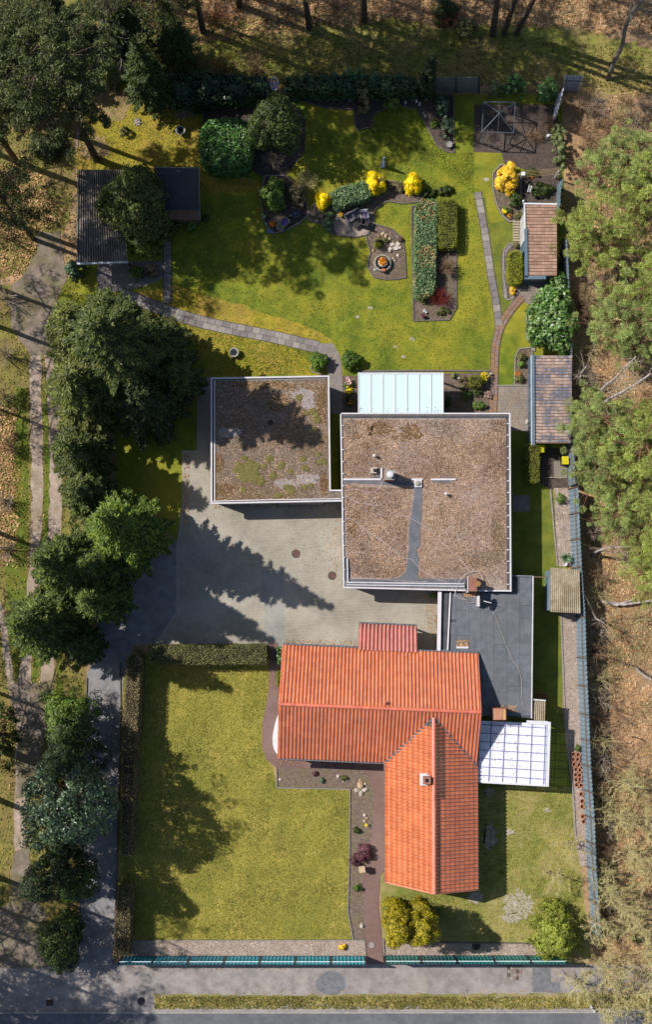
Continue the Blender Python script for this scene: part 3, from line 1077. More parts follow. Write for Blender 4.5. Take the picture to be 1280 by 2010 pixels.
surf('twig_olive', (172, 158, 108), (214, 200, 148), 3.0, gain=0.8)
surf('twig_brown', (146, 116, 90), (184, 152, 122), 3.0, gain=0.7)
surf('twig_grey', (162, 144, 126), (200, 182, 160), 3.0, gain=0.7)
surf('twig_red', (150, 52, 50), (176, 70, 62), 3.0)
surf('twig_rust', (164, 98, 62), (196, 124, 84), 3.0)
surf('cut_wood', (168, 136, 96), (190, 158, 118), 6.0)
# foliage
leafmat('leaf_spruce', (30, 46, 18), (58, 76, 28), (96, 110, 44), 0.15)
leafmat('leaf_spruce_dull', (34, 44, 24), (60, 70, 34), (92, 98, 50), 0.15)
leafmat('leaf_cypress', (52, 62, 24), (92, 102, 42), (140, 144, 68), 0.18, clump=0.9)
leafmat('leaf_yew', (40, 52, 22), (74, 86, 34), (118, 124, 56), 0.15)
leafmat('leaf_bright_fir', (48, 70, 18), (88, 112, 32), (146, 160, 58), 0.2, clump=1.5)
leafmat('leaf_fir', (42, 58, 22), (78, 94, 34), (128, 140, 56), 0.2)
leafmat('leaf_pine', (126, 146, 62), (166, 180, 88), (204, 210, 120), 0.35, clump=0.7, gain=0.92)
leafmat('leaf_pine_b', (124, 144, 80), (160, 176, 100), (194, 202, 130), 0.35, clump=0.7, gain=0.92)
leafmat('leaf_pine_dark', (42, 52, 26), (74, 84, 42), (114, 118, 64), 0.15)
leafmat('leaf_laurel', (34, 72, 30), (66, 116, 46), (134, 172, 84), 0.2, rough=0.35, spec=0.5)
leafmat('leaf_rhodo', (28, 50, 30), (50, 80, 46), (92, 126, 80), 0.15, rough=0.4, spec=0.5)
leafmat('leaf_rhodo_big', (44, 82, 26), (86, 128, 48), (158, 182, 116), 0.2, rough=0.35, spec=0.5, clump=2.5)
leafmat('leaf_holly', (40, 58, 40), (66, 90, 60), (114, 138, 96), 0.15, rough=0.4, spec=0.5)
leafmat('leaf_green', (62, 88, 30), (96, 124, 46), (144, 166, 74), 0.3)
leafmat('leaf_lime', (140, 150, 20), (168, 172, 34), (196, 196, 60), 0.3)
leafmat('leaf_olive_hedge', (92, 100, 26), (122, 128, 38), (152, 152, 58), 0.2, clump=2.0)
leafmat('leaf_box', (62, 92, 22), (84, 114, 30), (110, 138, 44), 0.15)
leafmat('leaf_cotoneaster', (60, 96, 54), (98, 132, 82), (168, 188, 136), 0.15, rough=0.4, clump=3.0)
leafmat('leaf_blue_green', (66, 96, 70), (96, 130, 94), (136, 166, 122), 0.15, clump=3.0)
leafmat('leaf_red_young', (206, 140, 80), (226, 166, 106), (240, 196, 140), 0.2)
leafmat('leaf_purple', (74, 44, 52), (110, 66, 76), (150, 96, 102), 0.2)
leafmat('leaf_privet', (78, 82, 42), (108, 108, 60), (150, 144, 92), 0.2)
leafmat('leaf_privet_brown', (86, 76, 50), (122, 110, 76), (166, 150, 112), 0.2)
leafmat('leaf_thuja_gold', (92, 88, 8), (146, 134, 12), (190, 172, 28), 0.2, clump=1.6, gain=0.85)
leafmat('leaf_thuja_dark', (20, 34, 12), (34, 50, 16), (56, 74, 24), 0.15)
leafmat('leaf_yellow_green', (116, 126, 36), (146, 156, 56), (178, 184, 84), 0.3)
leafmat('leaf_bud', (164, 160, 84), (190, 184, 106), (214, 206, 132), 0.3)
leafmat('leaf_ivy', (60, 76, 40), (104, 120, 68), (160, 168, 110), 0.2)
leafmat('petal_yellow', (226, 176, 0), (248, 206, 4), (255, 226, 30), 0.3, gain=1.15)
leafmat('petal_gold', (222, 160, 20), (240, 190, 50), (248, 216, 90), 0.3, gain=1.15)
leafmat('petal_orange', (224, 110, 20), (240, 150, 30), (250, 196, 50), 0.2)
leafmat('petal_mixed', (214, 120, 160), (236, 220, 236), (240, 204, 40), 0.2)
leafmat('leaf_dead', (136, 102, 70), (188, 144, 102), (222, 184, 142), 0.1, clump=0.5, rough=0.8, spec=0.2)
leafmat('leaf_dead_roof', (112, 84, 68), (172, 138, 114), (218, 188, 160), 0.1, clump=0.5, rough=0.8, spec=0.2)
leafmat('blade_lawn', (100, 120, 28), (134, 144, 40), (162, 160, 56), 0.3, clump=0.4, rough=0.7)
leafmat('blade_front', (134, 134, 50), (158, 150, 62), (184, 170, 82), 0.3, clump=0.4, rough=0.7)
leafmat('blade_wild', (92, 96, 36), (140, 132, 62), (190, 166, 104), 0.2, clump=0.6, rough=0.7)

# milky canopy sheets
def sheetmat(name, c, through, rough=0.3):
    m, nt, b = new_mat(name)
    col = mixc(nt, ramp(nt, noise(nt, 1.2, 3), [(0.4, (0, 0, 0, 1)), (0.7, (0.35, 0.35, 0.35, 1))]), lin(c, 0.8), lin(tuple(v * 0.94 for v in c), 0.8))
    nt.links.new(col, b.inputs['Base Color'])
    b.inputs['Roughness'].default_value = rough
    t = nt.nodes.new('ShaderNodeBsdfTransparent')
    t.inputs[0].default_value = (0.92, 0.96, 1.0, 1)
    mx = nt.nodes.new('ShaderNodeMixShader')
    mx.inputs[0].default_value = through
    nt.links.new(b.outputs[0], mx.inputs[1])
    nt.links.new(t.outputs[0], mx.inputs[2])
    nt.links.new(mx.outputs[0], nt.nodes['Material Output'].inputs['Surface'])
    MATS[name] = m
sheetmat('milk_glass', (204, 226, 232), 0.06)
sheetmat('pvc_sheet', (246, 246, 254), 0.10)
M = MATS

# ================================================================== GROUND
sheet('ground', [(-5000, -5000), (6500, -5000), (6500, 7500), (-5000, 7500)], 0.0, M['forest_floor'])
Z = 0.008
sheet('woodland_clearing', [(-500, -60), (330, 10), (460, 40), (620, 50), (760, 30), (880, 60), (1000, 40), (1160, 60), (1330, 110), (1330, 190),
      (1190, 180), (1150, 152), (1000, 170), (900, 160), (560, 170), (440, 180), (330, 178), (-500, 240)], Z, M['clearing_grass'], amp=7)
sheet('track_verge', [(-500, 560), (40, 540), (130, 440), (150, 300), (145, 130), (-500, 130)], Z, M['track_verge'], amp=6)
sheet('track_verge', [(-400, 560), (165, 560), (170, 1300), (165, 1900), (-400, 1900)], Z, M['track_verge'], amp=3)
sheet('track_verge', [(28, 760), (52, 760), (52, 1200), (30, 1340), (14, 1300), (10, 1100), (26, 900)], 2 * Z, M['track_grass'], amp=3)
ribbon('track_grass_strip', [(88, 780), (92, 1000), (88, 1150), (68, 1320), (60, 1400)], 12, 2 * Z, M['track_grass'], amp=2)
ribbon('track_grass_strip', [(120, 1200), (116, 1330), (120, 1400)], 12, 2 * Z, M['track_grass'], amp=2)
ribbon('wheel_rut', [(68, 690), (70, 800), (72, 950), (68, 1080), (60, 1180), (48, 1320), (44, 1420), (38, 1560), (40, 1700), (42, 1900)], 22, 3 * Z, M['rut_sand'], amp=2.6)
ribbon('wheel_rut', [(92, 640), (104, 760), (108, 900), (108, 1000), (104, 1120), (98, 1240), (92, 1330), (84, 1420)], 24, 3 * Z, M['rut_sand'], amp=1.6)
ribbon('wheel_rut', [(-30, 1130), (0, 1200), (12, 1280), (22, 1350), (36, 1400)], 14, 3 * Z, M['rut_sand'], amp=1.4)
sheet('dirt_track', [(14, 1345), (105, 1335), (92, 1430), (78, 1500), (62, 1560), (30, 1570), (34, 1480), (28, 1400)], 4 * Z, M['track_dirt'], amp=3)
sheet('dirt_track', [(-60, 1830), (18, 1770), (24, 1680), (56, 1660), (66, 1760), (92, 1800), (104, 1900), (-60, 1900)], 4 * Z, M['track_dirt'], amp=3)
sheet('dirt_track', [(72, 455), (118, 455), (132, 540), (110, 600), (104, 700), (60, 700), (22, 640), (16, 560), (50, 530), (70, 500)], 4 * Z, M['track_dirt'], amp=4)

# back garden lawn
sheet('lawn', [(148, 150), (200, 132), (290, 150), (330, 200), (400, 205), (560, 185), (840, 185), (1000, 185), (1104, 185), (1112, 560), (1120, 880),
      (1115, 1130), (1040, 1140), (1000, 1150), (400, 1150), (300, 1000), (226, 1010), (226, 860), (60, 560), (150, 540), (150, 330)], Z, M['lawn_back'])
sheet('lawn', [(152, 160), (200, 150), (262, 170), (318, 212), (390, 225), (392, 300), (420, 335), (510, 352), (508, 380), (300, 380), (150, 330)], 2 * Z, M['lawn_mossy'], amp=4)
sheet('lawn', [(232, 572), (345, 562), (480, 600), (600, 640), (660, 672), (560, 672), (640, 735), (414, 738), (340, 640), (240, 600)], 2 * Z, M['lawn_mossy'], amp=3)
sheet('lawn', [(1006, 840), (1085, 840), (1085, 960), (1106, 1110), (1104, 1400), (1006, 1400)], 2 * Z, M['lawn_rich'])
sheet('lawn', [(962, 440), (1006, 430), (1006, 478), (995, 500), (1000, 600), (985, 640), (962, 560), (944, 400), (952, 385)], 2 * Z, M['lawn_rich'], amp=2)
sheet('lawn', [(230, 862), (358, 862), (358, 992), (230, 992)], 2 * Z, M['lawn_back'])
# front garden lawns
sheet('lawn', [(232, 1275), (527, 1303), (527, 1365), (517, 1410), (514, 1470), (536, 1506), (543, 1546), (686, 1550), (686, 1690), (683, 1790), (692, 1846),
      (232, 1850)], Z, M['lawn_front'])
sheet('lawn', [(935, 1535), (1132, 1540), (1140, 1700), (1160, 1880), (1062, 1852), (750, 1848), (746, 1700), (760, 1600)], Z, M['lawn_side'])
for i, (x, y, a, b_) in enumerate([(1020, 1776, 30, 26), (934, 1762, 16, 11), (1002, 1634, 8, 6), (960, 1555, 12, 9), (1006, 1802, 20, 10), (962, 1640, 14, 26), (1075, 1590, 7, 5)]):
    sheet('bare_patch', blob(x, y, a, b_, i + 3, 46, 0.34), 2 * Z, M['dry_sand'])
for i, (x, y, a, b_) in enumerate([(727, 604, 5, 3), (702, 622, 4, 3), (808, 665, 5, 3), (776, 681, 4, 2), (792, 700, 4, 3), (955, 352, 6, 4), (812, 668, 3, 2)]):
    sheet('bare_patch', blob(x, y, a, b_, i + 33, amp=0.3), 3 * Z, M['dry_sand'])

# drive, courtyard, pavement, road
sheet('drive', [(222, 1900), (226, 1780), (233, 1560), (237, 1400), (242, 1330), (262, 1266), (300, 1262), (345, 1262), (345, 1060), (300, 1080), (200, 1200), (170, 1330),
       (164, 1560), (160, 1700), (150, 1900)], 2 * Z, M['drive_tar'])
sheet('courtyard', [(357, 884), (386, 884), (386, 740), (418, 740), (418, 988), (672, 986), (672, 1150), (870, 1150), (870, 1282), (800, 1282), (700, 1276), (520, 1268),
      (300, 1266), (345, 1200), (345, 1075), (357, 990)], 3 * Z, M['court_pavers'])
sheet('courtyard_inlay', [(510, 1120), (556, 1120), (558, 1270), (519, 1268), (519, 1200)], 4 * Z, M['court_pavers_grey'])
sheet('pavement', [(-400, 1893), (1500, 1893), (1500, 1956), (-400, 1956)], 2 * Z, M['pavement_tar'])
sheet('pavement', [(-400, 1890), (300, 1890), (304, 1990), (-400, 1990)], 3 * Z, M['pavement_tar'])
sheet('grass_verge', [(300, 1952), (640, 1953), (1000, 1950), (1500, 1948), (1500, 1987), (310, 1987)], 4 * Z, M['verge_grass'], amp=2.0)
sheet('dirt_verge', [(300, 1978), (640, 1972), (760, 1976), (1000, 1977), (1500, 1976), (1500, 1989), (300, 1989)], 4.5 * Z, M['pavement_tar'], amp=2.5)
sheet('road', [(-4000, 1987), (5000, 1986), (5000, 2170), (-4000, 2170)], 5 * Z, M['asphalt'])
sheet('grass_verge', [(-4000, 2175), (5000, 2175), (5000, 2300), (-4000, 2300)], 2 * Z, M['verge_grass'])
sheet('asphalt_patch', blob(649, 1931, 29, 24, 5, amp=0.08), 3 * Z, M['asphalt_patch'])
sheet('asphalt_patch', [(1046, 1900), (1082, 1900), (1082, 1928), (1100, 1928), (1100, 1949), (1046, 1947)], 3 * Z, M['asphalt_patch'])
edging('kerb', [(-60, 1987), (300, 1987), (700, 1987), (1400, 1986)], M['kerb_stone'], stone=1.0, wd=0.12, ht=0.08, curve=False)
gp = sheet('pavement_patch', [(996, 1896), (1024, 1896), (1024, 1924), (996, 1924)], 4 * Z, M['joint_sand'])
for i in range(5):
    for j in range(4):
        if (i * 7 + j * 3) % 6 == 0:
            continue
        x, y = 997 + i * 5.6, 1897 + j * 6.8
        sheet_part_box(gp, 'paving_slab', (x, y), (x + 5.2, y), (x + 5.2, y + 6.4), (x, y + 6.4), 0.03, 0.045, M[['slab_grey', 'slab_light', 'slab_rose'][(i + j) % 3]])

# gravel and planting strips
GRAV = [[(258, 1846), (718, 1846), (718, 1877), (258, 1877)], [(757, 1848), (1064, 1852), (1064, 1880), (757, 1880)],
        [(1088, 958), (1118, 958), (1122, 1060), (1126, 1112), (1096, 1112), (1092, 1040)],
        [(1100, 1204), (1132, 1204), (1136, 1300), (1142, 1430), (1150, 1560), (1158, 1700), (1140, 1700), (1128, 1640), (1122, 1540), (1108, 1430), (1104, 1300)]]
for g in GRAV:
    sheet('gravel_strip', g, 3 * Z, M['gravel'])
litter('gravel', GRAV, 9000, leafmat('gravel_bits', (120, 104, 96), (184, 164, 152), (232, 216, 204), 0.0, rough=0.8), 5, size=0.035, z=0.03, tilt=0.6)
sheet('flower_bed', [(543, 1508), (700, 1508), (722, 1520), (740, 1560), (738, 1640), (728, 1690), (716, 1712), (716, 1790), (716, 1846), (694, 1846), (684, 1790),
      (687, 1690), (687, 1549), (543, 1545)], 2 * Z, M['bed_mulch'])
RED = [(546, 1262), (550, 1330), (545, 1370), (550, 1400), (560, 1470), (620, 1488), (760, 1490), (760, 1700), (746, 1720), (743, 1780), (750, 1836), (753, 1893),
       (722, 1893), (716, 1830), (713, 1715), (722, 1680), (733, 1620), (735, 1560), (722, 1520), (700, 1508), (543, 1508), (522, 1490), (514, 1460), (515, 1420),
       (525, 1370), (529, 1330), (527, 1262)]
sheet('red_path', RED, 4 * Z, M['red_pavers'])
edging('bed_edge', [(543, 1509), (543, 1546), (687, 1549), (686, 1690), (683, 1790), (694, 1846)], M['edge_stone'], stone=0.6, curve=False, wd=0.06)
edging('bed_edge', [(258, 1846), (500, 1846), (716, 1845)], M['edge_stone'], stone=1.0, curve=False, wd=0.06, ht=0.07)
edging('bed_edge', [(716, 1846), (718, 1880)], M['edge_stone'], stone=0.3, curve=False, wd=0.09)
edging('bed_edge', [(752, 1842), (755, 1880)], M['edge_stone'], stone=0.3, curve=False, wd=0.09)
edging('bed_edge', [(757, 1848), (1062, 1852)], M['edge_dark'], stone=1.0, curve=False, wd=0.06)
edging('bed_edge', [(1081, 960), (1088, 1040), (1095, 1112)], M['edge_stone'], stone=1.0, wd=0.1)
edging('bed_edge', [(1102, 1204), (1105, 1300), (1111, 1430), (1124, 1540), (1130, 1640)], M['edge_stone'], stone=1.0, wd=0.1)
edging('bed_edge', [(235, 1300), (237, 1400), (233, 1560), (226, 1780), (222, 1893)], M['edge_dark'], stone=1.0, wd=0.07, curve=False)
edging('bed_edge', [(170, 1330), (164, 1560), (160, 1700), (150, 1893)], M['edge_dark'], stone=1.0, wd=0.07, curve=False)

# garden beds
def bed(pts, mat='soil', edge=None, stone=0.4, z=3 * Z, curve=False):
    sheet('flower_bed', pts, z, M[mat])
    if edge:
        edging('bed_edge', list(pts) + [pts[0]], M[edge], stone=stone, wd=0.08, curve=curve)
bed([(605, 432), (612, 405), (628, 392), (650, 380), (740, 352), (790, 360), (825, 372), (830, 395), (795, 400), (760, 395), (738, 410), (732, 425), (724, 460), (700, 466),
     (660, 462), (640, 450), (632, 440)], 'soil', 'edge_dark')
sheet('patio_gravel', smooth_line([(662, 420), (700, 412), (735, 420), (728, 452), (700, 466), (664, 460), (655, 440), (662, 420)], 4)[:-1], 4 * Z, M['gravel'])
bed([(718, 462), (736, 440), (770, 450), (790, 468), (795, 500), (797, 545), (780, 548), (760, 549), (735, 545), (722, 525), (724, 505), (728, 495)], 'soil', 'edge_dark')
bed([(808, 405), (896, 405), (896, 604), (882, 628), (812, 630)], 'soil', 'edge_dark')
bed([(512, 380), (520, 345), (560, 345), (598, 380), (606, 420), (590, 436), (556, 455), (535, 458), (516, 430)], 'dark_soil', 'edge_stone', stone=0.3)
bed([(560, 188), (890, 188), (892, 300), (880, 299), (858, 286), (838, 248), (820, 215), (780, 206), (735, 222), (728, 250), (700, 256), (694, 215), (640, 212)], 'dark_soil', 'edge_dark')
bed([(310, 190), (560, 186), (600, 230), (598, 300), (560, 345), (508, 345), (490, 330), (420, 332), (392, 320), (398, 225), (330, 214)], 'dark_soil')
bed([(932, 205), (1092, 205), (1104, 300), (1104, 398), (1022, 398), (1020, 345), (1040, 335), (990, 320), (985, 300), (930, 298)], 'dark_soil')
bed([(968, 340), (985, 322), (1022, 345), (1024, 398), (1028, 430), (1014, 432), (1000, 436), (985, 422), (975, 400), (968, 370)], 'soil', 'edge_stone', stone=0.3)
bed([(990, 490), (1000, 478), (1022, 478), (1030, 560), (1008, 585), (996, 590), (988, 540)], 'soil', 'edge_stone', stone=0.3)
bed([(1012, 700), (1020, 685), (1045, 682), (1045, 758), (1010, 756)], 'soil', 'edge_stone', stone=0.3)
bed([(1034, 612), (1046, 600), (1050, 690), (1034, 660)], 'soil', 'edge_stone', stone=0.3)
bed([(672, 738), (966, 731), (966, 812), (672, 812)], 'soil')
edging('bed_edge', [(700, 729), (800, 728), (872, 728), (965, 728)], M['edge_dark'], stone=0.6, wd=0.12, curve=False)
edging('bed_edge', [(615, 712), (612, 728), (640, 738)], M['edge_stone'], stone=0.3, wd=0.06)
sheet('terrace', [(975, 757), (1045, 757), (1045, 846), (975, 846)], 3 * Z, M['terrace_pavers'])
edging('bed_edge', [(975, 757), (1045, 757)], M['edge_stone'], stone=0.6, wd=0.08, curve=False)
sheet('terrace', [(1000, 560), (1010, 548), (1080, 545), (1080, 600), (1045, 602), (1022, 588), (1004, 592)], 4 * Z, M['terrace_pavers'])
sheet('bark_bed', [(1058, 880), (1112, 880), (1118, 962), (1080, 960), (1058, 945)], 3 * Z, M['dark_soil'])
sheet('terrace', [(1088, 905), (1114, 905), (1114, 938), (1088, 938)], 4 * Z, M['terrace_pavers'])
sheet('terrace', [(1008, 972), (1040, 972), (1040, 1004), (1008, 1004)], 3 * Z, M['slab_dark'])
sheet('shed_forecourt', [(190, 512), (318, 512), (322, 545), (290, 560), (235, 575), (190, 570)], 4 * Z, M['slab_dark'], amp=2)
sheet('side_yard', [(1048, 1400), (1124, 1400), (1124, 1545), (940, 1545), (940, 1400)], 3 * Z, M['lawn_rich'])
sheet('bare_patch', blob(218, 205, 42, 34, 9, amp=0.25), 3 * Z, M['forest_floor'])
sheet('bare_patch', blob(185, 290, 30, 26, 10, amp=0.25), 3 * Z, M['forest_floor'])
sheet('bare_patch', blob(326, 165, 34, 22, 11, amp=0.25), 3 * Z, M['gravel'])

# slab paths
G3 = [M['slab_grey'], M['slab_dark'], M['slab_light'], M['slab_grey']]
B3 = [M['slab_brown'], M['slab_ochre'], M['slab_rose'], M['slab_brown']]
slab_path('garden_path', [(236, 576), (300, 600), (360, 622), (430, 640), (540, 662), (625, 682)], 2, 23, 15, 4 * Z, G3, 1)
sheet('path_fork', [(618, 674), (654, 674), (668, 700), (672, 740), (672, 812), (648, 812), (648, 745), (640, 720), (634, 694), (620, 692)], 4 * Z, M['slab_grey'])
slab_path('garden_path', [(938, 377), (948, 430), (956, 480), (963, 530), (972, 580), (978, 620), (981, 646)], 1, 14, 14, 4 * Z, G3, 2)
slab_path('garden_path', [(327, 430), (328, 500), (328, 596)], 1, 15, 15, 4 * Z, G3, 3)
slab_path('garden_path', [(1026, 582), (1002, 610), (984, 640), (974, 675), (971, 720), (970, 765), (968, 812)], 2, 15, 11, 5 * Z, B3, 4)
slab_path('garden_path', [(994, 585), (990, 540), (990, 500), (1000, 484), (1006, 478)], 1, 8, 9, 4 * Z, G3, 5)
slab_path('garden_path', [(155, 160), (152, 230), (150, 290)], 1, 6, 14, 4 * Z, [M['slab_brown'], M['slab_grey']], 6)

# blades and leaves lying on the ground
litter('grass_blades', [[(338, 555), (338, 600), (480, 640), (640, 680), (700, 727), (962, 727), (968, 640), (960, 560), (935, 330), (860, 300), (700, 262), (560, 260), (500, 380), (420, 400), (395, 440), (338, 500)], [(240, 590), (480, 650), (620, 690), (640, 734), (414, 736), (340, 660)], [(700, 262), (690, 215), (815, 215), (880, 300), (930, 300), (930, 380), (860, 330)]],
       30000, M['blade_lawn'], 11, size=0.06, z=0.015, tilt=0.6, avoid=True)
litter('grass_blades', [[(240, 1305), (527, 1305), (527, 1380), (514, 1450), (543, 1548), (687, 1552), (684, 1800), (692, 1846), (240, 1846)]], 24000, M['blade_front'], 12, size=0.06, z=0.015, tilt=0.6, avoid=True)
litter('grass_blades', [[(152, 150), (390, 215), (392, 300), (420, 338), (508, 355), (500, 378), (300, 380), (150, 330)], [(937, 1540), (1130, 1545), (1150, 1845), (757, 1845), (760, 1760), (935, 1740)]],
       15000, M['blade_front'], 13, size=0.06, z=0.02, tilt=0.6, avoid=True)
litter('grass_blades', [[(300, 40), (600, 30), (900, 50), (1330, 110), (1330, 185), (1100, 178), (330, 178)], [(-60, 130), (150, 130), (150, 560), (165, 600), (160, 1890), (-60, 1890)], [(304, 1953), (1330, 1950), (1330, 1980), (304, 1980)]],
       20000, M['blade_wild'], 14, size=0.09, z=0.03, tilt=0.7, avoid=True)
litter('fallen_leaves', [[(1150, 210), (1340, 130), (1340, 1980), (1190, 1980), (1165, 1600), (1150, 1000)], rough_outline([(200, -60), (1340, -60), (1340, 80), (1200, 60), (1000, 50), (800, 40), (600, 60), (420, 90), (300, 60)], 30, 12, 3)],
       32000, M['leaf_dead'], 15, size=0.085, z=0.03, tilt=0.35)
litter('fallen_leaves', [rough_outline([(-60, 330), (60, 300), (120, 420), (60, 520), (-60, 560)], 20, 14, 4), rough_outline([(-60, 800), (30, 800), (34, 1100), (-60, 1150)], 20, 8, 5)],
       5000, M['leaf_dead'], 16, size=0.10, z=0.03, tilt=0.5, avoid=True)
litter('fallen_leaves', [[(420, 990), (660, 990), (660, 998), (420, 998)], [(360, 890), (372, 890), (372, 1040), (360, 1040)], [(560, 1255), (700, 1258), (700, 1270), (560, 1266)], [(830, 1168), (858, 1168), (858, 1262), (846, 1262)],
                         [(240, 1885), (700, 1899), (700, 1904), (240, 1904)], [(310, 1946), (1300, 1944), (1300, 1956), (310, 1956)], [(545, 1490), (750, 1496), (750, 1503), (545, 1500)]],
       1300, M['leaf_dead'], 17, size=0.05, z=0.04, tilt=0.5)
litter('fallen_leaves', [[(640, 1000), (668, 1000), (668, 1140), (655, 1140)], [(970, 762), (1035, 762), (1035, 840), (1005, 840), (970, 790)], [(540, 1010), (660, 1010), (660, 1120), (600, 1120)]],
       260, M['leaf_dead'], 18, size=0.05, z=0.04, tilt=0.5)
# ================================================================== BUILDINGS
PU = np.array([0.0, 0.14, 0.32, 0.5, 0.66, 0.84, 1.0])
PH = np.array([-0.02, 0.05, 0.075, 0.05, -0.02, -0.035, -0.02])


def tile_unit(prof=PH, amp=1.0, lip=0.004):
    k = len(PU)
    V, F = [], []
    for v, dz in ((-0.08, 0.0), (-0.08, lip), (1.0, 0.004)):
        for i in range(k):
            V.append((PU[i], v, prof[i] * amp + dz))
    for r_ in range(2):
        for i in range(k - 1):
            F.append((r_ * k + i, r_ * k + i + 1, (r_ + 1) * k + i + 1, (r_ + 1) * k + i))
    return np.array(V), np.array(F)

def tile_cells(A, B, C, D, nc, nr, keep=None, seed=0, wob=0.006):
    """A-B eave, D-C ridge"""
    rng = random.Random(seed)
    out = []
    for j in range(nr):
        for i in range(nc):
            def q(u, v):
                return (A * (1 - u) + B * u) * (1 - v) + (D * (1 - u) + C * u) * v
            p = q(i / nc, j / nr)
            u = q((i + 1) / nc, j / nr) - p
            v = q(i / nc, (j + 1) / nr) - p
            if keep and not keep(q((i + .5) / nc, (j + .5) / nr)):
                continue
            n = u.cross(v).normalized()
            if n.z < 0:
                n = -n
            out.append((p + n * rng.uniform(0, wob), u, v, n))
    return out

WING_TILE = tile_unit(PH, 0.95, 0.06)
def rib_unit():
    U = np.array([(u, v, p) for v in (0.0, 1.0) for u, p in zip(PU, PH)])
    k = len(PU)
    return U, np.array([(i, i + 1, k + i + 1, k + i) for i in range(k - 1)])
RIB_TILE = rib_unit()
SHED_TILE = tile_unit(PH * 0.5, 1.0, 0.02)
SHED_TILE[0][:, 0] *= 0.70
def tiles_mass(parent, name, cells, mat, unit_=None, smooth=True):
    U, F = unit_ or tile_unit()
    V = []
    for p, u, v, n in cells:
        V.append(np.array(p) + U[:, 0:1] * np.array(u) + U[:, 1:2] * np.array(v) + U[:, 2:3] * np.array(n))
    m = len(U)
    FF = np.concatenate([F + k * m for k in range(len(cells))])
    return npmesh(name, np.concatenate(V), FF, mat, parent, 'stuff', smooth)

def tiles_single(parent, name, cells, mat, unit_=None):
    U, F = unit_ or tile_unit()
    me = bpy.data.meshes.new(name)
    me.from_pydata(U.tolist(), [], F.tolist())
    me.materials.append(mat)
    off = wloc(parent)
    for p, u, v, n in cells:
        o = bpy.data.objects.new(name, me)
        COL.objects.link(o)
        o.parent = parent
        q = p - off
        o.matrix_local = Matrix(((u.x, v.x, n.x, q.x), (u.y, v.y, n.y, q.y), (u.z, v.z, n.z, q.z), (0, 0, 0, 1)))

def poly_prism(name, pts, h, z0, z1, mat, parent, **kw):
    """outline in pixels as seen at height h, standing from z0 to z1"""
    return MB().prism([tuple(P(x, y, h))[:2] for x, y in pts], z0, z1).out(name, mat, parent, **kw)

def border(name, pts, h, wd, z0, z1, mat, parent, closed=True):
    """a rim of square section along pixel points seen at height h"""
    W = [P(x, y, h) for x, y in pts]
    n = len(W)
    mb = MB()
    rng_ = range(n) if closed else range(n - 1)
    for i in rng_:
        a, b = W[i], W[(i + 1) % n]
        d = (b - a).normalized()
        e = d * (wd / 2) if i % 2 == 0 else -d * (wd / 2 + 0.002)
        a2, b2 = a - e, b + e
        c = (a2 + b2) / 2
        mb.box(c.x, c.y, z0, (b2 - a2).length, wd, z1, math.atan2(d.y, d.x))
    return mb.out(name, mat, parent)

def inset(pts, k):
    cx = sum(p[0] for p in pts) / len(pts)
    cy = sum(p[1] for p in pts) / len(pts)
    return [(p[0] + (cx - p[0]) / max(abs(cx - p[0]), 1) * k, p[1] + (cy - p[1]) / max(abs(cy - p[1]), 1) * k) for p in pts]

def wallrun(parent, pts, h, z1, mat, shrink=5, name='wall'):
    """walls below a flat roof, set back under its edge"""
    return poly_prism(name, inset(pts, shrink), h, 0.0, z1, mat, parent)

def window(parent, a, b, z0, z1, out):
    """a window in a wall between ground points a and b, frame and pane"""
    a, b = Vector((a[0], a[1], 0)), Vector((b[0], b[1], 0))
    d = (b - a).normalized()
    o = Vector(out) * 0.03
    fr = MB()
    A0, B0 = a + o, b + o
    for p, q in (((A0.x, A0.y, z0), (B0.x, B0.y, z0)), ((A0.x, A0.y, z1), (B0.x, B0.y, z1))):
        fr.bar(p, q, 0.08)
    for p in (A0, B0, (A0 + B0) / 2):
        fr.bar((p.x, p.y, z0), (p.x, p.y, z1), 0.08)
    f = fr.out('window', M['paint_white'], parent)
    pn = MB()
    o2 = Vector(out) * 0.015
    pn.bar((a.x + o2.x, a.y + o2.y, (z0 + z1) / 2), (b.x + o2.x, b.y + o2.y, (z0 + z1) / 2), 0.02, z1 - z0)
    pn.out('pane', M['water_dark'], f)

# ---------------------------------------------------------------- garage with the mossy flat roof
GH = 2.9
g_pts = [(415, 743), (645, 739), (648, 963), (672, 963), (672, 983), (415, 988)]
ga = thing('garage', 'flat roofed garage with a mossy gravel roof edged in white, beside the yard', 'garage', P(530, 860, 0))
wallrun(ga, [(415, 743), (645, 739), (648, 985), (415, 988)], GH, GH - 0.25, M['plaster'], 5)
poly_prism('roof_slab', g_pts, GH, GH - 0.25, GH, M['roof_moss_gravel'], ga)
border('roof_edge', g_pts, GH, 0.10, GH - 0.24, GH + 0.13, M['trim_white'], ga)
border('gutter', [(421, 748), (421, 984)], GH, 0.07, GH + 0.01, GH + 0.08, M['trim_white'], ga, False)
border('gutter', [(418, 984), (530, 981), (669, 979)], GH, 0.06, GH + 0.01, GH + 0.09, M['trim_white'], ga, False)
border('gutter', [(420, 748), (640, 744)], GH, 0.05, GH + 0.01, GH + 0.05, M['trim_grey'], ga, False)
rr = random.Random(4)
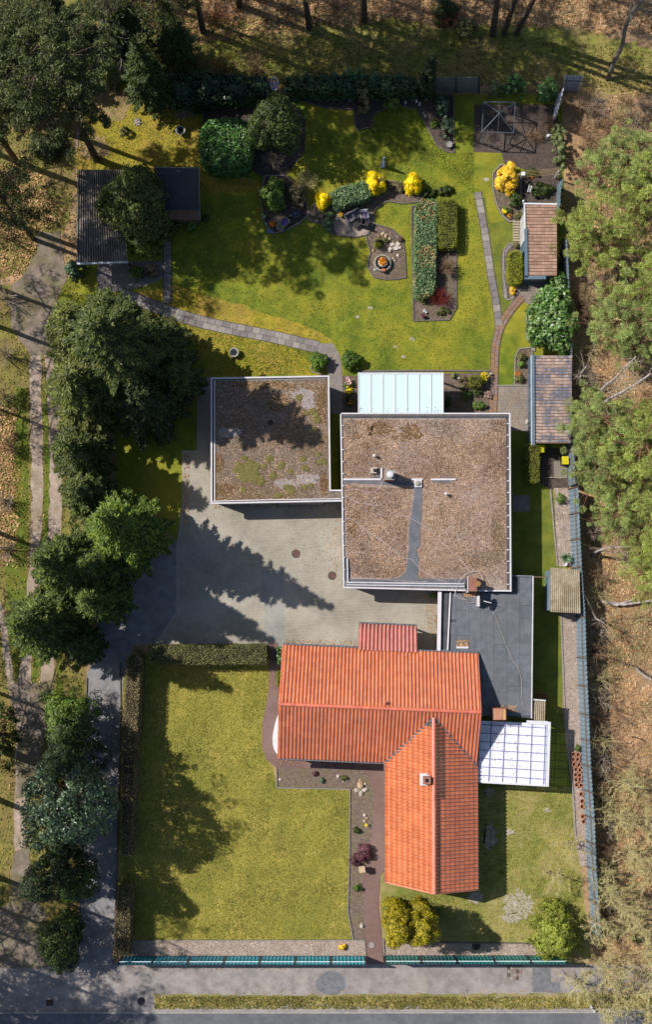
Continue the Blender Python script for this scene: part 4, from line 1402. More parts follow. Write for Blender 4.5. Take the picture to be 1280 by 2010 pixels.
MOSSG = [(470, 920, 14, 12), (490, 915, 10, 14), (485, 935, 22, 14), (500, 930, 10, 22), (512, 944, 8, 10), (530, 900, 10, 8), (504, 914, 7, 6), (519, 916, 7, 6), (552, 913, 8, 9),
         (536, 934, 7, 8), (571, 926, 7, 6), (598, 918, 6, 6), (595, 900, 7, 6), (603, 920, 6, 5), (562, 955, 9, 6), (570, 962, 10, 12), (598, 956, 7, 5), (610, 953, 6, 6), (632, 906, 10, 8),
         (620, 815, 8, 6), (612, 808, 8, 8), (622, 826, 9, 7), (602, 810, 6, 5), (480, 900, 9, 5), (546, 973, 10, 6), (478, 962, 8, 6), (588, 780, 8, 8), (617, 842, 6, 5), (626, 892, 6, 5)]
for i, (x, y, a, b_) in enumerate(MOSSG):
    wv = [P(px, py, GH) for px, py in blob(x, y, a, b_, i + 50, 14, 0.28)]
    c = sum(wv, Vector()) / len(wv)
    r2 = [c + (p - c) * 0.7 for p in wv]
    n = len(wv)
    vs = [(p.x, p.y, GH + 0.004) for p in wv] + [(p.x, p.y, GH + 0.05 + rr.uniform(-.01, .015)) for p in r2] + [(c.x, c.y, GH + 0.065)]
    fs = [(k, (k + 1) % n, n + (k + 1) % n, n + k) for k in range(n)] + [(n + k, n + (k + 1) % n, 2 * n) for k in range(n)]
    mk('moss_cushion', vs[::1], [f[::-1] if False else f for f in fs], M['moss_green'], ga)
for i, (x, y, a, b_) in enumerate([(595, 775, 22, 14), (606, 790, 12, 18), (560, 950, 26, 10), (450, 850, 26, 10), (600, 940, 24, 12)]):
    sheet('lichen_patch', blob(x, y, a, b_, i + 80, 20, 0.3), 0.006, M['lichen_pale'], kind=None, parent=ga, h=GH)
for i, (x, y, a, b_) in enumerate([(632, 800, 9, 40), (520, 756, 60, 8), (440, 960, 22, 12), (548, 790, 20, 20), (636, 950, 8, 22), (430, 910, 9, 20)]):
    sheet('moss_patch', blob(x, y, a, b_, i + 90, 20, 0.25), 0.004, M['moss_brown'], kind=None, parent=ga, h=GH)
MB().lathe(*tuple(P(531, 830, GH))[:2], [(0.16, GH), (0.16, GH + 0.1), (0.10, GH + 0.14)], 12).out('drain_cap', M['iron_dark'], ga)
litter('roof_litter', [[(420, 748), (640, 744), (643, 978), (420, 982)]], 5000, M['leaf_dead_roof'], 31, size=0.05, z=0.01, parent=ga, h=GH)
for k in range(2):
    a, b_ = P(440 + k * 105, 984, GH - 0.1), P(530 + k * 105, 984, GH - 0.1)
    d = MB()
    d.box((a.x + b_.x) / 2, a.y + 0.0, 0.05, (b_ - a).length, 0.06, 2.3)
    d.out('garage_door', M['trim_grey'], ga)

# ---------------------------------------------------------------- house with the big flat roof
HH = 3.1
h_pts = [(669, 812), (1001, 812), (1003, 1160), (912, 1159), (675, 1153)]
ho = thing('flat_roof_house', 'house with the largest flat roof, covered in brown gravel and leaf litter', 'house', P(836, 985, 0))
wallrun(ho, h_pts, HH, HH - 0.3, M['plaster'], 6)
poly_prism('roof_slab', h_pts, HH, HH - 0.3, HH, M['roof_gravel'], ho)
border('roof_edge', h_pts, HH, 0.09, HH - 0.29, HH + 0.12, M['trim_white'], ho)
for nm, pt, wd in (('gutter', [(672, 818), (998, 818)], 0.2), ('gutter', [(996, 822), (998, 1155)], 0.16)):
    border(nm, pt, HH, wd, HH + 0.003, HH + 0.02, M['bitumen_dark'], ho, False)
for k in range(15):
    y = 832 + k * 22.5
    a = P(998, y, HH)
    MB().box(a.x, a.y, HH + 0.02, 0.16, 0.07, HH + 0.14).out('edge_bracket', M['trim_white'], ho)
for k in range(14):
    y = 836 + k * 23.5
    a = P(673 + k * 0.2, y, HH)
    MB().box(a.x, a.y, HH + 0.02, 0.13, 0.06, HH + 0.14).out('edge_bracket', M['trim_white'], ho)
# bare roofing felt showing through the litter, dark strips along the joint covers
sheet('felt_strip', [(813, 950), (828, 950), (829, 960), (828, 1000), (826, 1030), (824, 1062), (827, 1068), (818, 1080), (822, 1095), (820, 1135), (925, 1137), (925, 1146), (682, 1146),
                     (682, 1136), (780, 1136), (798, 1122), (802, 1080), (803, 1040), (809, 1000), (813, 975)], 0.02, M['bitumen'], kind=None, amp=1.0, step=8, parent=ho, h=HH)
sheet('felt_strip', [(678, 1094), (686, 1094), (688, 1140), (678, 1140)], 0.018, M['bitumen'], kind=None, parent=ho, h=HH)
sheet('felt_strip', [(675, 943), (760, 943), (812, 946), (812, 952), (780, 953), (740, 950), (690, 948), (675, 950)], 0.02, M['bitumen'], kind=None, amp=1.2, step=8, parent=ho, h=HH)
sheet('felt_strip', [(728, 920), (752, 918), (752, 938), (728, 938)], 0.02, M['bitumen'], kind=None, parent=ho, h=HH)
sheet('felt_strip', [(848, 942), (893, 942), (888, 949), (852, 949)], 0.02, M['bitumen'], kind=None, parent=ho, h=HH)
sheet('felt_strip', [(862, 938), (882, 931), (892, 938)], 0.02, M['bitumen'], kind=None, parent=ho, h=HH)
for i, (x, y, a, b_) in enumerate([(746, 842, 26, 15), (808, 846, 22, 16), (776, 858, 6, 5), (795, 862, 9, 6), (712, 830, 8, 5), (700, 856, 8, 6), (716, 876, 10, 9), (700, 1012, 10, 8), (690, 1030, 10, 14),
                                   (704, 1006, 6, 5), (738, 870, 5, 4), (672 + 22, 1048, 10, 8)]):
    sheet('moss_patch', blob(x, y, a, b_, i + 120, 30, 0.4), 0.012, M['moss_brown'], kind=None, parent=ho, h=HH)
for i, (x, y, a, b_) in enumerate([(980, 835, 16, 16), (690, 845, 14, 22), (950, 1095, 36, 20), (980, 1060, 14, 40), (868, 1000, 7, 16)]):
    sheet('lichen_patch', blob(x, y, a, b_, i + 140, 24, 0.35), 0.007, M['roof_moss_gravel'], kind=None, parent=ho, h=HH)
NOFELT = [(828, 940), (995, 824), (995, 1150), (930, 1150), (924, 1134), (824, 1134), (824, 1098), (830, 1066), (831, 1000)]
litter('roof_litter', [[(676, 824), (994, 824), (994, 936), (676, 936)], NOFELT, [(678, 955), (808, 958), (800, 1040), (797, 1118), (776, 1133), (690, 1133), (680, 1080)]],
       20000, M['leaf_dead_roof'], 32, size=0.05, z=0.012, parent=ho, h=HH)
for a, b_ in (((674, 941), (748, 941)), ((806, 941), (830, 941)), ((846, 941), (895, 941)), ((749, 919), (749, 939))):
    MB().bar(P(a[0], a[1], HH + 0.06), P(b_[0], b_[1], HH + 0.06), 0.12, 0.1).out('joint_cover', M['trim_white'], ho)
for x, y in ((735, 894), (876, 969)):
    a = P(x, y, HH + 0.45)
    MB().lathe(a.x, a.y, [(0.06, HH), (0.06, HH + 0.36), (0.11, HH + 0.38), (0.10, HH + 0.48), (0.03, HH + 0.52)], 12).out('vent_pipe', M['trim_white'], ho)
a = P(734, 923, HH + 0.3)
mb = MB().box(a.x, a.y, HH, 0.40, 0.40, HH + 0.28)
v = mb.out('roof_vent', M['stone_pale'], ho)
MB().lathe(a.x + .05, a.y, [(0.12, HH + 0.28), (0.12, HH + 0.4), (0.05, HH + 0.44)], 10).out('vent_cowl', M['iron_dark'], v)
a = P(821, 949, HH + 0.2)
sk = MB().box(a.x, a.y, HH, 0.5, 0.5, HH + 0.18).out('skylight', M['trim_white'], ho)
MB().lathe(a.x, a.y, [(0.19, HH + 0.18), (0.18, HH + 0.24), (0.12, HH + 0.29), (0.04, HH + 0.31)], 16).out('dome', M['stone_grey'], sk)
a = P(764, 936, HH + 0.2)
ch = MB().box(a.x, a.y, HH, 0.62, 0.62, HH + 1.55).out('chimney', M['red_brick'], ho)
MB().box(a.x, a.y, HH + 1.55, 0.68, 0.68, HH + 1.62).out('chimney_slab', M['stone_grey'], ch)
MB().lathe(a.x, a.y, [(0.2, HH + 1.62), (0.2, HH + 1.9), (0.22, HH + 1.92), (0.22, HH + 2.0), (0.1, HH + 2.04)], 12).out('chimney_cowl', M['trim_white'], ch)
a = P(926, 1147, HH + 0.5)
ch = MB().box(a.x, a.y, HH - 0.3, 0.66, 0.95, HH + 0.9).out('chimney', M['red_brick'], ho)
MB().box(a.x - 0.30, a.y - 0.02, HH - 0.3, 0.06, 1.05, HH + 0.94).out('chimney_flashing', M['trim_white'], ch)
MB().lathe(a.x + 0.36, a.y + 0.02, [(0.17, HH + 0.1), (0.17, HH + 1.25), (0.2, HH + 1.26), (0.2, HH + 1.32), (0.13, HH + 1.33)], 12).out('flue', M['fossil_rust'], ch)
# sloping sheet metal at the south and west edge
W = [P(678, 1143, HH + .1), P(915, 1148, HH + .1), P(915, 1158, HH - .08), P(675, 1153, HH - .08)]
n_seg = 9
for k in range(n_seg):
    t0, t1 = k / n_seg, (k + 0.96) / n_seg
    q = [W[0].lerp(W[1], t0), W[0].lerp(W[1], t1), W[3].lerp(W[2], t1), W[3].lerp(W[2], t0)]
    vs = [p + Vector((0, 0, 0.05)) for p in q] + [p + Vector((0, 0, 0.02)) for p in q]
    mk('metal_flashing', vs, [(3, 2, 1, 0), (4, 5, 6, 7), (0, 1, 5, 4), (2, 3, 7, 6), (1, 2, 6, 5), (3, 0, 4, 7)], M['trim_grey'], ho)
MB().bar(P(680, 1143, HH + .16), P(912, 1146, HH + .16), 0.07, 0.07).out('edge_pipe', M['trim_white'], ho)
MB().bar(P(680, 1148, HH + .14), P(912, 1151, HH + .14), 0.06, 0.06).out('edge_pipe', M['trim_white'], ho)
MB().bar(P(682, 1096, HH + .16), P(683, 1142, HH + .16), 0.07, 0.07).out('edge_pipe', M['trim_white'], ho)
for (xa, xb) in ((700, 760), (790, 850)):
    p, q = P(xa, 1146, HH - .4), P(xb, 1148, HH - .4)
    window(ho, (p.x, p.y), (q.x, q.y), 0.9, 2.1, (0, -1, 0))

def cable(pts, h, label, mat='cable_white', r_=0.018, name='cable'):
    ln = smooth_line(pts, 5)
    t = MB().tube([P(x, y, h if len(p) < 3 else z) for p in ln for x, y, z in [(p + (h,))[:3]]], r_, 4)
    o = t.out(name, M[mat])
    tag(o, label, 'cable')
    return o
cable([(676, 963), (700, 961), (712, 963), (728, 967), (745, 960), (750, 952), (749, 944)], HH + .05, 'pale cable looping from the chimney to the west edge of the brown roof')
cable([(676, 964), (684, 976), (700, 986), (722, 990), (742, 993)], HH + .05, 'short pale cable trailing over the brown roof just south of the garage link')
cable([(677, 1020), (692, 1020), (720, 1042), (760, 1068), (792, 1095), (808, 1098), (830, 1120), (862, 1138), (876, 1142), (890, 1155), (900, 1172), (918, 1178)], HH + .06,
      'white cable crossing the brown roof from its west edge towards the dish')
cable([(772, 1012), (786, 1011), (800, 1015), (815, 1022), (842, 1038), (862, 1058), (885, 1080), (905, 1100), (924, 1122), (936, 1135)], HH + .05,
      'white cable running diagonally over the dark felt strip to the end chimney')
cable([(893, 1172), (898, 1150), (912, 1130), (932, 1121), (944, 1125), (949, 1142)], HH + .2, 'white cable arching in a loop over the orange flue')
cable([(684, 1137), (720, 1136), (760, 1138), (800, 1141), (840, 1142)], HH + .1, 'pale cable lying along the south edge of the brown roof')

# ---------------------------------------------------------------- milky terrace canopy
ca = thing('terrace_canopy', 'terrace canopy of seven milky glass panes north of the flat roof house', 'canopy', P(787, 772, 0))
KH = 2.9
x0s = [704 + i * (166 / 7) for i in range(8)]
for i in range(7):
    q = [P(x0s[i] + .7, 734, KH), P(x0s[i + 1] - .7, 734, KH), P(x0s[i + 1] - .7, 810, KH + 0.25), P(x0s[i] + .7, 810, KH + 0.25)]
    vs = [tuple(p) for p in q] + [(p.x, p.y, p.z - 0.02) for p in q]
    mk('glass_pane', vs, [(3, 2, 1, 0), (4, 5, 6, 7), (0, 1, 5, 4), (2, 3, 7, 6), (1, 2, 6, 5), (3, 0, 4, 7)], M['milk_glass'], ca)
for i in range(8):
    MB().bar(P(x0s[i], 733.5, KH + .01), P(x0s[i], 811, KH + 0.26), 0.07, 0.08).out('rafter', M['paint_white'], ca)
MB().bar(P(703, 733, KH - .02), P(871, 733, KH - .02), 0.1, 0.14).out('front_beam', M['paint_white'], ca)
for x in (706, 787, 868):
    p = P(x, 735, KH)
    MB().box(p.x, p.y, 0, 0.1, 0.1, KH - 0.08).out('post', M['paint_white'], ca)

# ---------------------------------------------------------------- felt roofed extension
EH = 2.6
e_pts = [(862, 1160), (1003, 1163), (1003, 1130), (1047, 1131), (1044, 1410), (948, 1402), (942, 1290), (862, 1285)]
ex = thing('felt_roof_extension', 'flat extension with a dark grey felt roof between the brown roof and the red roof', 'extension', P(955, 1280, 0))
poly_prism('wall', [(866, 1164), (1006, 1166), (1006, 1134), (1042, 1135), (1039, 1405), (952, 1398), (946, 1290), (866, 1282)], EH, 0, EH - .2, M['plaster'], ex)
poly_prism('roof_deck', e_pts, EH, EH - .2, EH - 0.02, M['bitumen_dark'], ex)
xs = [885, 896, 921, 945, 970, 996, 1021, 1044.5]
rr = random.Random(9)
for i in range(7):
    xa, xb = xs[i] + 0.2, xs[i + 1] - 0.2
    ya, yb = (1163 if xa < 1000 else 1133), (1284 if xb < 943 else 1405)
    cuts = [ya] + sorted(rr.uniform(ya + 30, yb - 30) for _ in range(2)) + [yb]
    for k in range(3):
        if cuts[k + 1] - cuts[k] < 6:
            continue
        zt = EH + rr.uniform(0, 0.012)
        poly_prism('roofing_felt_sheet', [(xa, cuts[k] + .3), (xb, cuts[k] + .3), (xb, cuts[k + 1] - .3), (xa, cuts[k + 1] - .3)], EH, EH - 0.02, zt, M[rr.choice(['bitumen', 'bitumen_b'])], ex)
poly_prism('roofing_felt_sheet', [(868, 1163), (880, 1163), (878, 1282), (866, 1282)], EH, EH - .02, EH + .01, M['bitumen_dark'], ex)
mb = MB()
mb.bar(P(863.5, 1160, EH + .1), P(861.5, 1277, EH + .1), 0.24, 0.3)
mb.out('parapet', M['trim_white'], ex)
MB().bar(P(884.5, 1162, EH + .06), P(879, 1276, EH + .06), 0.09, 0.16).out('upstand', M['trim_white'], ex)
MB().bar(P(864, 1276, EH + .05), P(880, 1276.5, EH + .05), 0.06, 0.1).out('upstand', M['trim_grey'], ex)
MB().bar(P(1047, 1131, EH + .02), P(1044, 1410, EH + .02), 0.07, 0.12).out('roof_edge', M['trim_white'], ex)
MB().bar(P(1004, 1130, EH + .02), P(1047, 1131, EH + .02), 0.07, 0.12).out('roof_edge', M['trim_grey'], ex)
p = P(908, 1271, EH)
MB().box(p.x, p.y, EH + .01, 0.84, 0.12, EH + 0.09).out('gutter_piece', M['trim_white'], ex)
p = P(859.5, 1220, 1.6)
MB().box(p.x + .02, p.y, 0, 0.05, 0.95, 2.0).out('door', M['slab_ochre'], ex)
litter('roof_litter', [[(980, 1384), (1016, 1384), (1016, 1398), (990, 1400)], [(905, 1160), (942, 1160), (938, 1172), (912, 1172)], [(896, 1256), (922, 1258), (918, 1268), (896, 1270)]],
       260, M['leaf_dead'], 33, size=0.06, z=0.015, parent=ex, h=EH)
cable([(964, 1190), (978, 1222), (992, 1260), (1008, 1296), (1016, 1306), (1024, 1330), (1026, 1372), (1030, 1388), (1042, 1396)], EH + .05,
      'beige cable running down the grey felt roof to its south east corner', 'cable_beige')
cable([(903, 1165), (912, 1176), (922, 1183), (930, 1182)], EH + .2, 'short white cable coiled west of the satellite dish')
# satellite dish
p = P(940, 1180, EH + .6)
dsh = thing('satellite_dish', 'dark satellite dish with a white arm standing on the grey felt roof', 'satellite dish', (p.x, p.y, EH))
ax = Vector((0.38, -0.1, 0.85)).normalized()
side = ax.cross(Vector((0, 0, 1))).normalized()
up_ = side.cross(ax)
cc = Vector((p.x + .42, p.y - .02, EH + .7))
vs, fs = [], []
n = 20
for i, r_ in enumerate((0.05, 0.2, 0.36, 0.44)):
    for k in range(n):
        t = 6.2832 * k / n
        vs.append(cc + (side * math.cos(t) + up_ * math.sin(t)) * r_ + ax * (r_ * r_ * 0.5))
for i in range(3):
    for k in range(n):
        fs.append((i * n + k, i * n + (k + 1) % n, (i + 1) * n + (k + 1) % n, (i + 1) * n + k))
fs.append(tuple(range(n)))
m0 = len(vs)
vs2 = [v_ - ax * 0.02 for v_ in vs]
mk('dish', vs + vs2, fs + [tuple(i + m0 for i in f)[::-1] for f in fs] + [(3 * n + (k + 1) % n, 3 * n + k, m0 + 3 * n + k, m0 + 3 * n + (k + 1) % n) for k in range(n)], M['dish_black'], dsh)
MB().bar(cc + up_ * 0.1, cc + ax * 0.45 - up_ * 0.25, 0.035).out('feed_arm', M['trim_white'], dsh)
MB().box(p.x, p.y, EH, 0.16, 0.72, EH + 0.55).out('mount', M['trim_white'], dsh)
MB().bar((p.x, p.y, EH + .5), cc, 0.07).out('bracket', M['steel_frame'], dsh)

# ---------------------------------------------------------------- the red tiled house
RH = 2.8
RT = 5.05
rh = thing('red_tiled_house', 'house with an orange red pantile roof and a gabled wing towards the street', 'house', P(760, 1500, 0))
NW, NE = P(557, 1266, RH), P(938, 1283, RH)
SW, SE = P(547, 1488, RH), P(934, 1504, RH)
RW, RE = P(549, 1382, RT), P(944, 1398, RT)
# the wing
AW, BW_ = P(757, 1497, RH), P(757, 1731, RH)      # west eave, north and south end
AE, BE = P(936, 1504, RH), P(937, 1746, RH)       # east eave
WT = 4.78
WN, WS = P(852, 1409, WT), P(853, 1754, WT)       # ridge ends
rf = mk('roof', [tuple(v_ - Vector((0, 0, .06))) for v_ in (NW, NE, RE, RW, SW, SE)] + [tuple(v_ - Vector((0, 0, .14))) for v_ in (NW, NE, RE, RW, SW, SE)],
        [(0, 3, 2, 1), (3, 4, 5, 2), (6, 7, 8, 9), (9, 8, 11, 10), (0, 1, 7, 6), (4, 10, 11, 5), (1, 2, 8, 7), (2, 5, 11, 8), (0, 6, 9, 3), (3, 9, 10, 4)], M['wood_brown'], rh)
wf = mk('roof', [tuple(v_ - Vector((0, 0, .06))) for v_ in (AW, WN, WS, BW_, AE, BE)] + [tuple(v_ - Vector((0, 0, .14))) for v_ in (AW, WN, WS, BW_, AE, BE)],
        [(0, 3, 2, 1), (1, 2, 5, 4), (6, 7, 8, 9), (7, 10, 11, 8), (3, 9, 8, 2), (2, 8, 11, 5), (0, 6, 9, 3), (4, 5, 11, 10)], M['wood_brown'], rh, label='roof of the wing')
def side_of(p, a, b):
    return (b.x - a.x) * (p.y - a.y) - (b.y - a.y) * (p.x - a.x)
def in_wing(p):       # south of both valleys
    w1 = side_of(p, WN, AW)
    w2 = side_of(p, WN, AE)
    return w1 > 0 and w2 < 0
def main_s_keep(p):
    q = 0.0
    if p.y < AW.y + 0.4 and AW.x < p.x < AE.x:
        pass
    return not in_wing(p + Vector((0, 0.35, 0)))
cells_n = tile_cells(NE, NW, RW, RE, 53, 11, None, 1, 0.0)
cells_s = tile_cells(SW, SE, RE, RW, 53, 10, main_s_keep, 2, 0.0)
# wing: columns run along the eave
WNn = WN + (WN - WS) * 0.0
def extend(a, b, k):
    return a + (a - b) * k
nA, nE, nR = AW + (AW - BW_) * 0.37, AE + (AE - BE) * 0.37, WN
nA.z = RH
nE.z = RH
cells_e = tile_cells(BE, BE + (AE - BE) * 1.37, WS + (WN - WS) * (1.37 * (AE - BE).length / (WN - WS).length), WS, 46, 9, lambda p: in_wing(p + Vector((0, -0.12, 0))), 3)
cells_w = tile_cells(BW_ + (AW - BW_) * 1.37, BW_, WS, WS + (WN - WS) * (1.37 * (AW - BW_).length / (WN - WS).length), 46, 9, lambda p: in_wing(p + Vector((0, -0.12, 0))), 4)
tiles_mass(rf, 'pantiles', cells_n, M['roof_tile_red'], RIB_TILE)
tiles_mass(rf, 'pantiles', cells_s, M['roof_tile_red'], RIB_TILE)
tiles_single(wf, 'pantile', cells_e[:300], M['roof_tile_red'], WING_TILE)
if len(cells_e) > 300:
    tiles_mass(wf, 'pantiles', cells_e[300:], M['roof_tile_red'], WING_TILE)
tiles_mass(wf, 'pantiles', cells_w, M['roof_tile_red'], WING_TILE, False)
print('tiles', len(cells_n), len(cells_s), len(cells_e), len(cells_w))
def ridge(parent, a, b, n, name='ridge_tile', r_=0.13, mat='ridge_tile_red'):
    for k in range(n):
        p, q = a.lerp(b, k / n), a.lerp(b, (k + 1.06) / n)
        d = (q - p).normalized()
        s_ = d.cross(Vector((0, 0, 1))).normalized()
        vs = []
        for pt, rad in ((p, r_), (q, r_ * 0.88)):
            for i in range(6):
                t = math.pi * (i / 5)
                vs.append(pt + s_ * (math.cos(t) * rad) + Vector((0, 0, math.sin(t) * rad * 0.8)))
        fs = [(i, i + 1, 7 + i, 6 + i) for i in range(5)] + [(0, 5, 4, 3, 2, 1), (6, 7, 8, 9, 10, 11)]
        mk(name, vs, fs, M[mat], parent)
ridge(rf, RW + Vector((0, 0, .02)), RE + Vector((0, 0, .02)), 36)
ridge(wf, WS + Vector((0, 0, .02)), WN + Vector((0, 0, .02)), 32)
ridge(rf, RW + Vector((-.02, 0, -.04)), NW + Vector((-.02, 0, -.04)), 11, 'verge_tile', 0.07)
ridge(rf, RW + Vector((-.02, 0, -.04)), SW + Vector((-.02, 0, -.04)), 10, 'verge_tile', 0.07)
ridge(rf, RE + Vector((.02, 0, -.04)), NE + Vector((.02, 0, -.04)), 11, 'verge_tile', 0.07)
ridge(rf, RE + Vector((.02, 0, -.04)), SE + Vector((.02, 0, -.04)), 10, 'verge_tile', 0.07)
ridge(wf, WS + Vector((0, -.03, -.04)), BW_ + Vector((0, -.03, -.04)), 8, 'verge_tile', 0.06)
ridge(wf, WS + Vector((0, -.03, -.04)), BE + Vector((0, -.03, -.04)), 8, 'verge_tile', 0.06)
for a, b_ in ((WN, AW), (WN, AE)):
    MB().bar(a + Vector((0, .04, .045)), b_ + Vector((0, .04, .075)), 0.16, 0.05).out('valley_flashing', M['gutter_zinc'], rf)
for a, b_ in ((NW, P(704, 1272, RH)), (P(820, 1278, RH), NE), (SW, P(757, 1497, RH))):
    s_ = 1 if a.y > P(700, 1380, RH).y else -1
    MB().tube([a + Vector((0, s_ * .06, -.06)), b_ + Vector((0, s_ * .06, -.06))], 0.065, 6).out('gutter', M['gutter_zinc'], rh)
MB().tube([AW + Vector((-.06, 0, -.06)), BW_ + Vector((-.06, 0, -.06))], 0.06, 6).out('gutter', M['gutter_zinc'], rh)
MB().tube([AE + Vector((.06, 0, -.06)), BE + Vector((.06, 0, -.06))], 0.06, 6).out('gutter', M['gutter_zinc'], rh)
p = P(756, 1379, RT)
MB().lathe(p.x, p.y, [(0.09, RT - .3), (0.09, RT + 0.12), (0.13, RT + 0.14), (0.03, RT + 0.24)], 10).out('vent_tile', M['ridge_tile_red'], rf)
# walls with gables
def gable_walls(e1, e2, r1, r2, e3, e4, k=0.35):
    """eave corners e1 e2 (one side) e3 e4 (other side), ridge ends r1 r2, all shrunk inwards"""
    c = (e1 + e2 + e3 + e4) / 4
    def sh(p, z):
        q = p + Vector((math.copysign(k, c.x - p.x), math.copysign(k, c.y - p.y), 0))
        return (q.x, q.y, z)
    b0 = [sh(e1, 0), sh(e2, 0), sh(e4, 0), sh(e3, 0)]
    t0 = [sh(e1, RH - .1), sh(e2, RH - .1), sh(e4, RH - .1), sh(e3, RH - .1)]
    ax_ = (r2 - r1).normalized()
    g = [tuple(r1 + ax_ * k + Vector((0, 0, -.3))), tuple(r2 - ax_ * k + Vector((0, 0, -.3)))]
    return b0 + t0 + g, [(0, 1, 5, 4), (1, 2, 6, 5), (2, 3, 7, 6), (3, 0, 4, 7), (4, 7, 8), (5, 9, 6)]
vs, fs = gable_walls(NW, NE, RW, RE, SW, SE)
mk('wall', vs, fs, M['plaster'], rh)
vs, fs = gable_walls(BW_, AW, WS, WN, BE, AE)
mk('wall', vs, fs, M['plaster'], rh)
for xa, xb in ((600, 640), (670, 720)):
    p, q = P(xa, 1482, 1.5), P(xb, 1484, 1.5)
    window(rh, (p.x, p.y), (q.x, q.y), 0.9, 2.2, (0, -1, 0))
p, q = P(800, 1728, 1.5), P(890, 1733, 1.5)
window(rh, (p.x, p.y - .06), (q.x, q.y - .06), 0.9, 2.2, (0, -1, 0))
# lower roof over the entrance
DW, DE = P(705, 1224, 2.3), P(819, 1229, 2.3)
cells_d = tile_cells(DE, DW, P(703, 1276, RH + .16), P(820, 1281, RH + .16), 15, 6, None, 5)
df = mk('entrance_roof', [tuple(v_ + Vector((0, 0, dz))) for dz in (-.02, -.1) for v_ in (DW, DE, P(820, 1281, RH + .1), P(703, 1276, RH + .1))],
        [(3, 2, 1, 0), (4, 5, 6, 7), (0, 1, 5, 4), (1, 2, 6, 5), (2, 3, 7, 6), (3, 0, 4, 7)], M['wood_brown'], rh)
tilemat('roof_tile_dull', (166, 78, 62), (184, 92, 74), (200, 160, 148), 0.6, 0.3)
tiles_mass(df, 'pantiles', cells_d, M['roof_tile_dull'], RIB_TILE)
MB().tube([DW + Vector((0, .06, -.05)), DE + Vector((0, .06, -.05))], 0.06, 6).out('gutter', M['gutter_zinc'], rh)
for x, y in ((710, 1229), (814, 1233)):
    p = P(x, y, 2.2)
    MB().box(p.x, p.y, 0, .12, .12, 2.24).out('entrance_post', M['paint_white'], rh)
# chimneys
p = P(838, 1531, WT)
ch = MB().box(p.x, p.y, WT - .9, 0.5, 0.5, WT + 0.35).out('chimney', M['red_brick'], wf)
MB().box(p.x - .03, p.y + .02, WT - .6, 0.8, 0.8, WT - 0.14).out('chimney_flashing', M['paint_white'], ch)
MB().box(p.x, p.y, WT + .35, 0.22, 0.22, WT + 0.36).out('flue_opening', M['black_metal'], ch)
p = P(982, 1402, 4.2)
ch = MB().box(p.x, p.y, 0, 0.86, 0.78, 4.1).out('chimney', M['red_brick'], rh)
MB().box(p.x - .12, p.y, 4.1, 0.58, 0.74, 4.13).out('chimney_cap', M['clay'], ch)
MB().box(p.x + .3, p.y, 4.1, 0.2, 0.7, 4.115).out('leaf_debris', M['leaf_dead'], ch)
# rounded white bay at the west gable
bay = [(548, 1398), (543, 1410), (538, 1428), (535, 1446), (535, 1460), (538, 1472), (544, 1481), (552, 1486), (575, 1489), (600, 1488), (600, 1400)]
poly_prism('rounded_bay', smooth_line(bay, 3), 1.2, 0, 1.0, M['paint_white'], rh)

# ---------------------------------------------------------------- polycarbonate canopy
CH = 2.5
pc = thing('corrugated_canopy', 'white translucent corrugated canopy on a lattice of beams east of the red roof', 'canopy', P(1010, 1478, 0))
cA, cB, cC, cD = (944, 1411), (1081, 1417), (1077, 1544), (937, 1536)
def cq(u, v, h):
    x = (cA[0] * (1 - u) + cB[0] * u) * (1 - v) + (cD[0] * (1 - u) + cC[0] * u) * v
    y = (cA[1] * (1 - u) + cB[1] * u) * (1 - v) + (cD[1] * (1 - u) + cC[1] * u) * v
    return P(x, y, h)
for k in range(5):
    u0, u1 = k / 5 * 0.955 + 0.005, (k + 1) / 5 * 0.955 + 0.004
    nw = 26
    vs = []
    for v_ in (0.03, 0.98):
        for i in range(nw + 1):
            vs.append(cq(u0 + (u1 - u0) * i / nw, v_, CH + 0.02 + (0.018 if i % 2 else -0.012)))
    fs = [(i, i + 1, nw + 2 + i, nw + 1 + i) for i in range(nw)]
    mk('corrugated_sheet', vs, fs, M['pvc_sheet'], pc)
plain('beam_show_through', (150, 150, 200), 0.6)  # lilac bars laid on top imitate beams seen through the sheet
for k in range(7):
    v_ = 0.09 + k * 0.132
    MB().bar(cq(0.01, v_, CH + .055), cq(0.955, v_ + .006, CH + .055), 0.055, 0.03).out('beam', M['beam_show_through'], pc)
for k in range(5):
    u = 0.16 + k * 0.193
    MB().bar(cq(u, 0.05, CH + .06), cq(u, 0.97, CH + .06), 0.06, 0.035).out('rafter', M['beam_show_through'], pc)
MB().bar(cq(1.0 - .016, 0, CH + .02), cq(1.0 - .016, 1.0, CH + .02), 0.2, 0.16).out('fascia', M['paint_white'], pc)
MB().bar(cq(0, 0.99, CH + .01), cq(0.965, 0.99, CH + .01), 0.1, 0.14).out('fascia', M['paint_white'], pc)
MB().bar(cq(0.66, 0.02, CH + .03), cq(0.965, 0.02, CH + .03), 0.26, 0.14).out('fascia', M['paint_white'], pc)
for u, v_ in ((0.02, 0.96), (0.5, 0.96), (0.96, 0.96), (0.96, 0.05)):
    p = cq(u, v_, CH)
    MB().box(p.x, p.y, 0, .1, .1, CH - .17).out('post', M['paint_white'], pc)
sheet('patio_floor', [(946, 1418), (1066, 1420), (1064, 1540), (940, 1534)], 4 * Z, M['dry_sand'])

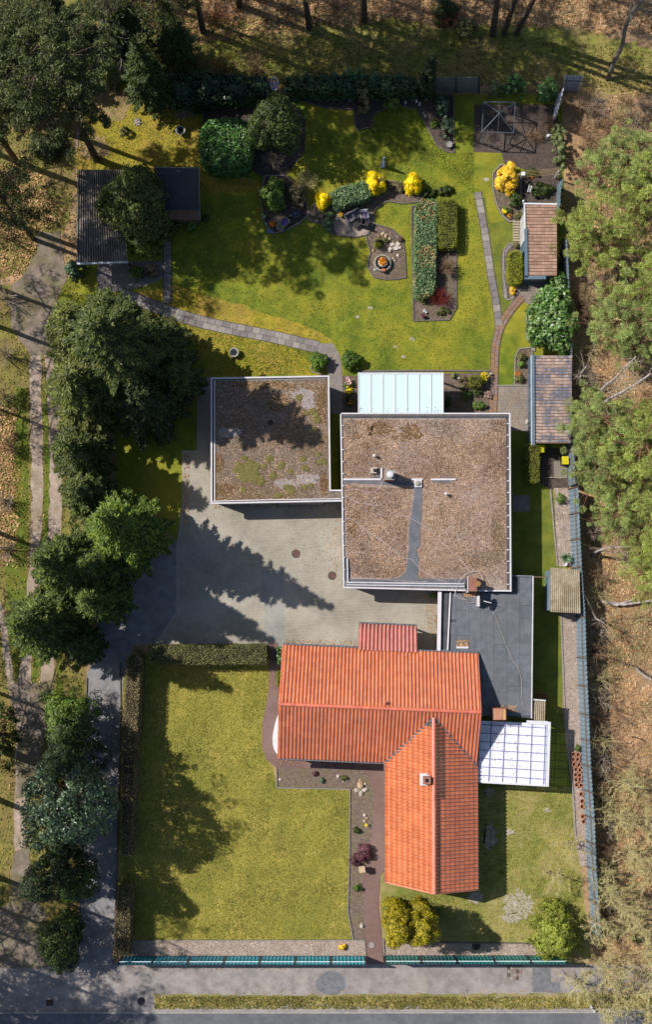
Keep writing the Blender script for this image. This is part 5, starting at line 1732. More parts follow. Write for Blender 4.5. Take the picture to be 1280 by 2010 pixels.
def corr_roof(parent, a, b, c, d, h0, h1, ribs, mat, amp=0.03, along='v', name='corrugated_roof', thick=0.03):
    """corrugated sheet between pixel corners a b (upper edge) c d (lower edge); ribs run from ab to dc"""
    def q(u, v):
        x = (a[0] * (1 - u) + b[0] * u) * (1 - v) + (d[0] * (1 - u) + c[0] * u) * v
        y = (a[1] * (1 - u) + b[1] * u) * (1 - v) + (d[1] * (1 - u) + c[1] * u) * v
        return x, y
    n = ribs * 4
    vs = []
    for v in (0, 0.33, 0.66, 1):
        for i in range(n + 1):
            t = i / n
            u_, v_ = (t, v) if along == 'v' else (v, t)
            x, y = q(u_, v_)
            hh = h0 + (h1 - h0) * u_
            p = P(x, y, hh)
            vs.append((p.x, p.y, hh + amp * math.cos(2 * math.pi * i / 4)))
    fs = []
    for r_ in range(3):
        for i in range(n):
            k = r_ * (n + 1) + i
            f = (k, k + 1, k + n + 2, k + n + 1)
            fs.append(f if along == 'u' else f[::-1])
    return mk(name, vs, fs, mat, parent)

# small corrugated roof between canopy and extension
sr = thing('lean_to_roof', 'small ribbed beige lean-to roof between the felt roof and the white canopy', 'lean-to', P(1058, 1394, 0))
corr_roof(sr, (1049, 1373), (1071, 1375), (1070, 1416), (1047, 1413), 2.5, 2.5, 6, M['corr_beige'], amp=0.05)
MB().bar(P(1048, 1373, 2.5), P(1072, 1375, 2.5), 0.08, 0.1).out('front_board', M['paint_white'], sr)
for x, y in ((1050, 1376), (1070, 1378), (1049, 1410), (1068, 1412)):
    p = P(x, y, 2.45)
    MB().box(p.x, p.y, 0, .08, .08, 2.42).out('post', M['wood_brown'], sr)

# ---------------------------------------------------------------- sheds on the east side
def tile_roof(parent, nw, ne, se, sw, h0, h1, rows, cols, mat, deck='wood_brown'):
    """low pent roof whose tile courses run from west (h0) to east (h1); columns are stacked north to south"""
    a, b, c, d = P(*nw, h0), P(*ne, h1), P(*se, h1), P(*sw, h0)
    cells = tile_cells(a, d, c, b, rows, cols, None, 6)
    cells = [(p, u, v, n) for p, u, v, n in cells]
    base = mk('roof', [tuple(p + Vector((0, 0, dz))) for dz in (-.03, -.13) for p in (a, b, c, d)],
              [(3, 2, 1, 0), (4, 5, 6, 7), (0, 1, 5, 4), (1, 2, 6, 5), (2, 3, 7, 6), (3, 0, 4, 7)], M[deck], parent)
    tiles_mass(base, 'tiles', cells, mat, SHED_TILE, False)
    return base
sa = thing('garden_shed', 'northern garden shed with brown tile rows and a white and blue-grey edge', 'shed', P(1060, 475, 0))
poly_prism('wall', [(1034, 404), (1092, 404), (1092, 540), (1036, 540)], 2.4, 0, 2.3, M['paint_blue_grey'], sa)
tile_roof(sa, (1033, 402), (1094, 402), (1094, 541), (1036, 541), 2.45, 2.6, 21, 8, M['tile_brown'])
MB().bar(P(1028, 400, 2.55), P(1094, 401, 2.6), 0.11, 0.16).out('verge_board', M['paint_white'], sa)
MB().bar(P(1030, 400, 2.5), P(1031, 449, 2.5), 0.1, 0.16).out('fascia', M['paint_white'], sa)
MB().bar(P(1033, 449, 2.5), P(1034, 545, 2.5), 0.2, 0.16).out('fascia', M['paint_blue_grey'], sa)
MB().bar(P(1031, 545, 2.5), P(1072, 545, 2.5), 0.24, 0.16).out('fascia', M['paint_blue_grey'], sa)
for k, (y0, y1, mt) in enumerate([(425, 442, 'paint_white'), (443, 461, 'paint_white'), (462, 480, 'paint_white'), (482, 500, 'paint_blue_grey')]):
    MB().bar(P(1026, y0, 1.2), P(1026, y1, 1.2), 0.05, 1.9).out('wall_panel', M[mt], sa)
p = P(1028, 396, 2.5)
MB().lathe(p.x, p.y, [(0.05, 2.3), (0.05, 2.62), (0.1, 2.68), (0.02, 2.78)], 8).out('finial', M['paint_white'], sa)

sb = thing('garden_shed', 'long garden shed with brown tile rows and a blue-grey fascia beside the pale paved terrace', 'shed', P(1085, 785, 0))
poly_prism('wall', [(1048, 702), (1120, 702), (1120, 862), (1050, 862)], 2.4, 0, 2.3, M['paint_blue_grey'], sb)
tile_roof(sb, (1050, 698), (1124, 698), (1122, 870), (1051, 870), 2.45, 2.6, 27, 9, M['tile_brown_grey'])
MB().bar(P(1047, 697, 2.5), P(1048, 874, 2.5), 0.2, 0.16).out('fascia', M['paint_blue_grey'], sb)
MB().bar(P(1043.4, 697, 2.4), P(1044.4, 873, 2.4), 0.05, 0.12).out('gutter', M['paint_white'], sb)
for k in range(6):
    y0 = 702 + k * 28
    MB().bar(P(1041, y0, 1.2), P(1041.5, y0 + 26, 1.2), 0.05, 2.0).out('wall_panel', M['paint_blue_grey'], sb)
p = P(1036, 828, 1.0)
o = rock_mb((p.x, p.y, 0.9), 0.14, 0.2, 0.3, 5).out('garden_ornament', M['stone_pale'])
tag(o, 'white ornament leaning on the long blue-grey shed wall', 'ornament')

sc = thing('garden_shed', 'small shed with a ribbed beige roof and a teal wall against the blue fence', 'shed', P(1108, 1160, 0))
poly_prism('wall', [(1080, 1119), (1136, 1119), (1136, 1198), (1079, 1198)], 2.3, 0, 2.15, M['fence_blue'], sc)
corr_roof(sc, (1080, 1114), (1138, 1118), (1140, 1204), (1080, 1201), 2.3, 2.4, 15, M['corr_beige'], amp=0.035)
MB().bar(P(1077, 1137, 1.2), P(1077, 1196, 1.2), 0.06, 2.0).out('door', M['fence_blue'], sc)
MB().bar(P(1047, 1132, 1.6), P(1080, 1134, 1.6), 0.07, 0.1).out('gate_beam', M['wood_brown'], sc)

sdn = thing('carport', 'carport on the west side with a long ribbed grey roof under the conifer', 'carport', P(200, 425, 0))
corr_roof(sdn, (154, 333), (236, 333), (250, 514), (152, 516), 2.7, 2.7, 20, M['corr_grey'], amp=0.055)
MB().bar(P(150, 518, 2.65), P(251, 514.5, 2.65), 0.12, 0.16).out('front_board', M['paint_white'], sdn)
MB().bar(P(152, 334, 2.65), P(151, 517, 2.65), 0.06, 0.12).out('side_board', M['gutter_zinc'], sdn)
poly_prism('roof_deck', [(154, 335), (235, 335), (249, 513), (153, 514)], 2.6, 2.52, 2.62, M['wood_brown'], sdn)
for x, y in ((156, 340), (232, 340), (155, 508), (246, 506), (155, 425), (240, 425)):
    p = P(x, y, 2.5)
    MB().box(p.x, p.y, 0, .12, .12, 2.52).out('post', M['wood_brown'], sdn)
poly_prism('wall', [(160, 338), (230, 338), (230, 346), (160, 346)], 2.5, 0, 2.5, M['wood_brown'], sdn)

se = thing('garden_shed', 'garden shed with a dark navy felt roof and a brown front beside the lawn', 'shed', P(350, 385, 0))
poly_prism('wall', [(306, 335), (386, 335), (387, 424), (308, 424)], 2.4, 0, 2.25, M['wood_brown'], se)
poly_prism('roof', [(302, 330), (389, 330), (391, 413), (303, 412)], 2.5, 2.4, 2.5, M['felt_navy'], se)
W = [P(318, 412, 2.48), P(391, 413, 2.48), P(391, 431, 2.25), P(318, 431, 2.25)]
mk('front_canopy', [tuple(p) for p in W] + [(p.x, p.y, p.z - .05) for p in W], [(3, 2, 1, 0), (4, 5, 6, 7), (0, 1, 5, 4), (1, 2, 6, 5), (2, 3, 7, 6), (3, 0, 4, 7)], M['wood_brown'], se)
MB().bar(P(302, 329, 2.5), P(389, 330, 2.5), 0.05, 0.1).out('verge_board', M['trim_grey'], se)
MB().bar(P(390, 330, 2.5), P(392, 430, 2.4), 0.05, 0.1).out('verge_board', M['trim_grey'], se)

# ================================================================== FENCES
def strip_fence(name, label, tops, y_top, h, mats, seed):
    rr_ = random.Random(seed)
    T = [P(x, y_top, h) for x in tops]
    root = thing(name, label, 'fence', (T[0].x, T[0].y, 0))
    for i, t in enumerate(T):
        MB().box(t.x, t.y, 0, 0.14, 0.06, h + 0.03).out('post', M['post_steel'], root)
    for i in range(len(T) - 1):
        a, b = T[i], T[i + 1]
        d = (b - a)
        L = d.length
        d.normalize()
        n = max(4, int(L / 0.04))
        mb = MB()
        vs = []
        y_ = -0.0
        x0_, x1_ = 0.07, L - 0.07
        for z in (0.06, h * .5, h - 0.05):
            for k in range(n + 1):
                s = x0_ + (x1_ - x0_) * k / n
                off = 0.022 * math.cos(2 * math.pi * s / 0.25)
                vs.append((a.x + d.x * s, a.y + d.y * s + off, z))
        fs = []
        for r_ in range(2):
            for k in range(n):
                q = r_ * (n + 1) + k
                fs.append((q, q + 1, q + n + 2, q + n + 1))
        mk('fence_panel', vs, fs, M[mats[i % len(mats)]], root)
        mb = MB()
        for z in (0.1, h * 0.5):
            mb.bar((a.x + d.x * x0_, a.y + .04, z), (b.x - d.x * .07, b.y + .04, z), 0.02, 0.02)
        for k in range(int(L / 0.25)):
            s = x0_ + 0.12 + k * 0.25
            mb.bar((a.x + d.x * s, a.y + d.y * s + 0.045, 0.05), (a.x + d.x * s, a.y + d.y * s + 0.045, h), 0.012, 0.012)
        mb.out('mesh_wires', M['post_steel'], root)
        rl = MB()
        rl.bar((a.x + d.x * x0_, a.y + .05, h * 0.72), (b.x - d.x * .07, b.y + .05, h * 0.72), 0.03, 0.10)
        rl.out('pale_band', M['rail_white'], root)
        cp = MB()
        cp.bar((a.x + d.x * x0_, a.y, h), (b.x - d.x * .07, b.y, h), 0.05, 0.04)
        cp.out('top_rail', M['post_steel'], root)
    return root
FH = 2.6
litter('dirt', [[(705, 800), (868, 800), (868, 809), (705, 809)]], 12, M['leaf_dead'], 35, size=0.05, z=0.30, parent=ca, h=KH)
litter('dirt', [[(950, 1420), (1066, 1424), (1062, 1535), (945, 1530)]], 160, M['leaf_dead'], 36, size=0.04, z=0.06, parent=pc, h=CH)
strip_fence('street_fence', 'teal privacy strip fence along the pavement in front of the large lawn', [229, 296, 367, 438, 509, 579, 650, 719], 1894, FH,
            ['strip_teal_c', 'strip_teal', 'strip_teal', 'strip_teal_b', 'strip_teal_b', 'strip_teal_b', 'strip_teal_b'], 1)
strip_fence('street_fence', 'dark green privacy strip fence along the pavement below the golden thuja', [757, 829, 900, 974, 1046, 1117], 1893, FH, ['strip_green', 'strip_green_b', 'strip_green', 'strip_green', 'strip_green'], 2)
strip_fence('street_fence', 'single short teal fence panel at the foot of the green bush beside the drive', [98, 137], 1897, FH, ['strip_green_b'], 3)

def sheet_fence(label, base, tops, h, mat, pitch=0.28, name='corrugated_fence', amp=0.035, panel=2.0):
    """corrugated metal sheets from base points (pixels on the ground) to top points (pixels at height h)"""
    B = [P(x, y, 0) for x, y in base]
    T = [P(x, y, h) for x, y in tops]
    root = thing(name, label, 'fence', B[0])
    for i in range(len(B) - 1):
        L = (B[i + 1] - B[i]).length
        npan = max(1, round(L / panel))
        d = (B[i + 1] - B[i]).normalized()
        nn = Vector((-d.y, d.x, 0))
        for k in range(npan):
            t0, t1 = k / npan, (k + 1) / npan - 0.003
            n = max(4, int(L / npan / pitch) * 4)
            vs = []
            for row in (B, T):
                for j in range(n + 1):
                    t = t0 + (t1 - t0) * j / n
                    vs.append(row[i].lerp(row[i + 1], t) + nn * (amp * math.cos(math.pi * j / 2)))
            fs = [(j, j + 1, n + 2 + j, n + 1 + j) for j in range(n)]
            mk('metal_sheet', vs, fs, mat, root)
            q0, q1 = B[i].lerp(B[i + 1], t0), T[i].lerp(T[i + 1], t0)
            MB().bar(q0 + nn * (-0.08), q1 + nn * (-0.08), 0.06).out('post', M['wood_brown'], root)
        MB().bar(B[i].lerp(T[i], .7) + nn * -0.07, B[i + 1].lerp(T[i + 1], .7) + nn * -0.07, 0.05).out('rail', M['wood_brown'], root)
    return root
FB = [(1117, 960), (1121, 1060), (1124, 1115), (1131, 1210), (1133, 1290), (1138, 1400), (1142, 1500), (1149, 1600), (1153, 1700), (1162, 1830)]
FT = [(x + 19, y + (y - 1220) * 0.02) for x, y in FB]
sheet_fence('long blue-grey corrugated metal fence beside the pink gravel strip', FB, FT, 2.4, M['fence_blue'])
FB2 = [(1100, 480), (1104, 560), (1110, 700), (1113, 880), (1117, 955)]
sheet_fence('middle stretch of corrugated fence hidden behind the garden sheds', FB2, [(x + 14, y + (y - 1220) * .02) for x, y in FB2], 2.2, M['fence_blue'])
sheet_fence('short blue corrugated fence north east of the brown tiled shed', [(1092, 425), (1092, 398), (1094, 362)], [(1101, 404), (1101, 380), (1106, 352)], 2.4, M['fence_blue'])
sheet_fence('leaning silver-blue metal sheets below the north east fence corner', [(1084, 245), (1087, 222), (1092, 196)], [(1094, 224), (1101, 200), (1108, 172)], 2.4, M['iron_sheet'])
sheet_fence('ribbed silver metal fence panel at the north east corner', [(1101, 178), (1136, 180)], [(1108, 147), (1148, 148)], 3.0, M['iron_sheet'], pitch=0.2, amp=0.05)

tf = thing('board_fence', 'dark grey board fence between the columnar cypress and the rhododendrons', 'fence', P(895, 182, 0))
for k in range(2):
    x0_ = 852 + k * 45
    for j in range(8):
        xa = x0_ + j * 5.4
        a, b_, c_, d_ = P(xa, 181, 0), P(xa + 5.2, 181, 0), P(xa + 5.2, 152, 3.0), P(xa, 152, 3.0)
        th = Vector((0, 0.03, 0))
        vs = [a, b_, c_, d_, a + th, b_ + th, c_ + th, d_ + th]
        mk('board', vs, [(0, 1, 2, 3), (7, 6, 5, 4), (0, 4, 5, 1), (1, 5, 6, 2), (2, 6, 7, 3), (3, 7, 4, 0)], M['fence_grey'], tf)
    MB().bar(P(x0_ - 1, 181, 0), P(x0_ - 1, 150, 3.1), 0.12).out('post', M['felt_navy'], tf)
MB().bar(P(941, 181, 0), P(941, 150, 3.1), 0.12).out('post', M['felt_navy'], tf)
# ================================================================== TREES
# west side conifers (the numbers are base pixels, height in metres, radius in metres)
def dense(px, py, h, r, mat, label, seed, **kw):
    return spruce(px, py, h, r, M[mat], label, seed, name='conifer_tree', leaf=0.15, dens=kw.get('dens', 1.0), droop=0.2, shape=kw.get('shape', 0.55), zb=0.04)
dense(262, 738, 19.5, 4.4, 'leaf_yew', 'tallest dark conifer of the big clump west of the mossy garage', 1, dens=0.72)
dense(188, 690, 13.5, 3.3, 'leaf_cypress', 'olive tinged conifer at the north west corner of the big clump, beside the track', 2)
dense(240, 655, 11, 2.6, 'leaf_yew', 'conifer at the north tip of the big clump, below the shed forecourt', 39)
dense(325, 700, 9.5, 2.6, 'leaf_yew', 'lower dark conifer of the big clump nearest the slab path', 3)
dense(360, 760, 8, 1.9, 'leaf_yew', 'low conifer of the big clump closest to the garage wall', 38)
dense(190, 795, 13, 3.4, 'leaf_cypress', 'conifer on the track side of the big clump, south of the olive one', 4)
dense(300, 812, 10, 3.0, 'leaf_spruce_dull', 'dark conifer at the south east of the big clump, shading the grass strip', 5)
dense(176, 905, 10.5, 2.4, 'leaf_yew', 'narrow dark conifer south of the big clump', 6)
dense(190, 985, 10.5, 2.4, 'leaf_yew', 'dark conifer squeezed behind the bright green one', 7)
spruce(266, 1048, 17.5, 3.6, M['leaf_bright_fir'], 'bright yellow-green fir at the west edge of the courtyard', 8, name='fir_tree', leaf=0.16, dens=0.9)
spruce(162, 1118, 17, 3.3, M['leaf_fir'], 'fir whose tip points west over the track beside the bright green one', 9, name='fir_tree', leaf=0.15, dens=0.9)
spruce(112, 1226, 15.5, 3.5, M['leaf_fir'], 'broad fir spreading over both wheel ruts at the drive corner', 10, name='fir_tree', leaf=0.15, dens=0.9)
spruce(216, 1120, 13, 2.4, M['leaf_fir'], 'fir hidden between the bright green one and the courtyard', 59, name='fir_tree', leaf=0.15)
spruce(214, 1180, 12, 2.5, M['leaf_fir'], 'shorter fir between the two firs and the drive', 11, name='fir_tree', leaf=0.14)
spruce(175, 1268, 8, 1.8, M['leaf_spruce'], 'small fir at the top of the drive, just north of the sunlit asphalt', 12, name='fir_tree', leaf=0.14)
clump_tree(146, 1398, 8, 1.9, M['leaf_green'], 'fresh green bushy tree beside the sunlit bend of the drive', 13, name='cypress_tree', n=150, per=40, shape='cone', csize=0.34)
clump_tree(160, 1475, 11, 2.2, M['leaf_thuja_dark'], 'very dark conifer along the shaded drive', 14, name='cypress_tree', n=190, per=40, csize=0.34)
clump_tree(160, 1425, 10, 1.8, M['leaf_spruce'], 'mid green conifer between the bushy fresh green tree and the very dark one', 55, name='conifer_tree', n=150, per=40, csize=0.3)
clump_tree(160, 1620, 10, 1.9, M['leaf_thuja_dark'], 'dark conifer tucked between the blue-green tree and the leaning column', 56, name='conifer_tree', n=170, per=40, csize=0.3)
clump_tree(160, 1555, 11.5, 3.0, M['leaf_holly'], 'large blue-green broadleaf tree on the west side of the drive', 15, name='holly_tree', n=380, per=42, shape='egg', zb=0.08, leaf=0.1, csize=0.4)
clump_tree(150, 1668, 11.5, 1.4, M['leaf_thuja_dark'], 'dark leaning column conifer south of the blue-green tree', 16, name='thuja_tree', n=260, per=46, shape='column', csize=0.3, lean=(-.9, -.9), leaf=0.08)
clump_tree(172, 1716, 8, 1.2, M['leaf_spruce'], 'slim conifer added to shade the drive edge above the light green round bush', 54, name='conifer_tree', n=120, per=40, csize=0.28)  # added tree that keeps the lower drive in shade
shrub(134, 1742, 26, 2.4, M['leaf_green'], 'light green round bush in the gap beside the lower drive', 17, name='bush', leaf=0.08)
clump_tree(128, 1836, 4.6, 1.3, M['leaf_spruce'], 'oblong green bush above the single short fence panel', 18, name='cypress_bush', n=190, per=44, shape='dome', ry=1.9, zb=0.05, csize=0.32, cat='bush')
clump_tree(10, 1440, 7, 1.2, M['leaf_spruce'], 'green conifer cut by the west edge beside the shaded track', 19, name='conifer_tree', n=120, per=40, csize=0.3, ry=2.8)
# golden thujas
clump_tree(776, 1790, 7.2, 1.0, M['leaf_thuja_gold'], 'western column of the golden thuja pair by the street fence', 20, name='thuja_tree', n=300, per=52, shape='column', zb=0.03, csize=0.26, leaf=0.075, ry=1.35, cat='tree')
clump_tree(822, 1792, 7.0, 1.0, M['leaf_thuja_gold'], 'eastern column of the golden thuja pair by the street fence', 21, name='thuja_tree', n=300, per=52, shape='column', zb=0.03, csize=0.26, leaf=0.075, ry=1.3, cat='tree')
clump_tree(1082, 1822, 4.4, 1.7, M['leaf_yellow_green'], 'yellow-green evergreen bush at the east end of the street fence', 22, name='conifer_bush', n=230, per=38, shape='cone', zb=0.04, csize=0.30, leaf=0.09, ry=2.2, cat='bush', power=0.5, fillin=0.45)
# carport and shed corner
clump_tree(285, 428, 10.5, 2.4, M['leaf_yew'], 'dark conifer leaning over the long ribbed carport roof', 23, name='conifer_tree', n=330, per=46, csize=0.34, ry=2.8)
clump_tree(250, 430, 5.5, 1.5, M['leaf_cypress'], 'sunlit green conifer growing through the edge of the carport roof', 24, name='conifer_tree', n=200, per=46, shape='egg', csize=0.3, ry=2.0)
clump_tree(292, 470, 8, 1.9, M['leaf_yew'], 'low dark conifer between the carport and the slab path', 25, name='conifer_tree', n=220, per=44, csize=0.3)
# north west woodland
pine(188, 312, 22, 3.4, M['leaf_pine_dark'], 'tall dark pine whose bare trunk leans out of the north west lawn', 26, zb=0.5, n=240, per=120, trunk='bark', lw=.25, leaf=.14)
pine(32, 318, 19, 3.0, M['leaf_pine_dark'], 'reddish trunked pine at the west edge above the carport', 27, zb=0.5, n=170, per=100, lw=.22)
pine(100, 250, 18, 2.8, M['leaf_pine_dark'], 'dark pine north of the carport at the west edge', 28, zb=0.55, n=240, per=110, trunk='bark', lw=.22)
pine(66, 470, 13, 2.6, M['leaf_pine_dark'], 'dark pine overhanging the litter west of the carport', 29, zb=0.5, n=110, per=90, trunk='bark', lw=.2)
spruce(80, 150, 7, 2.8, M['leaf_spruce_dull'], 'dark spruce filling the corner between the pines in the north west', 57, zb=0.1)
spruce(30, 205, 7, 2.6, M['leaf_spruce_dull'], 'dark spruce at the west edge north of the reddish pine', 58, zb=0.1)
spruce(300, 196, 11.5, 2.3, M['leaf_spruce'], 'green spruce hanging over the corner of the mossy lawn', 30, zb=0.12)
spruce(140, 110, 12, 3.0, M['leaf_spruce_dull'], 'dull green spruce in the north west corner', 31, zb=0.1)
spruce(352, 118, 10, 1.8, M['leaf_spruce'], 'slim spruce at the north edge beside the brown brushwood', 32, zb=0.1)
spruce(262, 118, 17, 2.6, M['leaf_spruce_dull'], 'tall spruce behind the bare dead trunk', 33, zb=0.15)
pine(336, 104, 20, 3.4, M['leaf_pine_dark'], 'tall pine in the dark north west brushwood, its crown above the top edge', 48, zb=0.5, n=230, per=100, trunk='bark', lw=.22)
pine(398, 62, 20, 3.2, M['leaf_pine_dark'], 'tall pine at the head of the clearing, its crown above the top edge', 49, zb=0.5, n=210, per=100, trunk='bark', lw=.22)
pine(470, 12, 21, 3.2, M['leaf_pine_dark'], 'tall pine at the top edge left of the straight trunks', 50, zb=0.5, n=210, per=100, trunk='bark', lw=.22)
bare_tree(243, 152, 15, 2.2, M['bark_grey'], 'bare dead tree with a forked grey trunk at the north edge', 34, r0=0.16, limbs=12, twigs=4, fine=2, z_first=0.1)
clump_tree(545, 278, 7, 1.7, M['leaf_spruce'], 'dark green conifer in the shade right of the clipped laurel dome', 35, name='conifer_tree', n=230, per=44, shape='egg', csize=0.34)
clump_tree(833, 196, 8.2, 0.62, M['leaf_thuja_dark'], 'slim columnar cypress at the west end of the dark board fence', 36, name='cypress_tree', n=200, per=44, shape='cone', csize=0.22, leaf=0.07, power=0.6)
# tall trunks on the clearing
for i, (x, y, lb) in enumerate([(607, 54, 'straight pine trunk rising off the top edge, left of the middle'), (715, 40, 'straight pine trunk rising off the top edge, right of the middle'),
                                (968, 68, 'westernmost of the three close pine trunks at the top edge'), (990, 66, 'middle one of the three close pine trunks at the top edge'),
                                (1014, 66, 'easternmost of the three close pine trunks at the top edge')]):
    pine(x, y, 19 + (i % 3), 3.2 if i < 2 else 2.4, M['leaf_pine_dark'], lb, 40 + i, zb=0.5 if i < 2 else 0.65, n=190 if i < 2 else 70, per=90 if i < 2 else 60, lw=.2, trunk='bark', lean=((-.9, 0.3), (-.6, .2), (-1.2, 0.2), (.3, 0), (1.5, 0))[i])
b = P(1194, 156, 0)
t = thing('birch_tree', 'bent grey trunk arching over the clearing in the north east', 'tree', b)
pp = [P(1194, 156, 0), P(1206, 122, 1.6), P(1222, 90, 3.4), P(1228, 55, 5.2), P(1240, 25, 6.8), P(1262, 0, 8.2), P(1275, -30, 9.6)]
MB().tube(pp, [.17, .16, .15, .14, .13, .12, .09], 7).out('trunk', M['bark_grey'], t, smooth=True)
rng = np.random.default_rng(3)
S = []
for i in range(14):
    a = np.array(pp[4 + i % 3]) + rng.normal(size=3) * .1
    e = a + rng.normal(size=3) * np.array([1.2, 1.2, .6]) + np.array([0, 0, .6])
    S.append([*a, *e, .04, .012])
    for _ in range(6):
        q = a + (e - a) * rng.random()
        S.append([*q, *(q + rng.normal(size=3) * .5), .012, .005])
sticks('branches', S, M['twig_grey'], t)

# trees beyond the frame, known from the shade they throw over the track, the lawns and the street
OFF = [(-150, 1885, 17), (-230, 1695, 18), (-40, 1965, 14), (-300, 1846, 19), (-200, 1990, 16), (-60, 1700, 17), (-185, 1760, 17), (-110, 1840, 16), (-250, 1850, 18), (-60, 1905, 12), (-170, 1940, 15), (-330, 1960, 18), (-15, 1468, 18), (-30, 1560, 16), (-110, 1320, 17), (-100, 1010, 15),
       (-60, 620, 16), (-130, 520, 18), (-120, 760, 15), (-150, 250, 20), (-160, -60, 20), (-30, 420, 19), (-200, 1180, 15), (-120, 1420, 14)]
proto = []
ORD = ['first', 'second', 'third', 'fourth', 'fifth', 'sixth', 'seventh', 'eighth', 'ninth', 'tenth', 'eleventh', 'twelfth', 'thirteenth', 'fourteenth', 'fifteenth', 'sixteenth', 'seventeenth',
       'eighteenth', 'nineteenth', 'twentieth', 'twenty-first', 'twenty-second', 'twenty-third', 'twenty-fourth']
ys_ = sorted(o_[1] for o_ in OFF)
for i, (x, y, h) in enumerate(OFF):
    lb = '%s from the north of the pines beyond the west edge, seen by its shadow' % ORD[ys_.index(y)]
    if i < 4:
        proto.append(pine(x, y, h, 3.0, M['leaf_pine_dark'], lb, 60 + i, zb=0.45, n=95, per=50, trunk='bark', leaf=0.16, group='pines beyond the west edge'))
    else:
        s_ = h / 17.0
        copy_tree(proto[i % 4], P(x, y, 0), i * 1.3, lb, 'pines beyond the west edge', (s_, s_, s_))
for i, (x, y, h) in enumerate([(20, -60, 20), (180, -40, 20), (330, -70, 20), (430, -30, 21), (520, -90, 20), (640, -80, 20), (780, -60, 19), (900, -110, 20), (1080, -60, 18)]):
    s_ = h / 17.0
    copy_tree(proto[i % 4], P(x, y, 0), i * 1.7 + 1, '%s from the west of the pines beyond the north edge, seen by its shadow' % ORD[i], 'pines beyond the north edge', (s_, s_, s_))

# ---------------------------------------------------------------- east woodland
EAST = [(1148, 505, 8.5, 2.5, 0, 'light green pine reaching over the northern tiled shed'), (1196, 372, 9, 2.4, 1, 'light green pine behind the bare thicket in the north east'),
        (1245, 420, 10, 2.6, 0, 'light green pine at the east edge, north of the sandy gap'), (1190, 655, 8.5, 2.3, 1, 'greyish pine east of the big white flecked shrub'),
        (1255, 600, 10, 2.5, 0, 'light green pine at the east edge level with the big shrub'), (1150, 850, 8, 2.2, 1, 'greyish green pine leaning over the long tiled shed'),
        (1152, 930, 8, 2.1, 1, 'soft green pine hiding the fence beside the dark bark bed'), (1212, 905, 10, 2.7, 0, 'broadest light green pine level with the grey paved corner'),
        (1262, 985, 10, 2.7, 0, 'light green pine at the east edge south of the broadest one'), (1190, 1010, 7, 1.8, 1, 'small soft green pine beside the fence above the palm'),
        (1268, 1130, 8, 2.2, 0, 'southern light green pine at the east edge above the fallen birch'), (1262, 1085, 9, 2.0, 0, 'narrow light green pine at the east edge'),
        (1275, 860, 9, 2.2, 0, 'light green pine at the east edge below the white birch stems'), (1225, 700, 7, 1.5, 1, 'small greyish pine above the two white birch stems')]
protos = {}
for i, (x, y, h, r_, k, lb) in enumerate(EAST):
    key = (k, i % 3)
    if key not in protos:
        protos[key] = (pine(x, y, h, r_, M[('leaf_pine', 'leaf_pine_b')[k]], lb, 80 + i, zb=0.3, n=int(170 * (r_ / 2.4) ** 2), per=100, leaf=0.14, csize=0.33, lw=0.10, group='light green pines east of the fence'), h, r_)
    else:
        src, h0, r0_ = protos[key]
        copy_tree(src, P(x, y, 0), 0.9 + i * 1.1, lb, 'light green pines east of the fence', (r_ / r0_, r_ / r0_, h / h0))
# birches
def birch(base, pts, r0, label, seed, twigs=26, zt=None):
    t = thing('birch_tree', label, 'tree', P(base[0], base[1], 0))
    pp = [P(x, y, z) for x, y, z in pts]
    n = len(pp)
    MB().tube(pp, [r0 * (1 - .75 * i / (n - 1)) for i in range(n)], 6).out('trunk', M['birch_bark'], t, smooth=True)
    rng = np.random.default_rng(seed)
    S = []
    for i in range(twigs):
        k = 1 + rng.random() * (n - 2)
        a = np.array(pp[int(k)].lerp(pp[min(int(k) + 1, n - 1)], k % 1))
        e = a + rng.normal(size=3) * np.array([.8, .8, .5]) + np.array([.2, 0, .6])
        S.append([*a, *e, .022, .01])
        for _ in range(5):
            q = a + (e - a) * rng.random()
            S.append([*q, *(q + rng.normal(size=3) * .35), .01, .004])
    sticks('branches', S, M['twig_grey'], t)
    return t
birch((1158, 797), [(1158, 797, 0), (1172, 775, 3), (1192, 755, 6), (1206, 745, 8), (1228, 722, 11), (1249, 700, 14)], .13, 'northern of the two long white birch stems east of the tiled shed', 1)
birch((1153, 844), [(1153, 844, 0), (1166, 812, 3), (1182, 794, 5), (1200, 781, 7.5), (1225, 768, 10), (1252, 752, 13), (1279, 733, 16)], .16, 'southern and thicker of the two long white birch stems', 2)
birch((1133, 761), [(1133, 761, 0), (1138, 742, 2), (1144, 730, 3), (1152, 719, 4.4)], .07, 'short pale birch stem right behind the long tiled shed', 3, 8)
birch((1162, 1090), [(1162, 1090, 0), (1175, 1081, 1.5), (1192, 1076, 3), (1220, 1073, 5)], .11, 'pale birch leaning east above the sandy clearing', 4, 16)
birch((1160, 1200), [(1159, 1199, 0), (1165, 1208, 1), (1174, 1216, 2), (1186, 1222, 3)], .09, 'short white birch stem south east of the beige shed', 5, 8)
birch((1250, 1309), [(1248, 1308, 0), (1256, 1318, 1.2), (1268, 1328, 2.2), (1285, 1337, 3.5)], .1, 'white birch stem cut by the east edge level with the red roof ridge', 6, 8)
for k, (a, m_, b_, lb) in enumerate([((1180, 1180), (1225, 1187), (1300, 1176), 'upper of the two fallen white birch stems east of the beige shed'), ((1181, 1179), (1212, 1188), (1246, 1176), 'lower curved fallen birch stem joined to the upper one')]):
    t = MB().tube([P(*a, .3), P(*m_, .45), P(*b_, .35)], [.1, .09, .05], 6).out('fallen_log', M['birch_bark'])
    tag(t, lb, 'log')
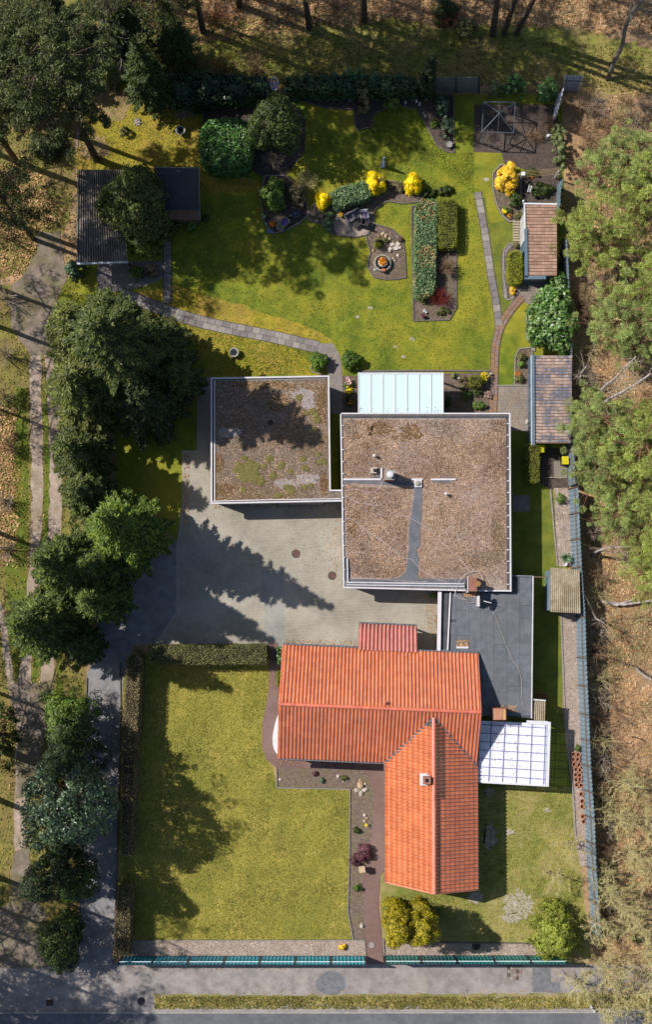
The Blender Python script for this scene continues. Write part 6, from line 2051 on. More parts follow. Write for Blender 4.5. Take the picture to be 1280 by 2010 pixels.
for k, (x, y, dx, dy, lb) in enumerate([(1175, 1245, 30, 22, 'dark fallen branch below the white stems'), (1240, 1445, 34, 12, 'dark fallen branch level with the white canopy'), (1198, 430, 40, -8, 'dead branch between the two northern pines'),
                                        (1172, 1560, 22, 30, 'dead branch beside the southern fence end'), (1210, 560, 44, -30, 'grey dead branch north of the big shrub pines'), (1254, 1310, -50, -18, 'dry branch near the cut birch stem')]):
    t = MB().tube([P(x, y, .08), P(x + dx * .5, y + dy * .4, .2), P(x + dx, y + dy, .1)], [.05, .04, .02], 5)
    t.tube([P(x + dx * .5, y + dy * .4, .2), P(x + dx * .7, y + dy * .1 + 8, .12)], [.03, .012], 4)
    tag(t.out('dead_branch', M['bark']), lb, 'branch')
# bare thicket along the outer side of the fence
rng0 = random.Random(12)
THICK = [(1165, 225), (1190, 250), (1215, 235), (1240, 270), (1150, 290), (1178, 300), (1265, 215), (1135, 340), (1150, 590), (1160, 560), (1152, 620), (1145, 690), (1148, 740), (1160, 790), (1140, 815),
         (1160, 1040), (1165, 1130), (1172, 1170), (1162, 1235), (1168, 1280), (1172, 1330), (1170, 1370), (1176, 1415), (1172, 1450), (1180, 1490), (1182, 1530), (1180, 1575), (1186, 1620),
         (1190, 1665), (1188, 1710), (1192, 1760), (1195, 1800), (1210, 1040), (1230, 1095), (1150, 345), (1215, 290), (1240, 235), (1142, 262)]
TL = ['behind the leaning metal sheets', 'north east of the ivy fence', 'under the bent grey trunk', 'between the ivy fence and the first pine', 'right against the ivy fence', 'below the brush behind the metal sheets',
      'at the east edge below the bent trunk', 'level with the washing line', 'behind the upper half of the flecked shrub', 'below the northern tiled shed', 'behind the lower half of the flecked shrub',
      'at the north corner of the long tiled shed', 'behind the middle of the long tiled shed', 'at the foot of the northern white birch', 'at the foot of the southern white birch',
      'level with the start of the pink gravel', 'at the north corner of the beige shed', 'behind the south corner of the beige shed', 'just south of the short white birch stem', 'level with the north end of the red roof',
      'level with the middle of the north roof slope', 'level with the red roof ridge', 'level with the brick chimney', 'level with the middle of the white canopy', 'opposite the first clay planting stones',
      'level with the south edge of the white canopy', 'opposite the last clay planting stones', 'level with the chimney of the wing', 'level with the purple barberry', 'level with the south gable', 'opposite the sandy lawn patch',
      'at the south end of the fence', 'east of the yucca rosette', 'east of the leaning pale birch', 'beside the short blue fence piece', 'above the second pine', 'under the tip of the bent trunk', 'behind the middle of the ivy fence']
for i, (x, y) in enumerate(THICK):
    kk = i % 3
    twig_shrub(x, y, 26 + rng0.random() * 12, 1.6 + rng0.random() * 1.2, M[('twig_grey', 'twig_brown', 'twig_olive')[kk]], ('grey', 'brown', 'olive')[kk] + ' leafless brushwood ' + TL[i],
               200 + i, name='brushwood', stems=42, r0=0.012, group='brushwood along the east fence', fine=6)
WOOD = [(1225, 1250), (1262, 1390), (1230, 1500), (1265, 1560), (1215, 1400), (1250, 1215), (1208, 480), (1190, 560), (1262, 500), (1225, 800), (1268, 780), (1200, 1225)]
WL = ['east of the short white stem', 'near the east edge level with the red ridge', 'in the brown clearing opposite the planting stones', 'at the east edge below the clearing', 'level with the lean-to roof',
      'between the fallen birches and the edge', 'between the northern pines', 'north of the middle pines', 'at the east edge beside the northern shed', 'west of the birch tips', 'under the tip of the southern birch',
      'just south of the fallen birches']
for i, (x, y) in enumerate(WOOD):
    twig_shrub(x, y, 32, 1.2 + rng0.random(), M[('twig_brown', 'twig_olive')[i % 2]], 'low leafless brush on the forest floor ' + WL[i], 260 + i, name='brushwood', stems=26, r0=0.010,
               group='brush on the forest floor', fine=6)
rng = np.random.default_rng(77)
S = []
for k in range(420):
    x, y = rng.uniform(1150, 1290), rng.uniform(220, 1960)
    p = P(x, y, 0)
    a = rng.random() * 6.28
    L = rng.uniform(.2, 1.3)
    S.append([p.x, p.y, .05, p.x + math.cos(a) * L, p.y + math.sin(a) * L, .05 + rng.random() * .15, .014, .006])
o = sticks('fallen_twigs', S, M['twig_grey'], None)
o['kind'] = 'stuff'
WIL = [(1180, 1720, 6.5, 1.9, 'budding olive tree at the north end of the south east thicket'), (1228, 1660, 6, 1.9, 'budding tree beside the east edge above the south east thicket'),
       (1160, 1800, 6, 1.7, 'budding tree growing through the south end of the fence'), (1235, 1790, 7, 2.2, 'largest budding tree of the south east thicket'),
       (1180, 1880, 6, 1.9, 'budding tree behind the yellow-green bush'), (1240, 1900, 7, 2.1, 'budding tree in the south east corner'),
       (1130, 1920, 4.5, 1.5, 'low budding tree overhanging the east end of the pavement'), (1180, 1960, 5, 1.8, 'budding tree overhanging the grass verge'),
       (1262, 1980, 5, 1.6, 'budding tree cut by the south east corner'), (1268, 1710, 6, 1.6, 'budding tree cut by the east edge'),
       (1205, 1600, 5.5, 1.8, 'budding tree opposite the clay planting stones'), (1252, 1600, 6, 1.8, 'budding tree cut by the east edge, level with the canopy lawn'),
       (1215, 1530, 5, 1.6, 'budding tree north of the south east thicket'), (1262, 1850, 6, 1.8, 'budding tree at the east edge beside the corner'),
       (1205, 1760, 6, 1.9, 'budding tree just outside the south fence end'), (1200, 1925, 5.5, 1.8, 'budding tree leaning towards the verge'),
       (1080, 1710, 4.6, 1.6, 'thin budding tree with a yellow haze over the sandy lawn corner'), (1115, 1650, 4.6, 1.2, 'thin budding tree beside the southern gravel strip')]
for i, (x, y, h, sp, lb) in enumerate(WIL):
    thin = 'thin ' in lb
    bare_tree(x, y, h, sp, M['twig_grey'], lb, 300 + i, name='budding_tree', bud=(M['leaf_bud'], 1, 0.036, 0.06), limbs=8 if thin else 18, twigs=8, fine=7, r0=0.05 if thin else 0.07, up=0.35, z_first=0.1)

# west brushwood
for i, (x, y, r_, h, mt, lb) in enumerate([(14, 590, 34, 3.0, 'twig_grey', 'pale leafless bush at the west edge beside the grey dirt'), (12, 700, 34, 3.2, 'twig_grey', 'pale leafless bush at the west edge below the first one'),
                                           (20, 880, 26, 2.2, 'twig_brown', 'brown brush at the west edge beside the green grass strip'), (12, 985, 26, 2.2, 'twig_grey', 'grey brush at the west edge level with the narrow conifers'),
                                           (14, 1080, 30, 2.6, 'twig_grey', 'grey brush at the west edge level with the first fir tip'), (10, 780, 28, 2, 'twig_olive', 'olive brush at the west edge level with the big clump'),
                                           (24, 470, 30, 2.4, 'twig_brown', 'brown brush on the litter west of the dirt patch')]):
    twig_shrub(x, y, r_, h, M[mt], lb, 340 + i, name='brushwood', stems=40, fine=5)
for i, (x, y, r_, h, lb) in enumerate([(382, 120, 40, 2.4, 'brown leafless brushwood at the west end of the clearing'), (440, 150, 36, 2.6, 'leafless shrub with upright stems north of the rhododendron row'),
                                       (500, 145, 36, 2.8, 'leafless shrub with upright stems next to the white hanging chair'), (560, 20, 40, 1.8, 'low brown brush at the north edge'),
                                       (430, 40, 44, 2.0, 'brown brush below the north edge at the head of the clearing'), (660, 20, 40, 1.6, 'low brown brush between the two straight trunks'),
                                       (780, 25, 40, 1.8, 'low brown brush right of the second straight trunk'), (880, 40, 40, 1.8, 'low brush left of the three close trunks'),
                                       (330, 60, 40, 2.2, 'dark brush beside the north west spruces'), (1140, 210, 30, 2, 'olive brush outside the north east fence corner')]):
    twig_shrub(x, y, r_, h, M[('twig_brown', 'twig_rust', 'twig_brown')[i % 3]], lb, 360 + i, name='brushwood', stems=46, fine=5, r0=.012)
shrub(915, 62, 24, 1.8, M['leaf_privet'], 'small grey-green bush in the clearing left of the three close trunks', 371, leaf=.07)
shrub(872, 30, 30, 2.2, M['leaf_spruce_dull'], 'dull green bush at the north edge', 372, leaf=.08)

# ================================================================== HEDGES
def rect(x0, y0, x1, y1, r_=5, k=4):
    out = []
    for cx_, cy_, a0 in ((x1 - r_, y0 + r_, -90), (x1 - r_, y1 - r_, 0), (x0 + r_, y1 - r_, 90), (x0 + r_, y0 + r_, 180)):
        for i in range(k + 1):
            a = R(a0 + 90 * i / k)
            out.append((cx_ + r_ * math.cos(a), cy_ + r_ * math.sin(a)))
    return out
hedge(smooth_line([(816, 410), (822, 396), (840, 390), (855, 392), (858, 410), (857, 480), (854, 560), (848, 578), (832, 582), (816, 576), (815, 500), (816, 410)], 4)[:-1], 1.2, M['leaf_cotoneaster'],
      'long mottled hedge with orange young leaves in the middle of the lawn', 1, extra=(M['leaf_red_young'], 0.14), leaf=0.055, dens=420)
hedge(rect(860, 390, 898, 486, 8), 1.15, M['leaf_olive_hedge'], 'short olive green clipped hedge block next to the long mottled one', 2, leaf=0.045, dens=480)
hedge([(649, 378), (672, 364), (712, 355), (726, 362), (728, 384), (712, 393), (690, 398), (664, 408), (656, 404)], 1.3, M['leaf_cotoneaster'], 'clipped blue-green hedge between two yellow forsythias', 3, leaf=0.055, dens=420)
hedge(rect(999, 491, 1026, 557, 10), 1.1, M['leaf_lime'], 'bright lime hedge along the northern tiled shed', 4, leaf=0.04, dens=480)
hedge(rect(1034, 870, 1060, 947, 5), 1.3, M['leaf_olive_hedge'], 'narrow yellow-green hedge between the flat roof house and the dark bark bed', 5, leaf=0.045, dens=480)
hedge(rect(923, 737, 946, 758, 4), 1.2, M['leaf_olive_hedge'], 'small cubic clipped shrub beside the milky canopy', 6, leaf=0.04, dens=480)
hedge([(291, 1268), (522, 1266), (524, 1303), (380, 1305), (291, 1300)], 1.9, M['leaf_privet'], 'long clipped hedge between the courtyard and the front lawn', 7, leaf=0.05, dens=420, core='hedge_core_brown')
hedge([(249, 1290), (262, 1278), (276, 1290), (272, 1380), (268, 1452), (238, 1450), (242, 1380)], 2.3, M['leaf_privet_brown'], 'sunlit northern end of the clipped hedge along the drive', 8, leaf=0.045, dens=430, core='hedge_core_brown')
hedge([(238, 1453), (266, 1453), (262, 1560), (258, 1680), (236, 1680), (236, 1560)], 2.2, M['leaf_privet_brown'], 'shaded middle stretch of the clipped hedge along the drive', 9, leaf=0.045, dens=380, core='hedge_core_brown')
hedge([(230, 1742), (256, 1738), (256, 1800), (252, 1877), (222, 1877), (226, 1800)], 2.0, M['leaf_privet_brown'], 'southern block of the clipped hedge next to the first teal fence panel', 10, leaf=0.045, dens=430, core='hedge_core_brown')
hedge(rect(544, 1272, 556, 1303, 3), 1.2, M['leaf_laurel'], 'small laurel hedge stub against the west gable of the red roof', 11, leaf=0.05, dens=420)
hedge(rect(543, 1316, 552, 1348, 3), 0.9, M['leaf_olive_hedge'], 'second smaller hedge stub against the west gable of the red roof', 12, leaf=0.045, dens=420)
hedge([(560, 150), (700, 146), (818, 150), (818, 176), (700, 178), (560, 176)], 2.0, M['leaf_rhodo'], 'dark evergreen hedge closing the north side of the garden', 14, leaf=0.08, dens=230, jitter=0.12)
hedge([(330, 150), (400, 140), (525, 150), (528, 186), (440, 196), (340, 205)], 1.8, M['leaf_rhodo'], 'dark evergreen hedge mass north west of the laurel dome', 15, leaf=0.08, dens=200, jitter=0.16)
# clipped balls and domes
def ball(x, y, rpx, h, mat, label, seed, leaf=.04):
    return clump_tree(x, y, h, rpx / PX, M[mat], label, seed, name='clipped_ball', n=170, per=60, shape='egg', wide=0.4, zb=0.02, csize=0.11, leaf=leaf, cat='shrub', fillin=0.1, parts=('foliage', 'stem'))
ball(627, 712, 17, 1.25, 'leaf_box', 'clipped box ball on the west side of the path fork', 1)
ball(688, 710, 18, 1.25, 'leaf_box', 'clipped box ball on the east side of the path fork', 2)
hedge(rect(393, 232, 493, 326, 30, 6), 2.5, M['leaf_laurel'], 'large clipped laurel dome north west of the lawn', 13, name='laurel_dome', leaf=0.085, dens=300, jitter=0.07, kround=0.5)
clump_tree(1078, 632, 3.4, 1.6, M['leaf_rhodo_big'], 'large broadleaved shrub flecked with white buds between the two tiled sheds', 4, name='magnolia_shrub', n=330, per=26, shape='egg', zb=0.05, csize=0.3, leaf=0.12, ry=2.6, cat='shrub',
           parts=('foliage', 'stem'))

# ================================================================== SHRUBS AND FLOWERS
def forsythia(x, y, rpx, ryp, h, mat, label, seed):
    t = shrub(x, y, rpx, h, M[mat], label, seed, name='forsythia', ry=ryp, leaf=0.045, per=64, n=int(90 + rpx * 3), csize=0.16, stems='twig_rust', fillin=.1, lwd=.7)
    rng = np.random.default_rng(seed)
    S = []
    b = P(x, y, 0)
    for i in range(26):
        az = rng.random() * 6.28
        r_ = rpx / PX
        a = np.array([b.x + math.cos(az) * r_ * .6, b.y + math.sin(az) * r_ * .6, h * .75])
        e = a + np.array([math.cos(az) * .25, math.sin(az) * .25 + .12, .35])
        S.append([*a, *e, .012, .006])
    sticks('long_shoots', S, M['petal_gold'], t)
forsythia(634, 398, 16, 18, 1.5, 'petal_yellow', 'smallest yellow forsythia, west end of the island bed', 1)
forsythia(736, 366, 22, 25, 1.8, 'petal_yellow', 'largest round yellow forsythia at the end of the blue-green hedge', 2)
forsythia(810, 366, 19, 22, 1.6, 'petal_yellow', 'round yellow forsythia standing alone at the north end of the mottled hedge', 3)
forsythia(994, 356, 24, 34, 2.0, 'petal_gold', 'loose golden forsythia beside the shaded terrace in the north east', 4)
SH = [
 (538, 388, 27, 38, 2.6, 'leaf_green', 'tall green shrub in the bed with the purple bench', 'shrub'),
 (585, 385, 20, 26, 1.6, 'leaf_privet_brown', 'brown and yellow speckled shrub right of the tall green one', 'shrub'),
 (644, 436, 14, 22, 1.1, 'leaf_cotoneaster', 'blue-green shrub at the west end of the gravel patio', 'shrub'),
 (355, 195, 34, 30, 2.6, 'leaf_rhodo', 'rhododendron at the west end of the shaded row', 'rhododendron'),
 (415, 188, 32, 28, 2.6, 'leaf_rhodo', 'second rhododendron of the shaded row from the west', 'rhododendron'),
 (470, 190, 32, 28, 2.4, 'leaf_rhodo', 'rhododendron right behind the laurel dome', 'rhododendron'),
 (515, 185, 24, 24, 2.2, 'leaf_rhodo', 'rhododendron left of the white hanging chair', 'rhododendron'),
 (600, 172, 32, 18, 2.4, 'leaf_rhodo', 'rhododendron right of the white hanging chair', 'rhododendron'),
 (648, 172, 26, 20, 2.4, 'leaf_rhodo', 'rhododendron in the middle of the northern border', 'rhododendron'),
 (690, 165, 26, 20, 2.5, 'leaf_laurel', 'laurel with lit leaves in the northern border', 'laurel'),
 (735, 170, 26, 18, 2.2, 'leaf_rhodo', 'rhododendron in the northern border left of the bird house post', 'rhododendron'),
 (780, 170, 26, 16, 2.2, 'leaf_rhodo', 'rhododendron left of the columnar cypress', 'rhododendron'),
 (770, 205, 18, 22, 1.4, 'leaf_green', 'bright green bush on the shaded north lawn edge', 'shrub'),
 (712, 205, 16, 34, 2.8, 'leaf_privet_brown', 'tall grey-brown shrub reaching into the north lawn', 'shrub'),
 (868, 215, 16, 26, 2.2, 'leaf_holly', 'northern blue-green shrub right of the stone border', 'shrub'),
 (876, 262, 15, 30, 2.0, 'leaf_holly', 'southern blue-green shrub right of the stone border', 'shrub'),
 (852, 244, 9, 10, 0.6, 'leaf_green', 'low green plant in the stone border', 'plant'),
 (965, 185, 22, 16, 2.4, 'leaf_ivy', 'ivy covered shrub behind the metal pavilion frame', 'shrub'),
 (1005, 180, 30, 20, 2.8, 'leaf_laurel', 'glossy laurel behind the metal pavilion frame', 'laurel'),
 (1072, 188, 24, 24, 2.8, 'leaf_laurel', 'laurel in the north east fence corner', 'laurel'),
 (1096, 300, 16, 48, 2.2, 'leaf_ivy', 'long ivy mass hanging over the north east fence', 'ivy'),
 (1092, 262, 12, 20, 1.4, 'leaf_ivy', 'ivy clump below the leaning metal sheets', 'ivy'),
 (1060, 375, 26, 18, 0.8, 'leaf_spruce', 'dark green ground cover north of the tiled shed', 'shrub'),
 (1012, 395, 16, 18, 0.9, 'leaf_spruce', 'dark green shrub below the golden forsythia', 'shrub'),
 (1040, 340, 18, 10, 0.7, 'leaf_spruce', 'green plant under the washing lines', 'shrub'),
 (373, 443, 17, 18, 1.2, 'leaf_green', 'green bush in front of the navy roofed shed', 'shrub'),
 (403, 432, 9, 9, 0.7, 'leaf_spruce', 'small dark bush at the corner of the navy roofed shed', 'shrub'),
 (151, 532, 22, 22, 1.8, 'leaf_holly', 'blue-green bush at the south west corner of the carport', 'shrub'),
 (268, 540, 20, 16, 1.2, 'leaf_green', 'green half of the bush south of the carport conifer', 'shrub'),
 (300, 535, 18, 14, 1.2, 'leaf_privet_brown', 'brown leaved bush south of the carport conifer', 'shrub'),
 (246, 262, 14, 12, 0.9, 'leaf_spruce_dull', 'small bush on the mossy lawn near the stone pile', 'shrub'),
 (176, 170, 16, 18, 1.2, 'leaf_privet', 'green scrub near the top of the mossy lawn', 'shrub'),
 (226, 165, 16, 18, 1.2, 'leaf_privet', 'grassy tuft between the legs of the dead tree', 'shrub'),
 (741, 475, 7, 8, 0.5, 'leaf_privet', 'northern round tuft above the stone ringed fountain', 'plant'),
 (741, 483, 8, 6, 0.4, 'leaf_lime', 'yellow-green tuft above the stone ringed fountain', 'plant'),
 (755, 474, 10, 7, 0.3, 'leaf_privet', 'flat heather mat among the tan rocks', 'plant'),
 (1100, 980, 11, 11, 0.8, 'leaf_green', 'light green rosette plant on the pink gravel', 'plant'),
 (850, 1169, 6, 6, 0.9, 'leaf_green', 'little green pot plant tucked below the flat roof', 'plant'),
 (949, 745, 9, 9, 0.7, 'leaf_lime', 'bright yellow-green spurge beside the cubic shrub', 'plant'),
 (936, 772, 13, 9, 0.5, 'leaf_spruce', 'dark green perennial below the cubic shrub', 'plant'),
 (915, 778, 12, 12, 0.5, 'leaf_green', 'green perennial in the middle of the bed beside the milky canopy', 'plant'),
 (940, 797, 16, 9, 0.5, 'leaf_green', 'green perennial at the foot of the flat roof house', 'plant'),
 (892, 738, 10, 6, 0.4, 'leaf_privet', 'small green tuft at the north edge of the canopy bed', 'plant'),
 (910, 745, 10, 7, 0.4, 'leaf_privet_brown', 'brownish perennial at the north edge of the canopy bed', 'plant'),
 (910, 760, 12, 8, 0.5, 'leaf_privet_brown', 'rusty perennial left of the cubic shrub', 'plant'),
 (878, 790, 8, 14, 0.9, 'leaf_spruce', 'dark shrub in the shade of the milky canopy', 'shrub'),
 (684, 762, 10, 16, 0.5, 'leaf_green', 'leafy clump with spring flowers left of the milky canopy', 'plant'),
 (686, 790, 10, 12, 0.5, 'leaf_spruce', 'shaded leafy clump left of the milky canopy', 'plant'),
 (1022, 702, 11, 10, 0.7, 'leaf_privet', 'olive cushion plant in the round ended bed', 'plant'),
 (1024, 716, 9, 8, 0.5, 'leaf_green', 'green cushion plant in the round ended bed', 'plant'),
 (1020, 745, 11, 9, 0.5, 'leaf_privet', 'succulents at the south end of the round ended bed', 'plant'),
 (1012, 482, 9, 7, 0.4, 'leaf_privet_brown', 'brown perennial above the lime hedge', 'plant'),
 (1006, 572, 7, 10, 0.4, 'petal_gold', 'golden perennial at the corner below the lime hedge', 'plant'),
 (995, 415, 11, 10, 0.4, 'leaf_green', 'green plants with a yellow bloom in the bed tip', 'plant'),
 (1018, 425, 14, 9, 0.5, 'leaf_privet', 'olive plant at the top of the slatted steps', 'plant'),
 (1048, 652, 10, 36, 0.35, 'leaf_lime', 'bright green ground cover west of the flecked shrub', 'plant'),
 (672, 1857, 9, 8, 0.4, 'petal_gold', 'yellow tuft in the gravel strip by the street fence', 'plant'),
 (700, 1629, 7, 6, 0.45, 'leaf_spruce', 'small dark green shrub in the front bed', 'plant'),
 (702, 1742, 10, 9, 0.6, 'leaf_green', 'bright green round shrub at the south end of the front bed', 'plant'),
 (676, 1526, 8, 6, 0.25, 'leaf_privet', 'low green mat beside the white stone in the front bed', 'plant'),
 (632, 1532, 4, 5, 0.25, 'leaf_blue_green', 'tiny blue-green plant in the front bed', 'plant'),
 (619, 1518, 6, 5, 0.25, 'leaf_purple', 'tiny dark plant in the front bed', 'plant'),
 (714, 1674, 18, 20, 1.0, 'leaf_purple', 'reddish purple barberry at the edge of the red path', 'shrub'),
 (697, 1688, 12, 13, 0.7, 'leaf_purple', 'duller half bare barberry beside the purple one', 'shrub'),
 (780, 368, 20, 12, 0.4, 'leaf_privet_brown', 'low brown planting between the two round forsythias', 'plant'),
 (870, 375, 22, 12, 0.5, 'leaf_spruce', 'spreading juniper right of the lone round forsythia', 'shrub'),
 (840, 382, 16, 9, 0.45, 'leaf_spruce', 'spreading juniper touching the mottled hedge', 'shrub'),
 (832, 590, 7, 10, 0.4, 'leaf_green', 'green leaves with a yellow bloom south of the mottled hedge', 'plant'),
 (866, 612, 20, 8, 0.3, 'leaf_privet', 'green edging plants at the south end of the hedge bed', 'plant'),
 (1133, 1468, 6, 7, 0.5, 'leaf_green', 'green plant above the clay planting stones', 'plant'),
 (1247, 1840, 12, 10, 0.7, 'leaf_green', 'green bush on the ground in the south east thicket', 'shrub'),
 (95, 290, 40, 34, 1.6, 'leaf_spruce_dull', 'scrub below the tall dark pine', 'shrub'),
 (40, 120, 50, 60, 2.2, 'leaf_spruce_dull', 'dark undergrowth in the north west corner', 'shrub'),
 (200, 85, 34, 26, 1.8, 'leaf_spruce_dull', 'undergrowth behind the dead tree', 'shrub'),
]
for i, (x, y, rx, ry_, h, mt, lb, nm) in enumerate(SH):
    small = rx < 16
    shrub(x, y, rx, h, M[mt], lb, 400 + i, name=nm, ry=ry_, leaf=0.05 if small else 0.075, per=30 if small else 46, cat=nm if nm != 'plant' else 'plant')
TW = [
 (533, 320, 25, 20, 1.2, 'twig_grey', 'pale leafless dome shrub below the dark conifer', None),
 (877, 528, 17, 24, 1.6, 'twig_brown', 'tan leafless shrub below the olive hedge block', None),
 (862, 588, 24, 22, 1.4, 'twig_red', 'red stemmed leafless shrub at the south end of the hedge bed', None),
 (600, 360, 26, 22, 1.0, 'twig_olive', 'golden wispy shrub left of the smallest forsythia', ('leaf_bud', 4, .03, .05)),
 (1072, 505, 22, 30, 3.0, 'twig_olive', 'budding shrub leaning over the northern tiled shed', ('leaf_yellow_green', 5, .05, .12)),
 (1078, 245, 18, 20, 1.0, 'twig_brown', 'brown leafless shrub beside the leaning metal sheets', None),
 (1050, 270, 22, 16, 0.8, 'twig_brown', 'low brown brush on the shaded terrace', None),
 (362, 228, 22, 12, 1.0, 'twig_grey', 'bare branches sprawling below the rhododendrons', None),
 (1140, 600, 22, 44, 2.6, 'twig_brown', 'leafless thicket behind the big flecked shrub', None),
 (745, 365, 10, 8, 2.2, 'twig_olive', 'thin shoots at the back of the largest forsythia', None),
]
for i, (x, y, rx, ry_, h, mt, lb, bud) in enumerate(TW):
    twig_shrub(x, y, rx, h, M[mt], lb, 500 + i, ry=ry_, stems=90, fine=5, r0=.011, bud=None if bud is None else (M[bud[0]], bud[1], bud[2], bud[3]))
# yucca palm
p = P(1109, 1096, 0)
t = thing('yucca', 'spiky yucca rosette above the beige ribbed shed roof', 'plant', p)
MB().tube([(p.x, p.y, 0), (p.x + .02, p.y, .7)], .09, 8).out('trunk', M['bark'], t)
vs, fs = [], []
rr = random.Random(2)
for k in range(80):
    az, el = rr.random() * 6.283, rr.uniform(-.1, 1.2)
    d = Vector((math.cos(az) * math.cos(el), math.sin(az) * math.cos(el), math.sin(el)))
    s_ = Vector((-math.sin(az), math.cos(az), 0)) * .02
    b0 = Vector((p.x, p.y, .75))
    L = rr.uniform(.42, .62)
    m_ = b0 + d * L * .55 + Vector((0, 0, .03))
    e = b0 + d * L + Vector((0, 0, -.05))
    n = len(vs)
    vs += [b0 - s_, b0 + s_, m_ + s_ * 1.2, m_ - s_ * 1.2, e]
    fs += [(n, n + 1, n + 2, n + 3), (n + 3, n + 2, n + 4)]
mk('leaves', vs, fs, M['leaf_blue_green'], t)
p = P(1109, 1110, 0)
t = MB().lathe(p.x, p.y + .1, [(.1, 0), (.16, .15), (.17, .3), (.14, .31), (.12, .2)], 10).out('plant_pot', M['paint_white'])
tag(t, 'white pot below the yucca rosette', 'pot')

def flowers(name, label, x, y, rpx, n, mat, h, seed, ry=None):
    rng = np.random.default_rng(seed)
    b = P(x, y, 0)
    root = thing(name, label, 'flowers', b)
    a = rng.random(n) * 6.283
    r_ = np.sqrt(rng.random(n)) * rpx / PX
    C = np.stack([b.x + np.cos(a) * r_, b.y + np.sin(a) * r_ * ((ry or rpx) / rpx), h * rng.uniform(.8, 1.1, n)], 1)
    S = np.concatenate([C * np.array([1, 1, 0]), C, np.full((n, 1), .006), np.full((n, 1), .004)], 1)
    sticks('stems', S, M['leaf_green'], root)
    V = np.repeat(C, 5, 0) + rng.normal(size=(n * 5, 3)) * .02
    leaves('blossoms', V, rng.normal(size=V.shape) * .5 + np.array([0, 0, 1]), .04, .035, M[mat], root, rng)
for i, (x, y, r_, n, mt, h, lb) in enumerate([(683, 750, 8, 30, 'petal_mixed', .55, 'pink and lilac spring flowers left of the milky canopy'), (684, 768, 8, 26, 'petal_yellow', .5, 'yellow flowers left of the milky canopy'),
    (689, 792, 5, 16, 'petal_orange', .55, 'orange flowers in the shade beside the brown roof corner'), (950, 742, 8, 40, 'petal_yellow', .8, 'yellow spurge heads beside the cubic shrub'),
    (988, 418, 5, 16, 'petal_yellow', .5, 'yellow flowers in the tip of the curved bed'), (1000, 426, 4, 12, 'petal_orange', .4, 'orange flowers beside the slatted steps'),
    (828, 590, 3, 14, 'petal_yellow', .5, 'yellow flowers at the south end of the mottled hedge'), (719, 1618, 2.6, 10, 'petal_yellow', .4, 'single yellow daffodil clump beside the front bed stones'),
    (956, 776, 6, 18, 'petal_mixed', .5, 'pale blossoms in the canopy bed'), (1016, 735, 6, 20, 'petal_orange', .3, 'orange red flowers in the round ended bed')]):
    flowers('flowers', lb, x, y, r_, n, mt, h, 600 + i)

# ================================================================== GARDEN THINGS
def stone(x, y, rx, ry_, rz, mat, label, seed, group=None):
    c = P(x, y, 0)
    o = rock_mb((c.x, c.y, -.02), rx / PX, ry_ / PX, rz, seed).out('stone', M[mat])
    tag(o, label, 'stone', group)
    return o
stone(708, 1541, 7, 8, .35, 'stone_tan', 'tan boulder, largest of the rock group in the front bed', 1)
stone(701, 1551, 6, 5, .25, 'stone_pale', 'pale boulder at the lower left of the front rock group', 2)
stone(709, 1557, 5, 6, .25, 'stone_pale', 'pale boulder at the bottom of the front rock group', 3)
stone(717, 1550, 6, 5, .25, 'stone_pale', 'grey-white boulder at the lower right of the front rock group', 4)
stone(717, 1539, 3, 3, .15, 'stone_pale', 'small white stone at the upper right of the front rock group', 5)
stone(707, 1531, 3, 2, .12, 'stone_tan', 'small stone at the top of the front rock group', 6)
stone(664, 1524, 4, 4, .2, 'stone_pale', 'white stone alone in the upper front bed', 7)
stone(674, 1534, 2.2, 2.4, .12, 'stone_pale', 'tiny white stone below the low green mat', 8)
stone(550, 1530, 4, 3, .15, 'stone_pale', 'pale stone at the west end of the front bed', 9)
stone(716, 1600, 3.5, 4, .22, 'stone_pale', 'upper stone of the small pile in the front bed', 10)
stone(720, 1606, 3, 3, .18, 'stone_tan', 'middle stone of the small pile in the front bed', 11)
stone(716, 1611, 4, 3, .2, 'stone_tan', 'lower stone of the small pile in the front bed', 12)
stone(711, 1817, 4.5, 6, .25, 'stone_pale', 'white egg shaped stone beside the lower red path', 13)
p = P(710, 1702, 0)
t = thing('stone_lantern', 'cream box shaped lantern on a post in the front bed', 'lantern', p)
MB().box(p.x, p.y, 0, .12, .12, .6).out('post', M['wood_pale'], t)
MB().box(p.x, p.y, .6, .34, .36, .95, .1).out('box', M['wood_pale'], t)
MB().box(p.x, p.y, .95, .42, .42, 1.0, .1).out('lid', M['stone_tan'], t)
